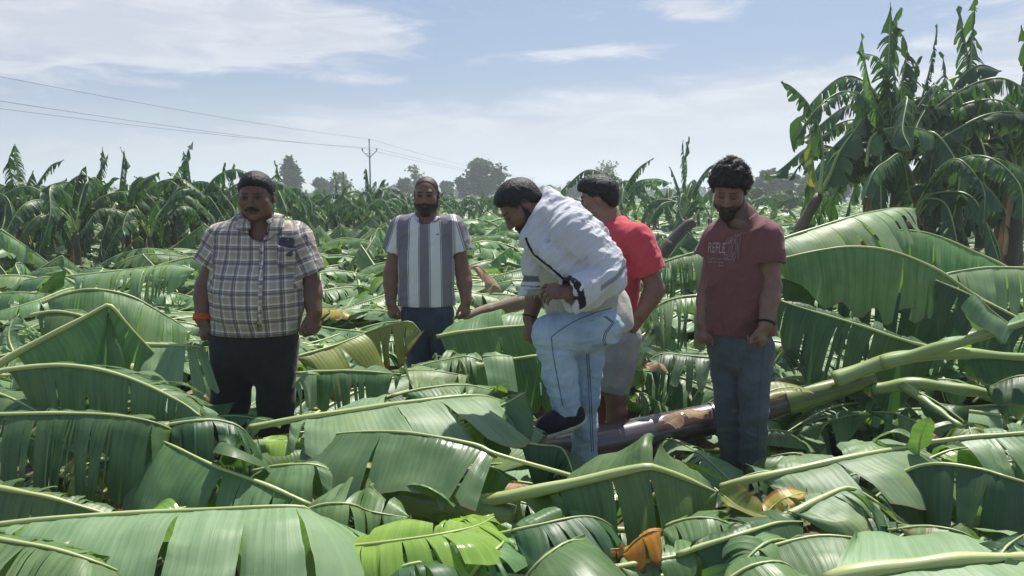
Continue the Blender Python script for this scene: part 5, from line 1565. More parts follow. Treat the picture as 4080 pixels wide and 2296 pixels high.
def hand(F, wr, d, n, th, curl=(35, 30, 25), s=1.0, spread=.10, thumb=(.86, .42, -.34), curls=None):
    """palm, four fingers of three bones, thumb; d: to the fingers, n: out of the back of the hand, th: towards the thumb"""
    d = nrm(d)
    n = nrm(np.asarray(n, float) - (np.asarray(n) @ d) * d)
    th_ = nrm(np.cross(d, n))
    th_ = th_ if th_ @ np.asarray(th, float) > 0 else -th_
    wr = np.asarray(wr, float)
    F.cone(wr + d * .012 * s, wr + d * .070 * s, .034 * s, .038 * s, .02, n, .46)
    F.cone(wr + d * .066 * s - th_ * .026 * s, wr + d * .074 * s + th_ * .026 * s, .016 * s, .016 * s, .012)
    for i, (o_, L, r) in enumerate(((.030, .074, .0098), (.0105, .082, .0100), (-.0095, .076, .0096), (-.028, .060, .0086))):
        b = wr + (d * (.080 - .003 * abs(i - 1)) + th_ * o_) * s
        cu = curls[i] if curls else curl
        di = nrm(d + th_ * (1.5 - i) * spread)
        a = 0
        for j, fr in enumerate((.46, .30, .24)):
            a += math.radians(cu[j])
            dj = di * math.cos(a) - n * math.sin(a)
            e = b + dj * L * fr * s
            F.cone(b, e, r * s * (1 - .10 * j), r * s * (.92 - .12 * j), .004)
            b = e
    b = wr + (d * .022 + th_ * .026 - n * .006) * s
    td = nrm(d * thumb[0] + th_ * thumb[1] + n * thumb[2])
    m_ = b + td * .036 * s
    F.cone(b, m_, .015 * s, .0125 * s, .012)
    t2 = nrm(td + d * .6 - n * .2)
    F.cone(m_, m_ + t2 * .032 * s, .0115 * s, .0105 * s, .004)
    F.cone(m_ + t2 * .032 * s, m_ + nrm(t2 + d * .4) * .056 * s, .0105 * s, .0085 * s, .004)


def cloth_mat(name, col, col2=None, rough=.85, weave=900.0, vsc=9.0, bump=.25, use_col=False, sheen=.15, trans=0.0):
    m, t = new_mat(name)
    tcn = t.add('ShaderNodeTexCoord').outputs['Object']
    base = t.mix(t.step(t.noise(tcn, vsc, 5, .65), .3, .7), col, col2 or tuple(c * .82 for c in col))
    if use_col:
        ca = t.add('ShaderNodeVertexColor', layer_name='Col').outputs[0]
        base = t.mix(1.0, base, ca, 'MULTIPLY')
    fine = t.noise(tcn, weave, 2, .5)
    mid = t.noise(tcn, 55, 4, .6)
    h_ = t.math('ADD', t.math('MULTIPLY', fine, .25), mid)
    p = t.add('ShaderNodeBsdfPrincipled')
    t.link(base, p.inputs['Base Color'])
    p.inputs['Roughness'].default_value = rough
    p.inputs['Specular IOR Level'].default_value = .25
    p.inputs['Sheen Weight'].default_value = sheen
    t.link(t.bump(h_, bump, .006), p.inputs['Normal'])
    o = t.add('ShaderNodeOutputMaterial')
    if trans:
        tr = t.add('ShaderNodeBsdfTranslucent')
        t.link(base, tr.inputs['Color'])
        mx = t.add('ShaderNodeMixShader')
        mx.inputs[0].default_value = trans
        t.link(p.outputs[0], mx.inputs[1])
        t.link(tr.outputs[0], mx.inputs[2])
        t.link(mx.outputs[0], o.inputs['Surface'])
    else:
        t.link(p.outputs[0], o.inputs['Surface'])
    return m


def skin_mat():
    m, t = new_mat('skin')
    tcn = t.add('ShaderNodeTexCoord').outputs['Object']
    ca = t.add('ShaderNodeVertexColor', layer_name='Col').outputs[0]
    n = t.noise(tcn, 28, 5, .65)
    base = t.mix(t.step(n, .3, .7), ca, t.mix(1.0, ca, (.84, .80, .78), 'MULTIPLY'))
    p = t.add('ShaderNodeBsdfPrincipled')
    t.link(base, p.inputs['Base Color'])
    p.inputs['Roughness'].default_value = .46
    p.inputs['Specular IOR Level'].default_value = .42
    p.inputs['Subsurface Weight'].default_value = .08
    p.inputs['Subsurface Radius'].default_value = (.012, .005, .003)
    p.inputs['Subsurface Scale'].default_value = 1.0
    t.link(t.bump(t.noise(tcn, 420, 3, .6), .15, .002), p.inputs['Normal'])
    o = t.add('ShaderNodeOutputMaterial')
    t.link(p.outputs[0], o.inputs['Surface'])
    return m


M['skin'] = skin_mat()
M['hair'] = simple_mat('black_hair', (.010, .009, .008), .5, .35, (.022, .018, .016), 60.0, .7, 300.0)
M['beard'] = simple_mat('black_beard', (.014, .011, .010), .6, .35, (.030, .024, .020), 90.0, .6, 300.0)


def uv_stripes(name, kind):
    """printed / woven stripes that follow the garment's own UVs (metres)"""
    m, t = new_mat(name)
    s = t.sep(t.add('ShaderNodeUVMap', uv_map='UVMap').outputs[0])

    def band(x, period, a, b, soft=.0006):
        f = t.math('MULTIPLY', t.math('FRACT', t.math('DIVIDE', t.math('ADD', x, 10 * period), period)), period)
        return t.math('MULTIPLY', t.step(f, a - soft, a + soft), t.step(f, b - soft, b + soft, 1.0, 0.0))
    if kind == 'plaid':
        base = (.42, .35, .265)  # cream cloth browned down: the shirt's shade is put into this base
        P_ = .074
        navy, white = (.050, .058, .095), (.74, .73, .72)
        col = base
        for x_ in (s[0], s[1]):
            col = t.mix(t.math('MULTIPLY', band(x_, P_, .046, .064), .30), col, (.30, .27, .26))
            col = t.mix(t.math('MULTIPLY', band(x_, P_, .025, .032), .62), col, white)
            col = t.mix(t.math('MULTIPLY', band(x_, P_, .067, .070), .5), col, white)
        for x_ in (s[0], s[1]):
            col = t.mix(t.math('MULTIPLY', band(x_, P_, .003, .015), .62), col, navy)
            col = t.mix(t.math('MULTIPLY', band(x_, P_, .0185, .0225), .66), col, navy)
    else:
        P_ = .150
        x = s[0]
        col = t.mix(band(x, P_, .040, .110, .001), (.70, .70, .70), (.205, .195, .225))
        for a in (.0335, .1125):
            col = t.mix(band(x, P_, a, a + .0045), col, (.10, .095, .11))
        for a in (.0385, .1085):
            col = t.mix(band(x, P_, a - .0005, a + .0025), col, (.72, .72, .72))
    tcn = t.add('ShaderNodeTexCoord').outputs['Object']
    h_ = t.math('ADD', t.math('MULTIPLY', t.noise(tcn, 900, 2, .5), .25), t.noise(tcn, 50, 4, .6))
    p = t.add('ShaderNodeBsdfPrincipled')
    t.link(col, p.inputs['Base Color'])
    p.inputs['Roughness'].default_value = .85
    p.inputs['Specular IOR Level'].default_value = .2
    p.inputs['Sheen Weight'].default_value = .1
    t.link(t.bump(h_, .3, .006), p.inputs['Normal'])
    o = t.add('ShaderNodeOutputMaterial')
    t.link(p.outputs[0], o.inputs['Surface'])
    return m


M['plaid'] = uv_stripes('plaid_cotton', 'plaid')
M['stripes'] = uv_stripes('striped_jersey', 'stripes')
M['black_trousers'] = cloth_mat('black_trousers', (.018, .018, .022), (.028, .028, .033))
M['dark_denim'] = cloth_mat('dark_denim', (.035, .050, .080), (.075, .095, .135), vsc=7)
M['light_denim'] = cloth_mat('light_denim', (.24, .34, .47), (.42, .52, .62), vsc=6)
M['grey_denim'] = cloth_mat('grey_blue_denim', (.072, .092, .104), (.112, .134, .148), vsc=7)
M['grey_shorts'] = cloth_mat('grey_denim_shorts', (.26, .26, .26), (.36, .36, .35), vsc=8)
M['red_jersey'] = cloth_mat('red_jersey', (.62, .075, .100), (.55, .062, .088), vsc=5)
M['maroon_jersey'] = cloth_mat('maroon_jersey', (.185, .075, .072), (.155, .062, .062), vsc=5)
M['kurta'] = cloth_mat('beige_grey_kurta', (.34, .335, .29), (.46, .45, .40), vsc=120, bump=.35)
M['shawl'] = cloth_mat('white_shawl', (.66, .67, .70), (.60, .61, .65), use_col=True, trans=.12, bump=.35)
M['shoe'] = simple_mat('black_mesh_shoe', (.012, .013, .016), .75, .3, (.022, .022, .026), 60, .4, 500)
M['sole'] = simple_mat('shoe_sole', (.50, .50, .42), .7, .3, (.40, .40, .33), 30)
M['thread'] = simple_mat('orange_thread', (.70, .16, .05), .8, .2, (.55, .10, .04), 200, .5, 500)
M['black_band'] = simple_mat('black_cord', (.012, .011, .012), .7, .3)
M['phone'] = simple_mat('phone_glass', (.015, .015, .02), .12, .5, coat=.5)
M['button'] = simple_mat('shirt_button', (.62, .60, .55), .35, .5)
M['print'] = simple_mat('pale_print', (.42, .34, .34), .7, .3)
M['seam'] = simple_mat('seam_thread', (.10, .13, .18), .9, .2)
M['buzz'] = simple_mat('cropped_hair', (.030, .022, .018), .5, .4, (.048, .034, .027), 200.0, .5, 500.0)


class Person:
    def __init__(s, label, base):
        s.e = thing('person', tuple(base), label, 'person', None, absolute=True)
        s.bvh = {}

    def solid(s, name, prims, mat, h=.005, cuts=(), subs=(), disp=(), uv=None, col=None, relax=1, parent=None, post=None, extra=None):
        pts = []
        for p in prims:
            if p[0] in ('c', 'k'):
                m = max(p[3], p[4])
                pts += [np.array(p[1]) - m, np.array(p[1]) + m, np.array(p[2]) - m, np.array(p[2]) + m]
            elif p[0] == 'e':
                m = max(p[2])
                pts += [np.array(p[1]) - m, np.array(p[1]) + m]
            elif p[0] == 'box':
                pts += [np.array(p[1]), np.array(p[2])]
        F = Sdf(np.min(pts, 0), np.max(pts, 0), h)
        for p in prims:
            if p[0] in ('c', 'k'):
                F.cone(*p[1:], flat=p[0] == 'k')
            elif p[0] == 'e':
                F.ell(*p[1:])
        if extra:
            extra(F)
        for fn in disp:
            F.displace(fn)
        for p in subs:
            if p[0] == 'c':
                F.cone(*p[1:], op='sub')
            else:
                F.ell(*p[1:], op='sub')
        for c in cuts:
            F.cut(*c)
        v, q = F.mesh(relax)
        if post:
            v = post(v, vnormals(v, q))
        me = mesh_np(name, v, q, (M[mat],), uv(v) if uv else None, None, None, True, col(v) if col else None)
        o = obj(name, me, parent or s.e)
        s.bvh[name] = (v, q)
        return o

    def tree(s, name):
        v, q = s.bvh[name]
        return BVHTree.FromPolygons([Vector(a) for a in v], [tuple(int(i) for i in a) for a in q])

    def on(s, bt, px, py, off=.002):
        """point on a garment where it shows at photo pixel (px,py)"""
        d_ = nrm(raydir(px, py))
        hit, n, i, dist = bt.ray_cast(Vector(CAMP), Vector(d_))
        if hit is None:
            return None
        return np.array(hit) + np.array(n) * off

    def strip(s, name, bt, path, r, mat, off=.001, n=40, parent=None):
        """seam, stitched edge or cord lying on a garment"""
        P = []
        path = np.asarray(path, float)
        L = np.concatenate([[0], np.cumsum(np.linalg.norm(np.diff(path, axis=0), axis=1))])
        for u_ in np.linspace(0, L[-1], n):
            h_ = s.on(bt, np.interp(u_, L, path[:, 0]), np.interp(u_, L, path[:, 1]), off)
            if h_ is not None and (not P or np.linalg.norm(h_ - P[-1]) < .12):
                P.append(h_)
        if len(P) < 3:
            return None
        v, f, uv = tube(np.array(P), r, 5)
        return obj(name, mesh_np(name, v, f, (M[mat],), uv), parent or s.e)

    def patch(s, name, bt, quad, mat, off=.004, nu=10, nv=10, uvf=None, thick=.003, bulge=0.0):
        """flat cloth piece sewn on a garment: quad of four photo pixels, tl tr br bl"""
        tl, tr, br, bl = (np.array(a, float) for a in quad)
        G = np.zeros((nu, nv, 3))
        for i, a in enumerate(np.linspace(0, 1, nu)):
            for j, b in enumerate(np.linspace(0, 1, nv)):
                p = (tl * (1 - a) + tr * a) * (1 - b) + (bl * (1 - a) + br * a) * b
                h_ = s.on(bt, p[0], p[1], off)
                G[i, j] = h_ if h_ is not None else np.nan
        m_ = np.nanmean(G[..., 1])
        for i in range(nu):
            for j in range(nv):
                if np.isnan(G[i, j, 0]):
                    a, b = i / (nu - 1), j / (nv - 1)
                    p = (tl * (1 - a) + tr * a) * (1 - b) + (bl * (1 - a) + br * a) * b
                    G[i, j] = U(p[0], p[1], m_)
        vv = -nrm(np.stack([G.mean((0, 1)) - CAMP])[0])
        sh = np.sin(np.linspace(0, np.pi, nu))[:, None] * np.sin(np.linspace(0, np.pi, nv))[None]
        G = G + vv * (bulge * sh)[..., None]
        back = G - vv * thick
        v = np.concatenate([G.reshape(-1, 3), back.reshape(-1, 3)])
        i = np.arange(nu - 1)[:, None] * nv
        j = np.arange(nv - 1)[None]
        q = np.stack([i + j, i + j + 1, i + nv + j + 1, i + nv + j], -1).reshape(-1, 4)
        k = nu * nv
        ring = [a * nv for a in range(nu)] + [(nu - 1) * nv + b for b in range(1, nv)] + [a * nv + nv - 1 for a in range(nu - 2, -1, -1)] + [b for b in range(nv - 2, 0, -1)]
        sd = np.array([[ring[a], ring[(a + 1) % len(ring)], ring[(a + 1) % len(ring)] + k, ring[a] + k] for a in range(len(ring))])
        fa = np.concatenate([q, q[:, ::-1] + k, sd])
        return obj(name, mesh_np(name, v, fa, (M[mat],), uvf(v) if uvf else np.zeros((len(v), 2))), s.e)


def face_col(H, base, lips=(.13, .055, .05), line=None, down=False, stubble=True):
    base = np.array(base) * 1.22

    def fn(v):
        c = np.tile(base, (len(v), 1))
        c *= (1 + .10 * vnoise(v * 14, 2))[:, None]
        q = H.local(v.copy())
        x, y, z = np.abs(q[:, 0]), q[:, 1], q[:, 2]
        fr = y < -.045

        def put(mk, col, a=1.0):
            c[mk] = c[mk] * (1 - a) + np.array(col) * a
        near = (np.linalg.norm(q, axis=1) < .2)
        if line is not None:
            hl = np.interp(y, [a_ for a_, b_ in line], [b_ for a_, b_ in line])
            put(near & (z > hl - .003 + .004 * vnoise(v * 160, 5)) & (z > -.07), (.022, .017, .015), .88)
        if stubble:
            tp = np.interp(y, (-.12, -.09, -.07, -.045, -.02, .004, .006), (-.050, -.044, -.050, -.046, -.020, .014, -.2))
            put(near & (z < tp + .006 * vnoise(v * 140, 6)) & (z > -.125) & (y < .006), base * .28, .55)
        put(near & fr & (((x - .031) / .021) ** 2 + ((z - .004) / .013) ** 2 < 1), base * .62, .7)
        if down:
            put(near & fr & (((x - .031) / .016) ** 2 + ((z + .004) / .0032) ** 2 < 1), (.02, .014, .012))
        else:
            put(near & fr & (((x - .031) / .0150) ** 2 + ((z - .002) / .0050) ** 2 < 1), (.085, .078, .074))
            put(near & fr & (((x - .031) / .0070) ** 2 + ((z - .002) / .0058) ** 2 < 1), (.01, .008, .008))
            put(near & fr & (x > .014) & (x < .049) & (np.abs(z - .0085 + 9 * (x - .031) ** 2) < .003), (.02, .013, .011), .9)
        put(near & fr & (x > .010) & (x < .052) & (np.abs(z - (.028 - .06 * np.abs(x - .036))) < .0048), (.022, .017, .015), .8)
        put(near & fr & (y < -.07) & (x < .023) & (z < -.054) & (z > -.078), lips, .75)
        put(near & fr & (y < -.08) & (x < .021) & (np.abs(z + .0655) < .0022), (.03, .015, .015), .9)
        put(near & (y < -.08) & (np.abs(x - .009) < .0045) & (np.abs(z + .042) < .005), (.02, .01, .01), .8)
        return c
    return fn


def hair_piece(P_, H, line, thick=.012, curl=.004, csc=60.0, nstr=1600, slen=.020, mat='hair', seed=1, lift=.2, top=0.0, front=0.0, name='hair'):
    """hair cap over the skull down to a hairline, with loose strands"""
    w = H.w
    lo = H.c - .19 * H.sc
    hi = H.c + .19 * H.sc
    ly, lz = np.array([a for a, b in line]), np.array([b for a, b in line])

    def extra(F):
        k = H.sc
        F.ell(w(0, .012, .034), (np.array((.074 * H.wide, .094, .080)) + thick) * k, H.R, 0)
        if top:
            F.ell(w(0, -.01 + front, .075), np.array((.064, .078, .05 + top)) * k, H.R, .03)
        F.ell(w(0, .045, -.03), (np.array((.060 * H.wide, .052, .065)) + thick * .6) * k, H.R, .03)
        if curl:
            F.displace(lambda p: -curl * (1 - 2 * np.abs(vnoise(p * csc, seed))) - curl * .6 * vnoise(p * csc * 2.1, seed + 1))
        sl, x, y, z = F.sub(lo, hi)
        q0, q1, q2 = x - H.c[0], y - H.c[1], z - H.c[2]
        yl = (q0 * H.R[0, 1] + q1 * H.R[1, 1] + q2 * H.R[2, 1]) / k
        zl = (q0 * H.R[0, 2] + q1 * H.R[1, 2] + q2 * H.R[2, 2]) / k
        xl = np.abs(q0 * H.R[0, 0] + q1 * H.R[1, 0] + q2 * H.R[2, 0]) / k
        jag = .004 * np.sin(xl * 210 + yl * 140) + .003 * np.sin(xl * 430 - yl * 300 + 1)
        d = np.interp(yl.ravel(), ly, lz).reshape(yl.shape).astype(np.float32) - zl + jag
        F.D[sl] += (min(thick, .012) * k * np.exp(-np.clip(-d, 0, 1) / .014)).astype(np.float32)
        F.mixin(sl, -(d * .8 * k), .006, 'sub')
        # keep the ears free
        for sx in (-1, 1):
            F.ell(w(sx * .09, .012, -.012), np.array((.03, .026, .036)) * k, H.R, .006, 'sub')
    o = P_.solid(name, [('box', lo, hi)], mat, .004, extra=extra)
    v, q = P_.bvh[name]
    nn_ = vnormals(v, q)
    rg = np.random.RandomState(seed)
    ql = H.local(v.copy())
    cand = np.arange(len(v))
    ii = rg.choice(cand, min(nstr, len(cand)), replace=False)
    fl = nrm(-np.outer(np.ones(len(ii)), H.R[:, 2]) * .5 + np.outer(np.sign(ql[ii, 0] + .02), H.R[:, 0]) * .4 - np.outer(np.ones(len(ii)), H.R[:, 1]) * .4 + rg.randn(len(ii), 3) * .75)
    n_ = nn_[ii]
    fl = nrm(fl - n_ * (fl * n_).sum(1)[:, None])
    dirs = nrm(fl + n_ * lift * rg.uniform(.4, 2.2, len(ii))[:, None])
    L = slen * rg.uniform(.5, 1.3, len(ii))
    side = nrm(np.cross(dirs, n_)) * .0011
    a = v[ii] - n_ * .002
    m_ = a + dirs * (L * .55)[:, None] + n_ * .001
    e = a + dirs * L[:, None] - n_ * (L * .35)[:, None]
    sv = np.stack([a - side, a + side, m_ + side * .8, m_ - side * .8, e], 1).reshape(-1, 3)
    b = np.arange(len(ii))[:, None] * 5
    quads = np.concatenate([b + 0, b + 1, b + 2, b + 3], 1)
    tris = np.concatenate([b + 3, b + 2, b + 4], 1)
    allv = np.concatenate([v, sv])
    me = mesh_np(name, allv, [q, quads + len(v), tris + len(v)], (M[mat],))
    o.data = me
    return o


def beard_piece(P_, H, full=True, thick=.007, seed=3, cheek=-.052, fat=0.0):
    w, k = H.w, H.sc
    lo, hi = H.c - .18 * k, H.c + .18 * k

    def extra(F):
        H.add(F, thick, False, fat)
        F.ell(w(0, -.082, -.062), np.array((.036, .022, .024)) * k, H.R, .01 * k)
        if full:
            F.ell(w(0, -.066, -.112), np.array((.034, .034, .026)) * k, H.R, .02 * k)
        F.displace(lambda p: -.0022 * vnoise(p * 120, seed) - .0015 * vnoise(p * 260, seed + 1))
        sl, x, y, z = F.sub(lo, hi)
        q0, q1, q2 = x - H.c[0], y - H.c[1], z - H.c[2]
        xl = np.abs(q0 * H.R[0, 0] + q1 * H.R[1, 0] + q2 * H.R[2, 0]) / k / H.wide
        yl = (q0 * H.R[0, 1] + q1 * H.R[1, 1] + q2 * H.R[2, 1]) / k
        zl = (q0 * H.R[0, 2] + q1 * H.R[1, 2] + q2 * H.R[2, 2]) / k
        top = np.interp(yl.ravel(), (-.12, -.09, -.07, -.045, -.02, -.004), (-.046, -.047, cheek, cheek, cheek + .028, .012)).reshape(yl.shape)
        d = zl - top + .003 * np.sin(xl * 260 + yl * 190)
        F.D[sl] += (thick * .9 * k * np.exp(-np.clip(-d, 0, 1) / .010)).astype(np.float32)
        d = np.maximum(d, yl - (.004 if full else -.02))
        d = np.maximum(d, -.135 - zl)
        if not full:
            d = np.maximum(d, np.where(zl > -.075, -1, .0) + 0 * d)
        F.mixin(sl, -(d * .9 * k).astype(np.float32), .004, 'sub')
        F.ell(w(0, -.105, -.066), np.array((.021, .030, .0065)) * k, H.R, .004 * k, 'sub')
    return P_.solid('beard', [('box', lo, hi)], 'beard', .004, extra=extra)


def arm_prims(sh, el, wr, r):
    return [('c', sh, el, r[0], r[1], .03), ('c', el, (np.asarray(el) * .68 + np.asarray(wr) * .32), r[1], r[1] * 1.02, .02), ('c', (np.asarray(el) * .68 + np.asarray(wr) * .32), wr, r[1] * 1.0, r[2], .02)]


def mid(a, b, f=.5):
    return np.asarray(a) * (1 - f) + np.asarray(b) * f


def shoe(P_, heel, toe, up, name='shoe', mat='shoe'):
    heel, toe = np.asarray(heel, float), np.asarray(toe, float)
    up = nrm(up)
    ft = nrm(toe - heel)
    up = nrm(up - (up @ ft) * ft)
    P_.solid(name, [('c', heel + up * .05, toe + up * .036, .052, .040, .02), ('c', heel + up * .03 + ft * .015, heel + up * .075 + ft * .02, .044, .040, .03),
                    ('c', mid(heel, toe, .35) + up * .05, mid(heel, toe, .7) + up * .045, .058, .050, .02)], mat, .005, cuts=[(heel + up * .012, -up, None, 9.0)])
    o = [ob for ob in P_.e.children if ob.name.startswith(name)][-1]
    P_.solid('sole', [('c', heel + up * .012, mid(heel, toe, .3) + up * .012, .052, .052, .01, up, .45), ('c', mid(heel, toe, .3) + up * .012, mid(heel, toe, .75) + up * .012, .052, .054, .01, up, .45),
                      ('c', mid(heel, toe, .75) + up * .012, toe + up * .016, .054, .043, .01, up, .45)], 'sole', .005, parent=o)
# ================================================================ person in the plaid shirt
def P1():
    Y0 = 3.9
    c = lambda x, y, d=0.0: V(x, y, Y0 + d)
    p = Person('heavy-set person in a cream and navy plaid shirt with orange thread on the wrist', (V(640, 600, Y0)[0], Y0, 0))
    H = Head(c(645, 496, -.02), (.02, -1, -.10), (0, -.05, 1), 1.0, 1.10)
    nb = c(652, 580, .03)
    shL, shR = c(566, 606, .02), c(738, 602, .02)
    elL, wrL = c(519, 722, .02), c(511, 803, -.04)
    elR, wrR = c(780, 718, .02), c(791, 786, -.04)
    fwd = np.array([0, -1.0, 0])
    zg = 0.02
    hipL, hipR = c(588, 860), c(694, 860)
    knL, knR = c(580, 1010, -.02), c(694, 1010, -.02)
    anL, anR = c(577, 1175, .02), c(697, 1175, .02)

    def bodyx(F):
        H.add(F, fat=.006)
        F.cone(H.w(0, .012, -.05), nb, .062, .072, .03)
        hand(F, wrL, (.05, -.15, -1), (-.75, -.65, .1), (.4, -.9, 0), (48, 45, 35), 1.08)
        hand(F, wrR, (-.02, -.2, -1), (.8, -.55, .1), (-.5, -.8, 0), (38, 40, 30), 1.08)
    prims = [('c', nb, c(650, 690), .10, .20, .05, fwd, .7), ('c', c(650, 690), c(642, 850), .205, .20, .05, fwd, .7),
             ('c', nb, shL, .07, .06, .04), ('c', nb, shR, .07, .06, .04),
             ('c', hipL, knL, .10, .07, .03), ('c', knL, anL, .065, .045, .03), ('c', hipR, knR, .10, .07, .03), ('c', knR, anR, .065, .045, .03),
             ('c', anL, anL + (0, -.14, -.05), .04, .032, .02), ('c', anR, anR + (0, -.14, -.05), .04, .032, .02),
             ('box', H.c - .16, H.c + .16), ('box', wrL - .24, wrL + .1), ('box', wrR - .24, wrR + .1),
             ('c', c(652, 590, -.02), c(655, 640, -.045), .06, .06, .04)]
    prims += arm_prims(shL, elL, wrL, (.064, .056, .042)) + arm_prims(shR, elR, wrR, (.064, .055, .041))
    p.solid('body', prims, 'skin', .005, extra=bodyx, col=face_col(H, (.135, .070, .048), line=((-.12, .072), (-.085, .074), (-.05, .050), (-.03, .018), (.02, .006), (.07, -.055), (.12, -.06)), stubble=False))
    hair_piece(p, H, ((-.12, .072), (-.085, .074), (-.05, .050), (-.03, .018), (.02, .006), (.07, -.055), (.12, -.06)), .010, .002, 90, 2200, .014, seed=2, top=.006, lift=.16)
    # moustache
    p.solid('moustache', [('c', H.w(-.030, -.086, -.060), H.w(0, -.100, -.049), .007, .009, .008), ('c', H.w(0, -.100, -.049), H.w(.030, -.086, -.060), .009, .007, .008)], 'beard', .003, disp=[lambda q: -.0015 * vnoise(q * 160, 4)])
    # shirt
    hem = c(640, 835)
    slL, slR = c(530, 664, .01), c(777, 690, .01)
    sdL, sdR = nrm(slL - shL), nrm(slR - shR)
    sp = [('c', c(650, 625), c(648, 720), .190, .232, .05, fwd, .66), ('c', c(648, 720), c(641, 860), .234, .236, .05, fwd, .70),
          ('e', c(650, 752, -.045), (.215, .180, .20), None, .05),
          ('c', c(650, 592, .04), shL, .085, .088, .05), ('c', c(652, 592, .04), shR, .085, .088, .05),
          ('k', shL, slL, .086, .083, .03), ('k', shR, slR, .087, .084, .03)]

    def uv(v):
        u_ = v.copy()
        r = np.zeros((len(v), 2))
        th = np.arctan2(v[:, 0] - c(646, 700)[0], -(v[:, 1] - (Y0 + .02)))
        r[:, 0] = .62 * (v[:, 0] - c(657, 700)[0]) + .38 * th * .21
        r[:, 1] = v[:, 2]
        for sh_, sd_, sgn in ((shL, sdL, -1), (shR, sdR, 1)):
            d_ = v - sh_
            tt = d_ @ sd_
            perp = np.array([sd_[2], 0, -sd_[0]]) * (1 if sd_[2] < 0 else -1)
            mk = (sgn * (v[:, 0] - sh_[0]) > .028) & (v[:, 2] > slL[2] - .12)
            r[mk, 0] = (d_ @ perp)[mk] + .02
            r[mk, 1] = tt[mk] + .03
        return r
    fo = [fold_noise(.009, 9, (.3, 0, 1), 5, .45), fold_noise(.005, 18, (1, .3, .5), 8, .35)]
    p.solid('shirt', sp, 'plaid', .005,
            cuts=[((0, 0, hem[2]), (0, 0, -1), hem, .6)],
            subs=[('c', slL - sdL * .05, slL, .064, .073, .004), ('c', slR - sdR * .05, slR, .064, .074, .004),
                  ('c', c(651, 545, .0), c(652, 592, -.02), .082, .072, .012), ('c', c(652, 580, -.10), c(658, 612, -.17), .060, .020, .010), ('c', c(658, 606, -.17), c(660, 628, -.19), .022, .004, .006)],
            disp=fo, uv=uv)
    bt = p.tree('shirt')
    S = 1.58385
    # collar flaps, placket, pocket, buttons
    for quad, b_ in ((((606 * S, 545 * S), (624 * S, 556 * S), (661 * S, 612 * S), (596 * S, 578 * S)), .014),
                     (((692 * S, 540 * S), (712 * S, 546 * S), (716 * S, 578 * S), (664 * S, 612 * S)), .016)):
        p.patch('collar', bt, quad, 'plaid', .014, 9, 9, lambda v: np.stack([v[:, 0] * 1.3 + .01, v[:, 2] * 1.2], -1), .004, b_)
    p.patch('placket', bt, ((654 * S, 612 * S), (664 * S, 612 * S), (657 * S, 833 * S), (646 * S, 833 * S)), 'plaid', .0035, 4, 26, lambda v: np.stack([v[:, 0] - c(657, 700)[0] + .045, v[:, 2] + .02], -1), .003)
    p.patch('pocket', bt, ((699 * S, 618 * S), (748 * S, 624 * S), (744 * S, 678 * S), (698 * S, 672 * S)), 'plaid', .022, 10, 10, lambda v: np.stack([v[:, 0] - c(657, 700)[0] + .01, v[:, 2] + .008], -1), .004, .006)
    for (bx, by) in ((660, 629), (657, 673), (654, 722), (652, 772)):
        h_ = p.on(bt, bx * S, by * S, .007)
        v, f, uvb = tube([h_ + (0, .003, 0), h_ + (0, -.0015, 0), h_ + (0, -.002, 0)], [.0058, .0058, .004], 10)
        obj('button', mesh_np('button', v, f, (M['button'],), uvb), p.e)
    # trousers
    p.solid('trousers', [('c', c(640, 815), c(640, 870), .212, .205, .03, fwd, .72), ('c', hipL, knL, .125, .098, .03), ('c', knL, c(576, 1190), .097, .084, .03),
                         ('c', hipR, knR, .120, .096, .03), ('c', knR, c(697, 1190), .096, .085, .03), ('e', c(640, 880, .03), (.15, .12, .09), None, .04)],
            'black_trousers', .006, disp=[fold_noise(.004, 10, (1, 0, .25), 11, .4)])
    # wrist thread
    for k in range(3):
        a = np.linspace(0, 2 * np.pi, 25)
        ax_ = nrm(wrL - elL)
        b1 = nrm(np.cross(ax_, (0, 1, 0)))
        b2 = np.cross(ax_, b1)
        cc = wrL - ax_ * (.012 - .010 * k + .006)
        v, f, uvb = tube(cc + (np.cos(a)[:, None] * b1 + np.sin(a)[:, None] * b2) * .0475, .006, 6, False)
        obj('wrist_thread', mesh_np('wrist_thread', v, f, (M['thread'],), uvb), p.e)
    # phone standing in the breast pocket: a thing of its own
    ph = p.on(bt, 722 * S, 607 * S, .003)
    n_ = nrm(np.array([.03, -1, .25]))
    xx = nrm(np.array([1, .0, -.10]))
    zz = np.cross(xx, -n_)
    zz = zz if zz[2] > 0 else -zz
    q = []
    for sx, sz in ((-1, -1), (1, -1), (1, 1), (-1, 1)):
        for ang in ((180, 270) if (sx, sz) == (-1, -1) else (270, 360) if (sx, sz) == (1, -1) else (0, 90) if (sx, sz) == (1, 1) else (90, 180)):
            a = math.radians(ang)
            q.append((sx * .030 + .008 * math.cos(a), sz * .040 + .008 * math.sin(a)))
    ctr = ph - zz * .030
    fr = np.array([ctr + xx * a + zz * b - (-n_) * .004 for a, b in q])
    bk = np.array([ctr + xx * a + zz * b + (-n_) * .004 for a, b in q])
    k = len(q)
    v = np.concatenate([fr, bk])
    sd = np.array([[i, (i + 1) % k, (i + 1) % k + k, i + k] for i in range(k)])
    e = thing('phone', tuple(ctr), 'black mobile phone standing in the plaid shirt\'s breast pocket', 'phone', None, absolute=True)
    me = bpy.data.meshes.new('phone_body')
    me.from_pydata([tuple(a) for a in v], [], [tuple(range(k)), tuple(range(2 * k - 1, k - 1, -1))] + [tuple(int(x) for x in r) for r in sd])
    me.materials.append(M['phone'])
    obj('phone_body', me, e)
    lc = ctr + xx * .006 + zz * .034 - (-n_) * .0046
    v, f, uvb = tube([lc, lc + n_ * .0015], [.004, .004], 10)
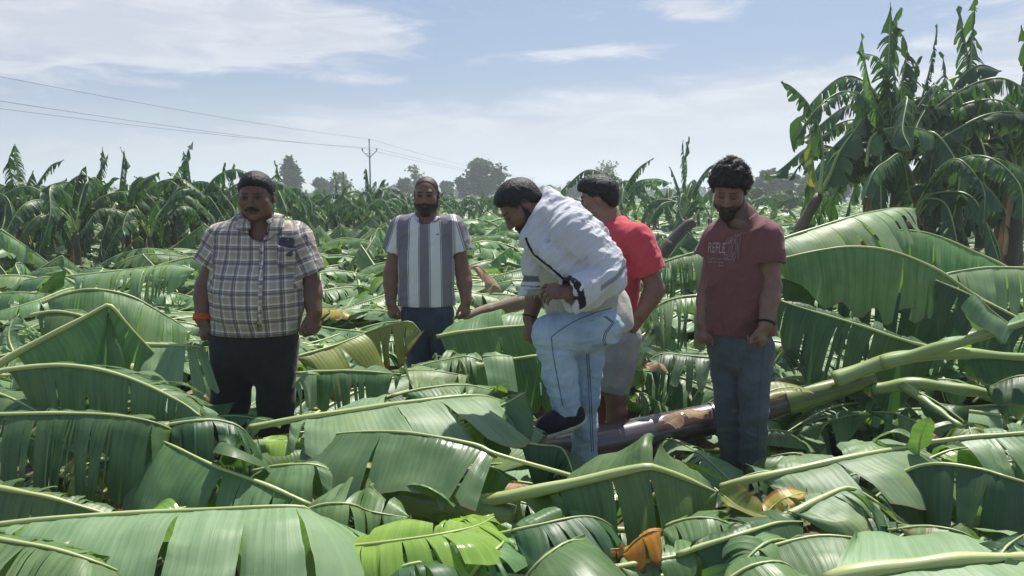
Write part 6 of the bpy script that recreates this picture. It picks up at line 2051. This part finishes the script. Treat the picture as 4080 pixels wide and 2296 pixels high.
    obj('camera_lens', mesh_np('camera_lens', v, f, (M['metal'],), uvb), e)


# ================================================================ person in the striped T-shirt
def P2():
    Y0 = 4.9
    c = lambda x, y, d=0.0: V(x, y, Y0 + d)
    p = Person('bearded person in a grey and white vertically striped T-shirt and dark jeans', (V(1072, 600, Y0)[0], Y0, 0))
    H = Head(c(1073, 490, -.02), (-.05, -1, -.14), (0, -.1, 1), 1.0, 1.0)
    nb = c(1074, 556, .02)
    fwd = np.array([0, -1.0, 0])
    shL, shR = c(1009, 574, .02), c(1140, 572, .02)
    elL, wrL = c(984, 690, .03), c(983, 762, -.03)
    elR, wrR = c(1166, 690, .03), c(1173, 758, -.03)
    hipL, hipR = c(1046, 790), c(1106, 790)
    knL, knR = c(1052, 905, -.02), c(1116, 900, -.02)
    anL, anR = c(1056, 1010, .02), c(1118, 1010, .02)

    def bodyx(F):
        H.add(F)
        F.cone(H.w(0, .012, -.05), nb, .056, .062, .03)
        hand(F, wrL, (.12, -.2, -1), (-.7, -.7, 0), (.5, -.8, 0), (45, 45, 30))
        hand(F, wrR, (-.05, -.2, -1), (.75, -.6, 0), (-.5, -.8, 0), (35, 40, 30))
    prims = [('c', nb, c(1072, 650), .09, .15, .05, fwd, .65), ('c', c(1072, 650), c(1073, 790), .150, .15, .05, fwd, .68), ('c', nb, shL, .06, .055, .04), ('c', nb, shR, .06, .055, .04),
             ('c', hipL, knL, .08, .06, .03), ('c', knL, anL, .055, .04, .03), ('c', hipR, knR, .08, .06, .03), ('c', knR, anR, .055, .04, .03),
             ('c', anL, anL + (0, -.13, -.05), .038, .03, .02), ('c', anR, anR + (0, -.13, -.05), .038, .03, .02),
             ('box', H.c - .16, H.c + .16), ('box', wrL - .22, wrL + .1), ('box', wrR - .22, wrR + .1)]
    prims += arm_prims(shL, elL, wrL, (.055, .050, .036)) + arm_prims(shR, elR, wrR, (.055, .050, .036))
    p.solid('body', prims, 'skin', .005, extra=bodyx, col=face_col(H, (.175, .095, .066), line=((-.13, .13), (-.080, .112), (-.062, .100), (-.045, .055), (-.028, .016), (.02, .004), (.07, -.055), (.12, -.06))))
    hair_piece(p, H, ((-.13, .13), (-.080, .112), (-.062, .100), (-.045, .055), (-.028, .016), (.02, .004), (.07, -.055), (.12, -.06)), .0028, .0008, 110, 500, .005, mat='buzz', seed=5, lift=.1)
    beard_piece(p, H, True, .008, 3, -.050)
    hem = c(1072, 768)
    slL, slR = c(990, 632, .01), c(1158, 632, .01)
    sdL, sdR = nrm(slL - shL), nrm(slR - shR)
    sp = [('c', c(1073, 592), c(1073, 660), .150, .168, .05, fwd, .64), ('c', c(1073, 660), c(1072, 790), .168, .186, .05, fwd, .66),
          ('c', c(1073, 572, .03), shL, .068, .070, .05), ('c', c(1074, 572, .03), shR, .068, .070, .05),
          ('k', shL, slL, .076, .074, .02), ('k', shR, slR, .076, .074, .02)]

    def uv(v):
        r = np.zeros((len(v), 2))
        th = np.arctan2(v[:, 0] - c(1072, 660)[0], -(v[:, 1] - (Y0 + .01)))
        r[:, 0] = .72 * (v[:, 0] - c(1073, 660)[0]) + .28 * th * .16 + .075
        r[:, 1] = v[:, 2]
        for sh_, sd_, sgn in ((shL, sdL, -1), (shR, sdR, 1)):
            d_ = v - sh_
            perp = np.array([sd_[2], 0, -sd_[0]]) * (1 if sd_[2] < 0 else -1)
            mk = (sgn * (v[:, 0] - sh_[0]) > .020) & (v[:, 2] > slL[2] - .1)
            r[mk, 0] = (d_ @ perp)[mk]
            r[mk, 1] = (d_ @ sd_)[mk]
        return r
    p.solid('t_shirt', sp, 'stripes', .005,
            cuts=[((0, 0, hem[2]), (0, 0, -1), hem, .5)],
            subs=[('c', slL - sdL * .04, slL, .056, .066, .004), ('c', slR - sdR * .04, slR, .056, .066, .004), ('c', c(1073, 530, .0), c(1073, 556, -.02), .075, .062, .008)],
            disp=[fold_noise(.008, 9, (.1, 0, 1), 15, .35), fold_noise(.004, 20, (.8, .3, .7), 18, .4)], uv=uv)
    bt = p.tree('t_shirt')
    S = 1.58385
    a = np.linspace(-1.15, 1.15, 22)
    p.strip('neck_rib', bt, np.stack([(1073 + 35 * np.sin(a)) * S, (536 + 22 * np.cos(a) + 4) * S], -1), .007, 'stripes', .0)
    p.strip('chest_logo', bt, ((1098 * S, 590 * S), (1104 * S, 589 * S)), .003, 'black_band', .001, 6)
    p.solid('jeans', [('c', c(1073, 760), c(1073, 800), .152, .150, .03, fwd, .72), ('c', hipL, knL, .098, .072, .025), ('c', knL, c(1056, 1015), .07, .064, .03), ('c', hipR, knR, .098, .074, .025), ('c', knR, c(1118, 1015), .072, .064, .03)],
            'dark_denim', .006, disp=[fold_noise(.004, 12, (1, 0, .2), 21, .4)])


# ================================================================ stooping person in the shawl
def P3():
    Y0 = 3.5
    c = lambda x, y, d=0.0: V(x, y, Y0 + d)
    p = Person('stooping person in a white shawl and pale jeans lifting one foot over the fallen leaves', (V(1470, 600, Y0)[0], Y0, 0))
    H = Head(c(1312, 518, 0), (-.69, -.06, -.72), (-.72, -.02, .69), 1.02, 1.0)
    nb = c(1392, 548, 0)
    pel, chest = c(1522, 795, 0), c(1425, 590, 0)
    tn = nrm(np.array([-.88, 0, -.47]))
    shN, shF = c(1452, 592, -.17), c(1400, 600, .17)
    elN, wrN = c(1526, 702, -.22), c(1438, 738, -.29)
    elF, wrF = c(1353, 725, .16), c(1332, 802, .12)
    hipN, knN, anN = c(1514, 820, -.09), c(1388, 842, -.12), c(1428, 1035, -.11)
    hipF, knF, anF = c(1484, 838, .08), c(1471, 1000, .06), c(1468, 1195, .10)

    def bodyx(F):
        H.add(F)
        F.cone(H.w(0, .02, -.045), nb, .056, .064, .03)
        hand(F, wrN, (-1, -.08, .14), (.05, -.62, .78), (0, 1, .2), (34, 42, 30), 1.06, .22, (.75, .5, -.4), [(26, 40, 28), (32, 42, 30), (38, 42, 30), (44, 40, 28)])
        hand(F, wrF, (-.12, -.1, -1), (-.9, -.3, 0), (.3, -.9, 0), (34, 36, 28), 1.04)
    prims = [('c', nb, chest, .075, .11, .04), ('c', chest, pel, .12, .125, .05), ('c', nb, shN, .06, .055, .04), ('c', nb, shF, .06, .055, .04),
             ('c', hipN, knN, .085, .062, .03), ('c', knN, anN, .058, .04, .03), ('c', hipF, knF, .060, .05, .02), ('c', knF, anF, .048, .04, .03),
             ('c', anN, c(1390, 1080, -.12), .034, .024, .02), ('c', anF, anF + (-.14, 0, -.05), .036, .03, .02),
             ('box', H.c - .17, H.c + .17), ('box', wrN - .24, wrN + .12), ('box', wrF - .24, wrF + .12)]
    prims += arm_prims(shN, elN, wrN, (.052, .046, .033)) + arm_prims(shF, elF, wrF, (.052, .046, .034))
    p.solid('body', prims, 'skin', .005, extra=bodyx, col=face_col(H, (.150, .080, .055), line=((-.13, .085), (-.085, .080), (-.05, .050), (-.028, .012), (.02, .004), (.07, -.050), (.12, -.055)), down=True))
    hair_piece(p, H, ((-.13, .085), (-.085, .080), (-.05, .050), (-.028, .012), (.02, .004), (.07, -.050), (.12, -.055)), .010, .0016, 110, 2400, .014, seed=9, top=.004, lift=.14)
    beard_piece(p, H, True, .004, 6, -.058)
    # kurta
    p.solid('kurta', [('c', c(1418, 575, 0), c(1455, 680, 0), .140, .155, .05, tn, .74), ('c', c(1455, 680), c(1508, 800), .155, .155, .05, tn, .78),
                      ('c', c(1405, 690, -.02), c(1425, 770, -.02), .105, .10, .06), ('c', c(1522, 770, 0), c(1532, 812, -.03), .115, .112, .05), ('c', chest, shF, .085, .075, .03), ('c', shF, mid(shF, elF, .7), .075, .062, .02),
                      ('c', c(1395, 545, .02), c(1415, 570), .085, .11, .04)], 'kurta', .006,
            cuts=[(c(1540, 832, 0), (.25, 0, -1), c(1560, 960, 0), .42)],
            subs=[('c', c(1375, 520), c(1340, 520), .07, .09, .01)],
            disp=[fold_noise(.006, 11, (.6, 0, -.8), 31, .4)])
    # jeans
    o = p.solid('jeans', [('c', c(1514, 802, -.04), c(1505, 825, .06), .108, .100, .03), ('c', hipN, mid(hipN, knN, .5), .100, .092, .015), ('c', mid(hipN, knN, .5), knN, .098, .078, .03),
                          ('c', knN, mid(knN, anN, .45), .078, .074, .025), ('k', mid(knN, anN, .45), anN, .074, .060, .02),
                          ('c', hipF, knF, .086, .060, .015), ('c', knF, anF, .058, .054, .03)],
                'light_denim', .005,
                subs=[('c', anN - nrm(anN - knN) * .03, anN, .046, .053, .004)],
                disp=[fold_noise(.008, 13, (.3, 1, .3), 35, .45), fold_noise(.005, 26, (1, .3, .2), 37, .35)])
    bt = p.tree('jeans')
    S = 1.58385
    q = lambda *a: [(x * S, y * S) for x, y in a]
    p.strip('seam', bt, q((1538, 776), (1500, 786), (1450, 806), (1410, 830), (1387, 848), (1390, 880), (1398, 930), (1408, 980), (1416, 1022)), .0022, 'seam', .0006, 70, o)
    for dx in (0, 5):
        p.strip('seam', bt, q((1476 + dx, 893), (1480 + dx, 960), (1484 + dx, 1040), (1488 + dx, 1138)), .002, 'seam', .0006, 50, o)
    for dx in (0, 5):
        p.strip('pocket_edge', bt, q((1518 + dx, 795), (1540 + dx, 812), (1521 + dx, 838), (1516 + dx, 856), (1522 + dx, 868)), .002, 'seam', .0006, 40, o)
    # shoes
    shoe(p, c(1452, 1066, -.11), c(1352, 1104, -.13), (.30, -.08, .95))
    shoe(p, anF + (.05, 0, -.10), anF + (-.17, 0, -.10), (0, 0, 1))
    # shawl
    wax = nrm(wrN - elN)
    ce = mid(elN, wrN, .96)

    def scol(v):
        k = np.ones((len(v), 3))
        t_ = (v - ce) @ wax
        arm = (np.linalg.norm(np.cross(v - elN, wax), axis=1) < .14) & (v[:, 1] < Y0 - .1)
        rd = np.linalg.norm(np.cross(v - elN, wax), axis=1)
        b = arm & (t_ > -.014) & (t_ < .02) & (rd > .056) & (rd < .088)
        k[b] = (.03, .03, .04)
        # stripes along the hanging end
        top, bot = c(1345, 610, -.06), c(1343, 742, -.04)
        f = (v - bot) @ nrm(top - bot)
        he = (np.abs(v[:, 0] - bot[0]) < .10) & (v[:, 0] < c(1374, 700)[0]) & (v[:, 2] < c(1345, 655)[2])
        k[he & (f > .068) & (f < .098)] = (.24, .25, .30)
        k[he & (f > .044) & (f < .049)] = (.25, .26, .30)
        # grey band near the elbow
        el = (v[:, 1] < Y0 - .12) & (v[:, 0] > c(1490, 700)[0])
        d_ = (v - c(1560, 650, -.2)) @ nrm(np.array([.55, 0, -.83]))
        k[el & (np.abs(d_ - .045) < .010)] = (.42, .44, .52)
        return k
    arm_end = ce + wax * .005
    sh = [('c', c(1408, 566, -.02), c(1460, 618, -.03), .108, .122, .05), ('c', c(1460, 618, -.03), c(1506, 690, -.05), .122, .098, .05),
          ('c', c(1440, 585, -.14), c(1512, 664, -.19), .100, .086, .03), ('c', c(1512, 664, -.19), elN, .086, .074, .012),
          ('c', elN, mid(elN, wrN, .6), .076, .070, .008), ('k', mid(elN, wrN, .6), arm_end, .070, .066, .008),
          ('k', mid(elN, wrN, .45) + (0, 0, -.045), arm_end + (0, 0, -.040), .05, .046, .02),
          ('c', c(1374, 500, -.02), c(1368, 540, -.09), .032, .034, .015), ('c', c(1368, 540, -.09), c(1338, 596, -.11), .036, .036, .015), ('c', c(1374, 500, .0), c(1352, 560, .09), .032, .034, .02), ('c', c(1352, 560, .09), c(1335, 600, .02), .034, .034, .02),
          ('c', c(1380, 508, 0), c(1415, 548, -.04), .040, .082, .04),
          ('c', c(1336, 600, -.09), c(1392, 645, -.16), .042, .048, .012), ('c', c(1392, 645, -.16), c(1445, 700, -.19), .048, .044, .02),
          ('c', c(1388, 600, -.06), c(1438, 675, -.08), .088, .095, .03),
          ('c', c(1348, 606, -.06), c(1346, 660, -.06), .034, .042, .02, (0, 1, 0), .5), ('k', c(1346, 660, -.06), c(1344, 738, -.05), .042, .054, .02, (0, 1, 0), .42)]
    p.solid('shawl', sh, 'shawl', .0045,
            subs=[('c', arm_end - wax * .05, arm_end, .046, .056, .004), ('c', H.w(0, -.02, -.03), H.w(0, .0, -.11), .078, .078, .006), ('c', H.w(0, .0, .0), H.w(0, .03, .0), .10, .10, .004),
                  ('c', c(1404, 662, -.27), c(1500, 690, -.335), .022, .016, .012)],
            disp=[fold_noise(.011, 13, (-.78, -.1, -.60), 41, .07), fold_noise(.007, 27, (-.70, 0, -.70), 45, .06), fold_noise(.0018, 50, (-.6, 0, -.7), 47, .25)], col=scol)
    bt = p.tree('shawl')
    for i in range(22):
        x0 = 1320 + i * 2.35
        a = p.on(bt, x0 * S, 728 * S, 0)
        if a is None:
            continue
        b = a + (0.004 * math.sin(i * 2.1), -.003, -.035 - .01 * math.sin(i * 1.3))
        v, f, uvb = tube([a, mid(a, b) + (0.003 * math.sin(i), 0, 0), b], [.0022, .0022, .0012], 4)
        obj('fringe', mesh_np('fringe', v, f, (M['sole'],), uvb), p.e)
    p.strip('shawl_border', bt, q((1323, 598), (1330, 618), (1344, 640), (1362, 655), (1385, 672), (1410, 695), (1432, 716)), .006, 'black_band', .001, 50)
    a = np.linspace(0, 2 * np.pi, 25)
    ax_ = nrm(wrF - elF)
    b1 = nrm(np.cross(ax_, (0, 1, 0)))
    b2 = np.cross(ax_, b1)
    v, f, uvb = tube(wrF - ax_ * .01 + (np.cos(a)[:, None] * b1 + np.sin(a)[:, None] * b2) * .038, .0035, 6, False)
    obj('wrist_cord', mesh_np('wrist_cord', v, f, (M['black_band'],), uvb), p.e)


# ================================================================ person in the maroon T-shirt
def P4():
    Y0 = 3.7
    c = lambda x, y, d=0.0: V(x, y, Y0 + d)
    p = Person('curly-haired bearded person in a maroon printed T-shirt and grey-blue jeans, looking down', (V(1862, 600, Y0)[0], Y0, 0))
    H = Head(c(1836, 477, -.02), (-.36, -.80, -.46), (-.12, -.44, .88), 1.0, .98)
    nb = c(1862, 556, .03)
    fwd = nrm(np.array([-.42, -.9, 0]))
    shL, shR = c(1803, 600, .08), c(1928, 596, -.09)
    elL, wrL = c(1779, 730, .10), c(1768, 814, .04)
    elR, wrR = c(1941, 722, -.11), c(1926, 818, -.19)
    hipL, hipR = c(1822, 872, .05), c(1899, 872, -.05)
    knL, knR = c(1833, 1035, .02), c(1897, 1040, -.07)
    anL, anR = c(1842, 1185, .06), c(1894, 1190, -.02)

    def bodyx(F):
        H.add(F)
        F.cone(H.w(0, .014, -.045), nb, .054, .060, .03)
        hand(F, wrL, (-.10, -.25, -1), (-.85, -.4, 0), (.5, -.8, 0), (62, 60, 40))
        hand(F, wrR, (-.30, -.25, -1), (.75, -.6, 0), (-.6, -.7, 0), (55, 55, 40), 1.02)
    prims = [('c', nb, c(1862, 690), .09, .14, .05, fwd, .66), ('c', c(1862, 690), c(1860, 860), .14, .14, .05, fwd, .7), ('c', nb, shL, .058, .052, .04), ('c', nb, shR, .058, .052, .04),
             ('c', hipL, knL, .08, .058, .03), ('c', knL, anL, .055, .04, .03), ('c', hipR, knR, .08, .058, .03), ('c', knR, anR, .055, .04, .03),
             ('c', anL, anL + fwd * .14 + (0, 0, -.05), .038, .03, .02), ('c', anR, anR + fwd * .14 + (0, 0, -.05), .038, .03, .02),
             ('box', H.c - .16, H.c + .16), ('box', wrL - .22, wrL + .1), ('box', wrR - .22, wrR + .1)]
    prims += arm_prims(shL, elL, wrL, (.05, .045, .034)) + arm_prims(shR, elR, wrR, (.052, .047, .035))
    p.solid('body', prims, 'skin', .005, extra=bodyx, col=face_col(H, (.190, .105, .075), line=((-.14, .062), (-.085, .060), (-.05, .040), (-.028, .012), (.02, .006), (.07, -.050), (.12, -.05)), down=True))
    hair_piece(p, H, ((-.14, .062), (-.085, .060), (-.05, .040), (-.028, .012), (.02, .006), (.07, -.050), (.12, -.05)), .026, .008, 42, 3800, .022, seed=12, top=.046, lift=.45)
    beard_piece(p, H, True, .0042, 8, -.056)
    hem = c(1860, 838)
    slL, slR = c(1781, 646, .09), c(1934, 660, -.11)
    sdL, sdR = nrm(slL - shL), nrm(slR - shR)
    sp = [('c', c(1863, 606), c(1860, 690), .140, .158, .05, fwd, .68), ('c', c(1860, 690), c(1859, 870), .158, .172, .05, fwd, .72),
          ('c', c(1862, 585, .03), shL, .062, .064, .05), ('c', c(1864, 585, .03), shR, .062, .066, .05),
          ('k', shL, slL, .068, .068, .02), ('k', shR, slR, .072, .072, .02)]
    p.solid('t_shirt', sp, 'maroon_jersey', .005,
            cuts=[((0, 0, hem[2]), (0, 0, -1), hem, .5)],
            subs=[('c', slL - sdL * .04, slL, .050, .060, .004), ('c', slR - sdR * .04, slR, .053, .064, .004), ('c', c(1860, 535, .0), c(1858, 560, -.03), .074, .060, .010)],
            disp=[fold_noise(.009, 9, (.55, 0, 1), 52, .35), fold_noise(.005, 19, (.9, .3, .6), 55, .35)])
    bt = p.tree('t_shirt')
    S = 1.58385
    a = np.linspace(-1.1, 1.1, 22)
    p.strip('neck_rib', bt, np.stack([(1856 + 34 * np.sin(a)) * S, (540 + 26 * np.cos(a)) * S], -1), .0065, 'maroon_jersey', .0)

    # chest print
    def letters(txt, mapf, outline, name):
        cu = bpy.data.curves.new('txt', 'FONT')
        cu.body = txt
        cu.size = 1.0
        cu.space_character = 1.02
        if outline:
            cu.fill_mode = 'NONE'
            cu.bevel_depth = .022
            cu.bevel_resolution = 0
        cu.resolution_u = 4
        to = bpy.data.objects.new('txt', cu)
        COL.objects.link(to)
        dg = bpy.context.evaluated_depsgraph_get()
        me = bpy.data.meshes.new_from_object(to.evaluated_get(dg))
        bpy.data.objects.remove(to)
        co = np.array([v.co[:] for v in me.vertices])
        mn, mx = co.min(0), co.max(0)
        for i, v_ in enumerate(me.vertices):
            u_, w_ = (co[i, 0] - mn[0]) / (mx[0] - mn[0]), (co[i, 1] - mn[1]) / (mx[1] - mn[1])
            x, y = mapf(u_, w_)
            h_ = p.on(bt, x, y, .0025 + (max(0, co[i, 2]) * .01 if outline else 0))
            v_.co = Vector(h_) if h_ is not None else Vector(U(x, y, Y0 - .15))
        me.materials.clear()
        me.materials.append(M['print'])
        obj(name, me, p.e)
    X0, Y_, K = 2820.0, 920.0, 160 / 1450.0
    L = lambda a, b, f: a + (b - a) * f

    def mk(xl, xr, tl, tr, bl, br, sl):
        return lambda u_, w_: (X0 + K * (L(xl, xr, u_) + sl * (w_ - .5)), Y_ + K * L(L(bl, br, u_), L(tl, tr, u_), w_))
    letters('REFLE', mk(30, 640, 410, 440, 780, 815, 40), False, 'chest_lettering')
    letters('CTION', mk(600, 1150, 405, 240, 850, 1030, 90), True, 'chest_lettering')
    letters('TION', mk(690, 1190, 290, 60, 420, 225, 40), True, 'chest_lettering')
    letters('TION', mk(560, 980, 850, 960, 960, 1150, 60), True, 'chest_lettering')
    sx = np.linspace(0, 1, 60)
    p.strip('chest_lettering', bt, np.stack([X0 + K * (10 + 740 * sx), Y_ + K * (1010 + 30 * sx + 32 * np.sin(sx * 46) * (.4 + .6 * np.abs(np.sin(sx * 9))))], -1), .0009, 'print', .0015, 90)
    for i in range(22):
        x_ = 10 + i * 26
        if i in (7, 14):
            continue
        p.strip('chest_lettering', bt, ((X0 + K * x_, Y_ + K * (1090 + i * 2)), (X0 + K * (x_ + 8), Y_ + K * (1135 + i * 2))), .0011, 'print', .0015, 4)
    p.strip('chest_lettering', bt, ((X0 + K * 385, Y_ + K * 1295), (X0 + K * 430, Y_ + K * 1225), (X0 + K * 440, Y_ + K * 1290), (X0 + K * 480, Y_ + K * 1240), (X0 + K * 520, Y_ + K * 1280), (X0 + K * 575, Y_ + K * 1245)), .0011, 'print', .0015, 30)
    o = p.solid('jeans', [('c', c(1860, 825), c(1860, 880), .145, .142, .03, fwd, .76), ('c', hipL, knL, .084, .060, .010), ('c', knL, c(1842, 1190, .06), .059, .054, .02), ('c', hipR, knR, .090, .065, .010), ('c', knR, c(1894, 1195, -.03), .064, .057, .02)],
                'grey_denim', .005, disp=[fold_noise(.0065, 12, (1, 0, .35), 61, .45), fold_noise(.003, 26, (1, 0, -.3), 63, .4)])
    bj = p.tree('jeans')
    q = lambda *a: [(x * S, y * S) for x, y in a]
    p.strip('seam', bj, q((1925, 850), (1917, 920), (1912, 1000), (1908, 1100), (1904, 1180)), .0025, 'seam', .0008, 50, o)
    p.strip('seam', bj, q((1858, 845), (1856, 880), (1858, 905)), .0025, 'seam', .0008, 20, o)
    for an in (anL, anR):
        shoe(p, an - fwd * .06 + (0, 0, -.09), an + fwd * .17 + (0, 0, -.09), (0, 0, 1))
    a = np.linspace(0, 2 * np.pi, 25)
    ax_ = nrm(wrR - elR)
    b1 = nrm(np.cross(ax_, (0, 1, 0)))
    b2 = np.cross(ax_, b1)
    v, f, uvb = tube(wrR - ax_ * .012 + (np.cos(a)[:, None] * b1 + np.sin(a)[:, None] * b2) * .0385, .006, 6, False)
    obj('wrist_band', mesh_np('wrist_band', v, f, (M['black_band'],), uvb), p.e)


# ================================================================ person in the red T-shirt
def P5():
    Y0 = 4.2
    c = lambda x, y, d=0.0: V(x, y, Y0 + d)
    p = Person('person in a bright red T-shirt and grey shorts turned away behind the shawled person', (V(1540, 600, Y0)[0], Y0, 0))
    H = Head(c(1506, 500, 0), (-.90, .30, -.22), (-.18, .05, .97), 1.0, 1.0)
    nb = c(1530, 556, 0)
    fwd = nrm(np.array([-.85, .5, 0]))
    shN, shF = c(1604, 604, -.12), c(1490, 606, .16)
    elN, wrN = c(1648, 728, -.14), c(1614, 790, -.18)
    elF, wrF = c(1475, 720, .2), c(1480, 800, .15)
    hipN, hipF = c(1562, 850, -.07), c(1525, 850, .10)
    knN, knF = c(1548, 990, -.08), c(1503, 990, .10)
    anN, anF = c(1549, 1140, -.05), c(1502, 1140, .12)

    def bodyx(F):
        H.add(F)
        F.cone(H.w(0, .014, -.045), nb, .058, .066, .03)
        hand(F, wrN, (-.6, -.1, -.7), (.5, -.7, .4), (-.3, -.2, -.8), (30, 30, 25))
        hand(F, wrF, (-.1, 0, -1), (-.9, .3, 0), (0, -1, 0), (30, 30, 25))
    prims = [('c', nb, c(1548, 690), .09, .14, .05, fwd, .66), ('c', c(1548, 690), c(1548, 850), .14, .14, .05, fwd, .7), ('c', nb, shN, .058, .055, .04), ('c', nb, shF, .058, .055, .04),
             ('c', hipN, knN, .085, .060, .03), ('c', knN, anN, .058, .042, .03), ('c', hipF, knF, .085, .060, .03), ('c', knF, anF, .058, .042, .03),
             ('c', mid(knN, anN, .3) + (.015, 0, 0), mid(knN, anN, .5), .055, .045, .03),
             ('c', anN, anN + fwd * .14 + (0, 0, -.05), .038, .03, .02), ('c', anF, anF + fwd * .14 + (0, 0, -.05), .038, .03, .02),
             ('box', H.c - .16, H.c + .16), ('box', wrN - .2, wrN + .1), ('box', wrF - .2, wrF + .1)]
    prims += arm_prims(shN, elN, wrN, (.058, .052, .038)) + arm_prims(shF, elF, wrF, (.055, .05, .036))
    p.solid('body', prims, 'skin', .005, extra=bodyx, col=face_col(H, (.215, .118, .085), line=((-.14, .060), (-.085, .060), (-.05, .045), (-.028, .016), (.02, .010), (.07, -.060), (.12, -.075)), stubble=False))
    hair_piece(p, H, ((-.14, .060), (-.085, .060), (-.05, .045), (-.028, .016), (.02, .010), (.07, -.060), (.12, -.075)), .014, .0022, 90, 2400, .018, seed=14, top=.012, lift=.18, front=-.02)
    hem = c(1550, 812)
    slN, slF = c(1634, 684, -.13), mid(shF, elF, .6)
    sdN, sdF = nrm(slN - shN), nrm(slF - shF)
    p.solid('t_shirt', [('c', c(1545, 612), c(1550, 690), .158, .168, .05, fwd, .70), ('c', c(1550, 690), c(1553, 840), .168, .172, .05, fwd, .72),
                        ('c', c(1535, 585), shN, .072, .078, .05), ('c', c(1535, 585), shF, .072, .075, .05), ('k', shN, slN, .086, .088, .02), ('k', shF, slF, .08, .08, .02)],
            'red_jersey', .005, cuts=[((0, 0, hem[2]), (0, 0, -1), hem, .5)],
            subs=[('c', slN - sdN * .05, slN, .066, .078, .004), ('c', c(1522, 520), c(1530, 556), .085, .068, .012)],
            disp=[fold_noise(.008, 9, (.4, 0, 1), 72, .4), fold_noise(.004, 20, (.8, .3, .6), 75, .35)])
    bt = p.tree('t_shirt')
    S = 1.58385
    p.solid('shorts', [('c', c(1552, 800), c(1550, 860), .150, .148, .03, fwd, .78), ('k', hipN, c(1543, 984, -.08), .115, .090, .025), ('k', hipF, c(1508, 984, .10), .112, .088, .025)],
            'grey_shorts', .005, subs=[('c', c(1544, 965, -.08), c(1543, 984, -.08), .070, .080, .004), ('c', c(1508, 965, .10), c(1508, 984, .10), .070, .080, .004)],
            disp=[fold_noise(.004, 12, (1, 0, .3), 81, .45)])
    for an in (anN, anF):
        shoe(p, an - fwd * .06 + (0, 0, -.09), an + fwd * .17 + (0, 0, -.09), (0, 0, 1))


P1()
P2()
P3()
P4()
P5()
# ---------------------------------------------------------------- haze
def haze():
    lo, hi = np.array([-700.0, -40, -2.5]), np.array([700.0, 1300, 26])
    v = np.array([[x, y, z] for x in (lo[0], hi[0]) for y in (lo[1], hi[1]) for z in (lo[2], hi[2])])
    q = np.array([[0, 1, 3, 2], [4, 6, 7, 5], [0, 4, 5, 1], [2, 3, 7, 6], [0, 2, 6, 4], [1, 5, 7, 3]])
    m, t = new_mat('haze')
    pv = t.add('ShaderNodeVolumePrincipled')
    pv.inputs['Color'].default_value = (0.86, 0.91, 1.0, 1)
    pv.inputs['Density'].default_value = 0.0021
    pv.inputs['Anisotropy'].default_value = 0.35
    o = t.add('ShaderNodeOutputMaterial')
    t.link(pv.outputs[0], o.inputs['Volume'])
    b = obj('haze', mesh_np('haze', v, q, (m,), smooth=False))
    tag(b, 'thin midday haze over the field', None, None, 'stuff')


haze()
for o_ in bpy.data.objects:
    if '_abs' in o_:
        del o_['_abs']
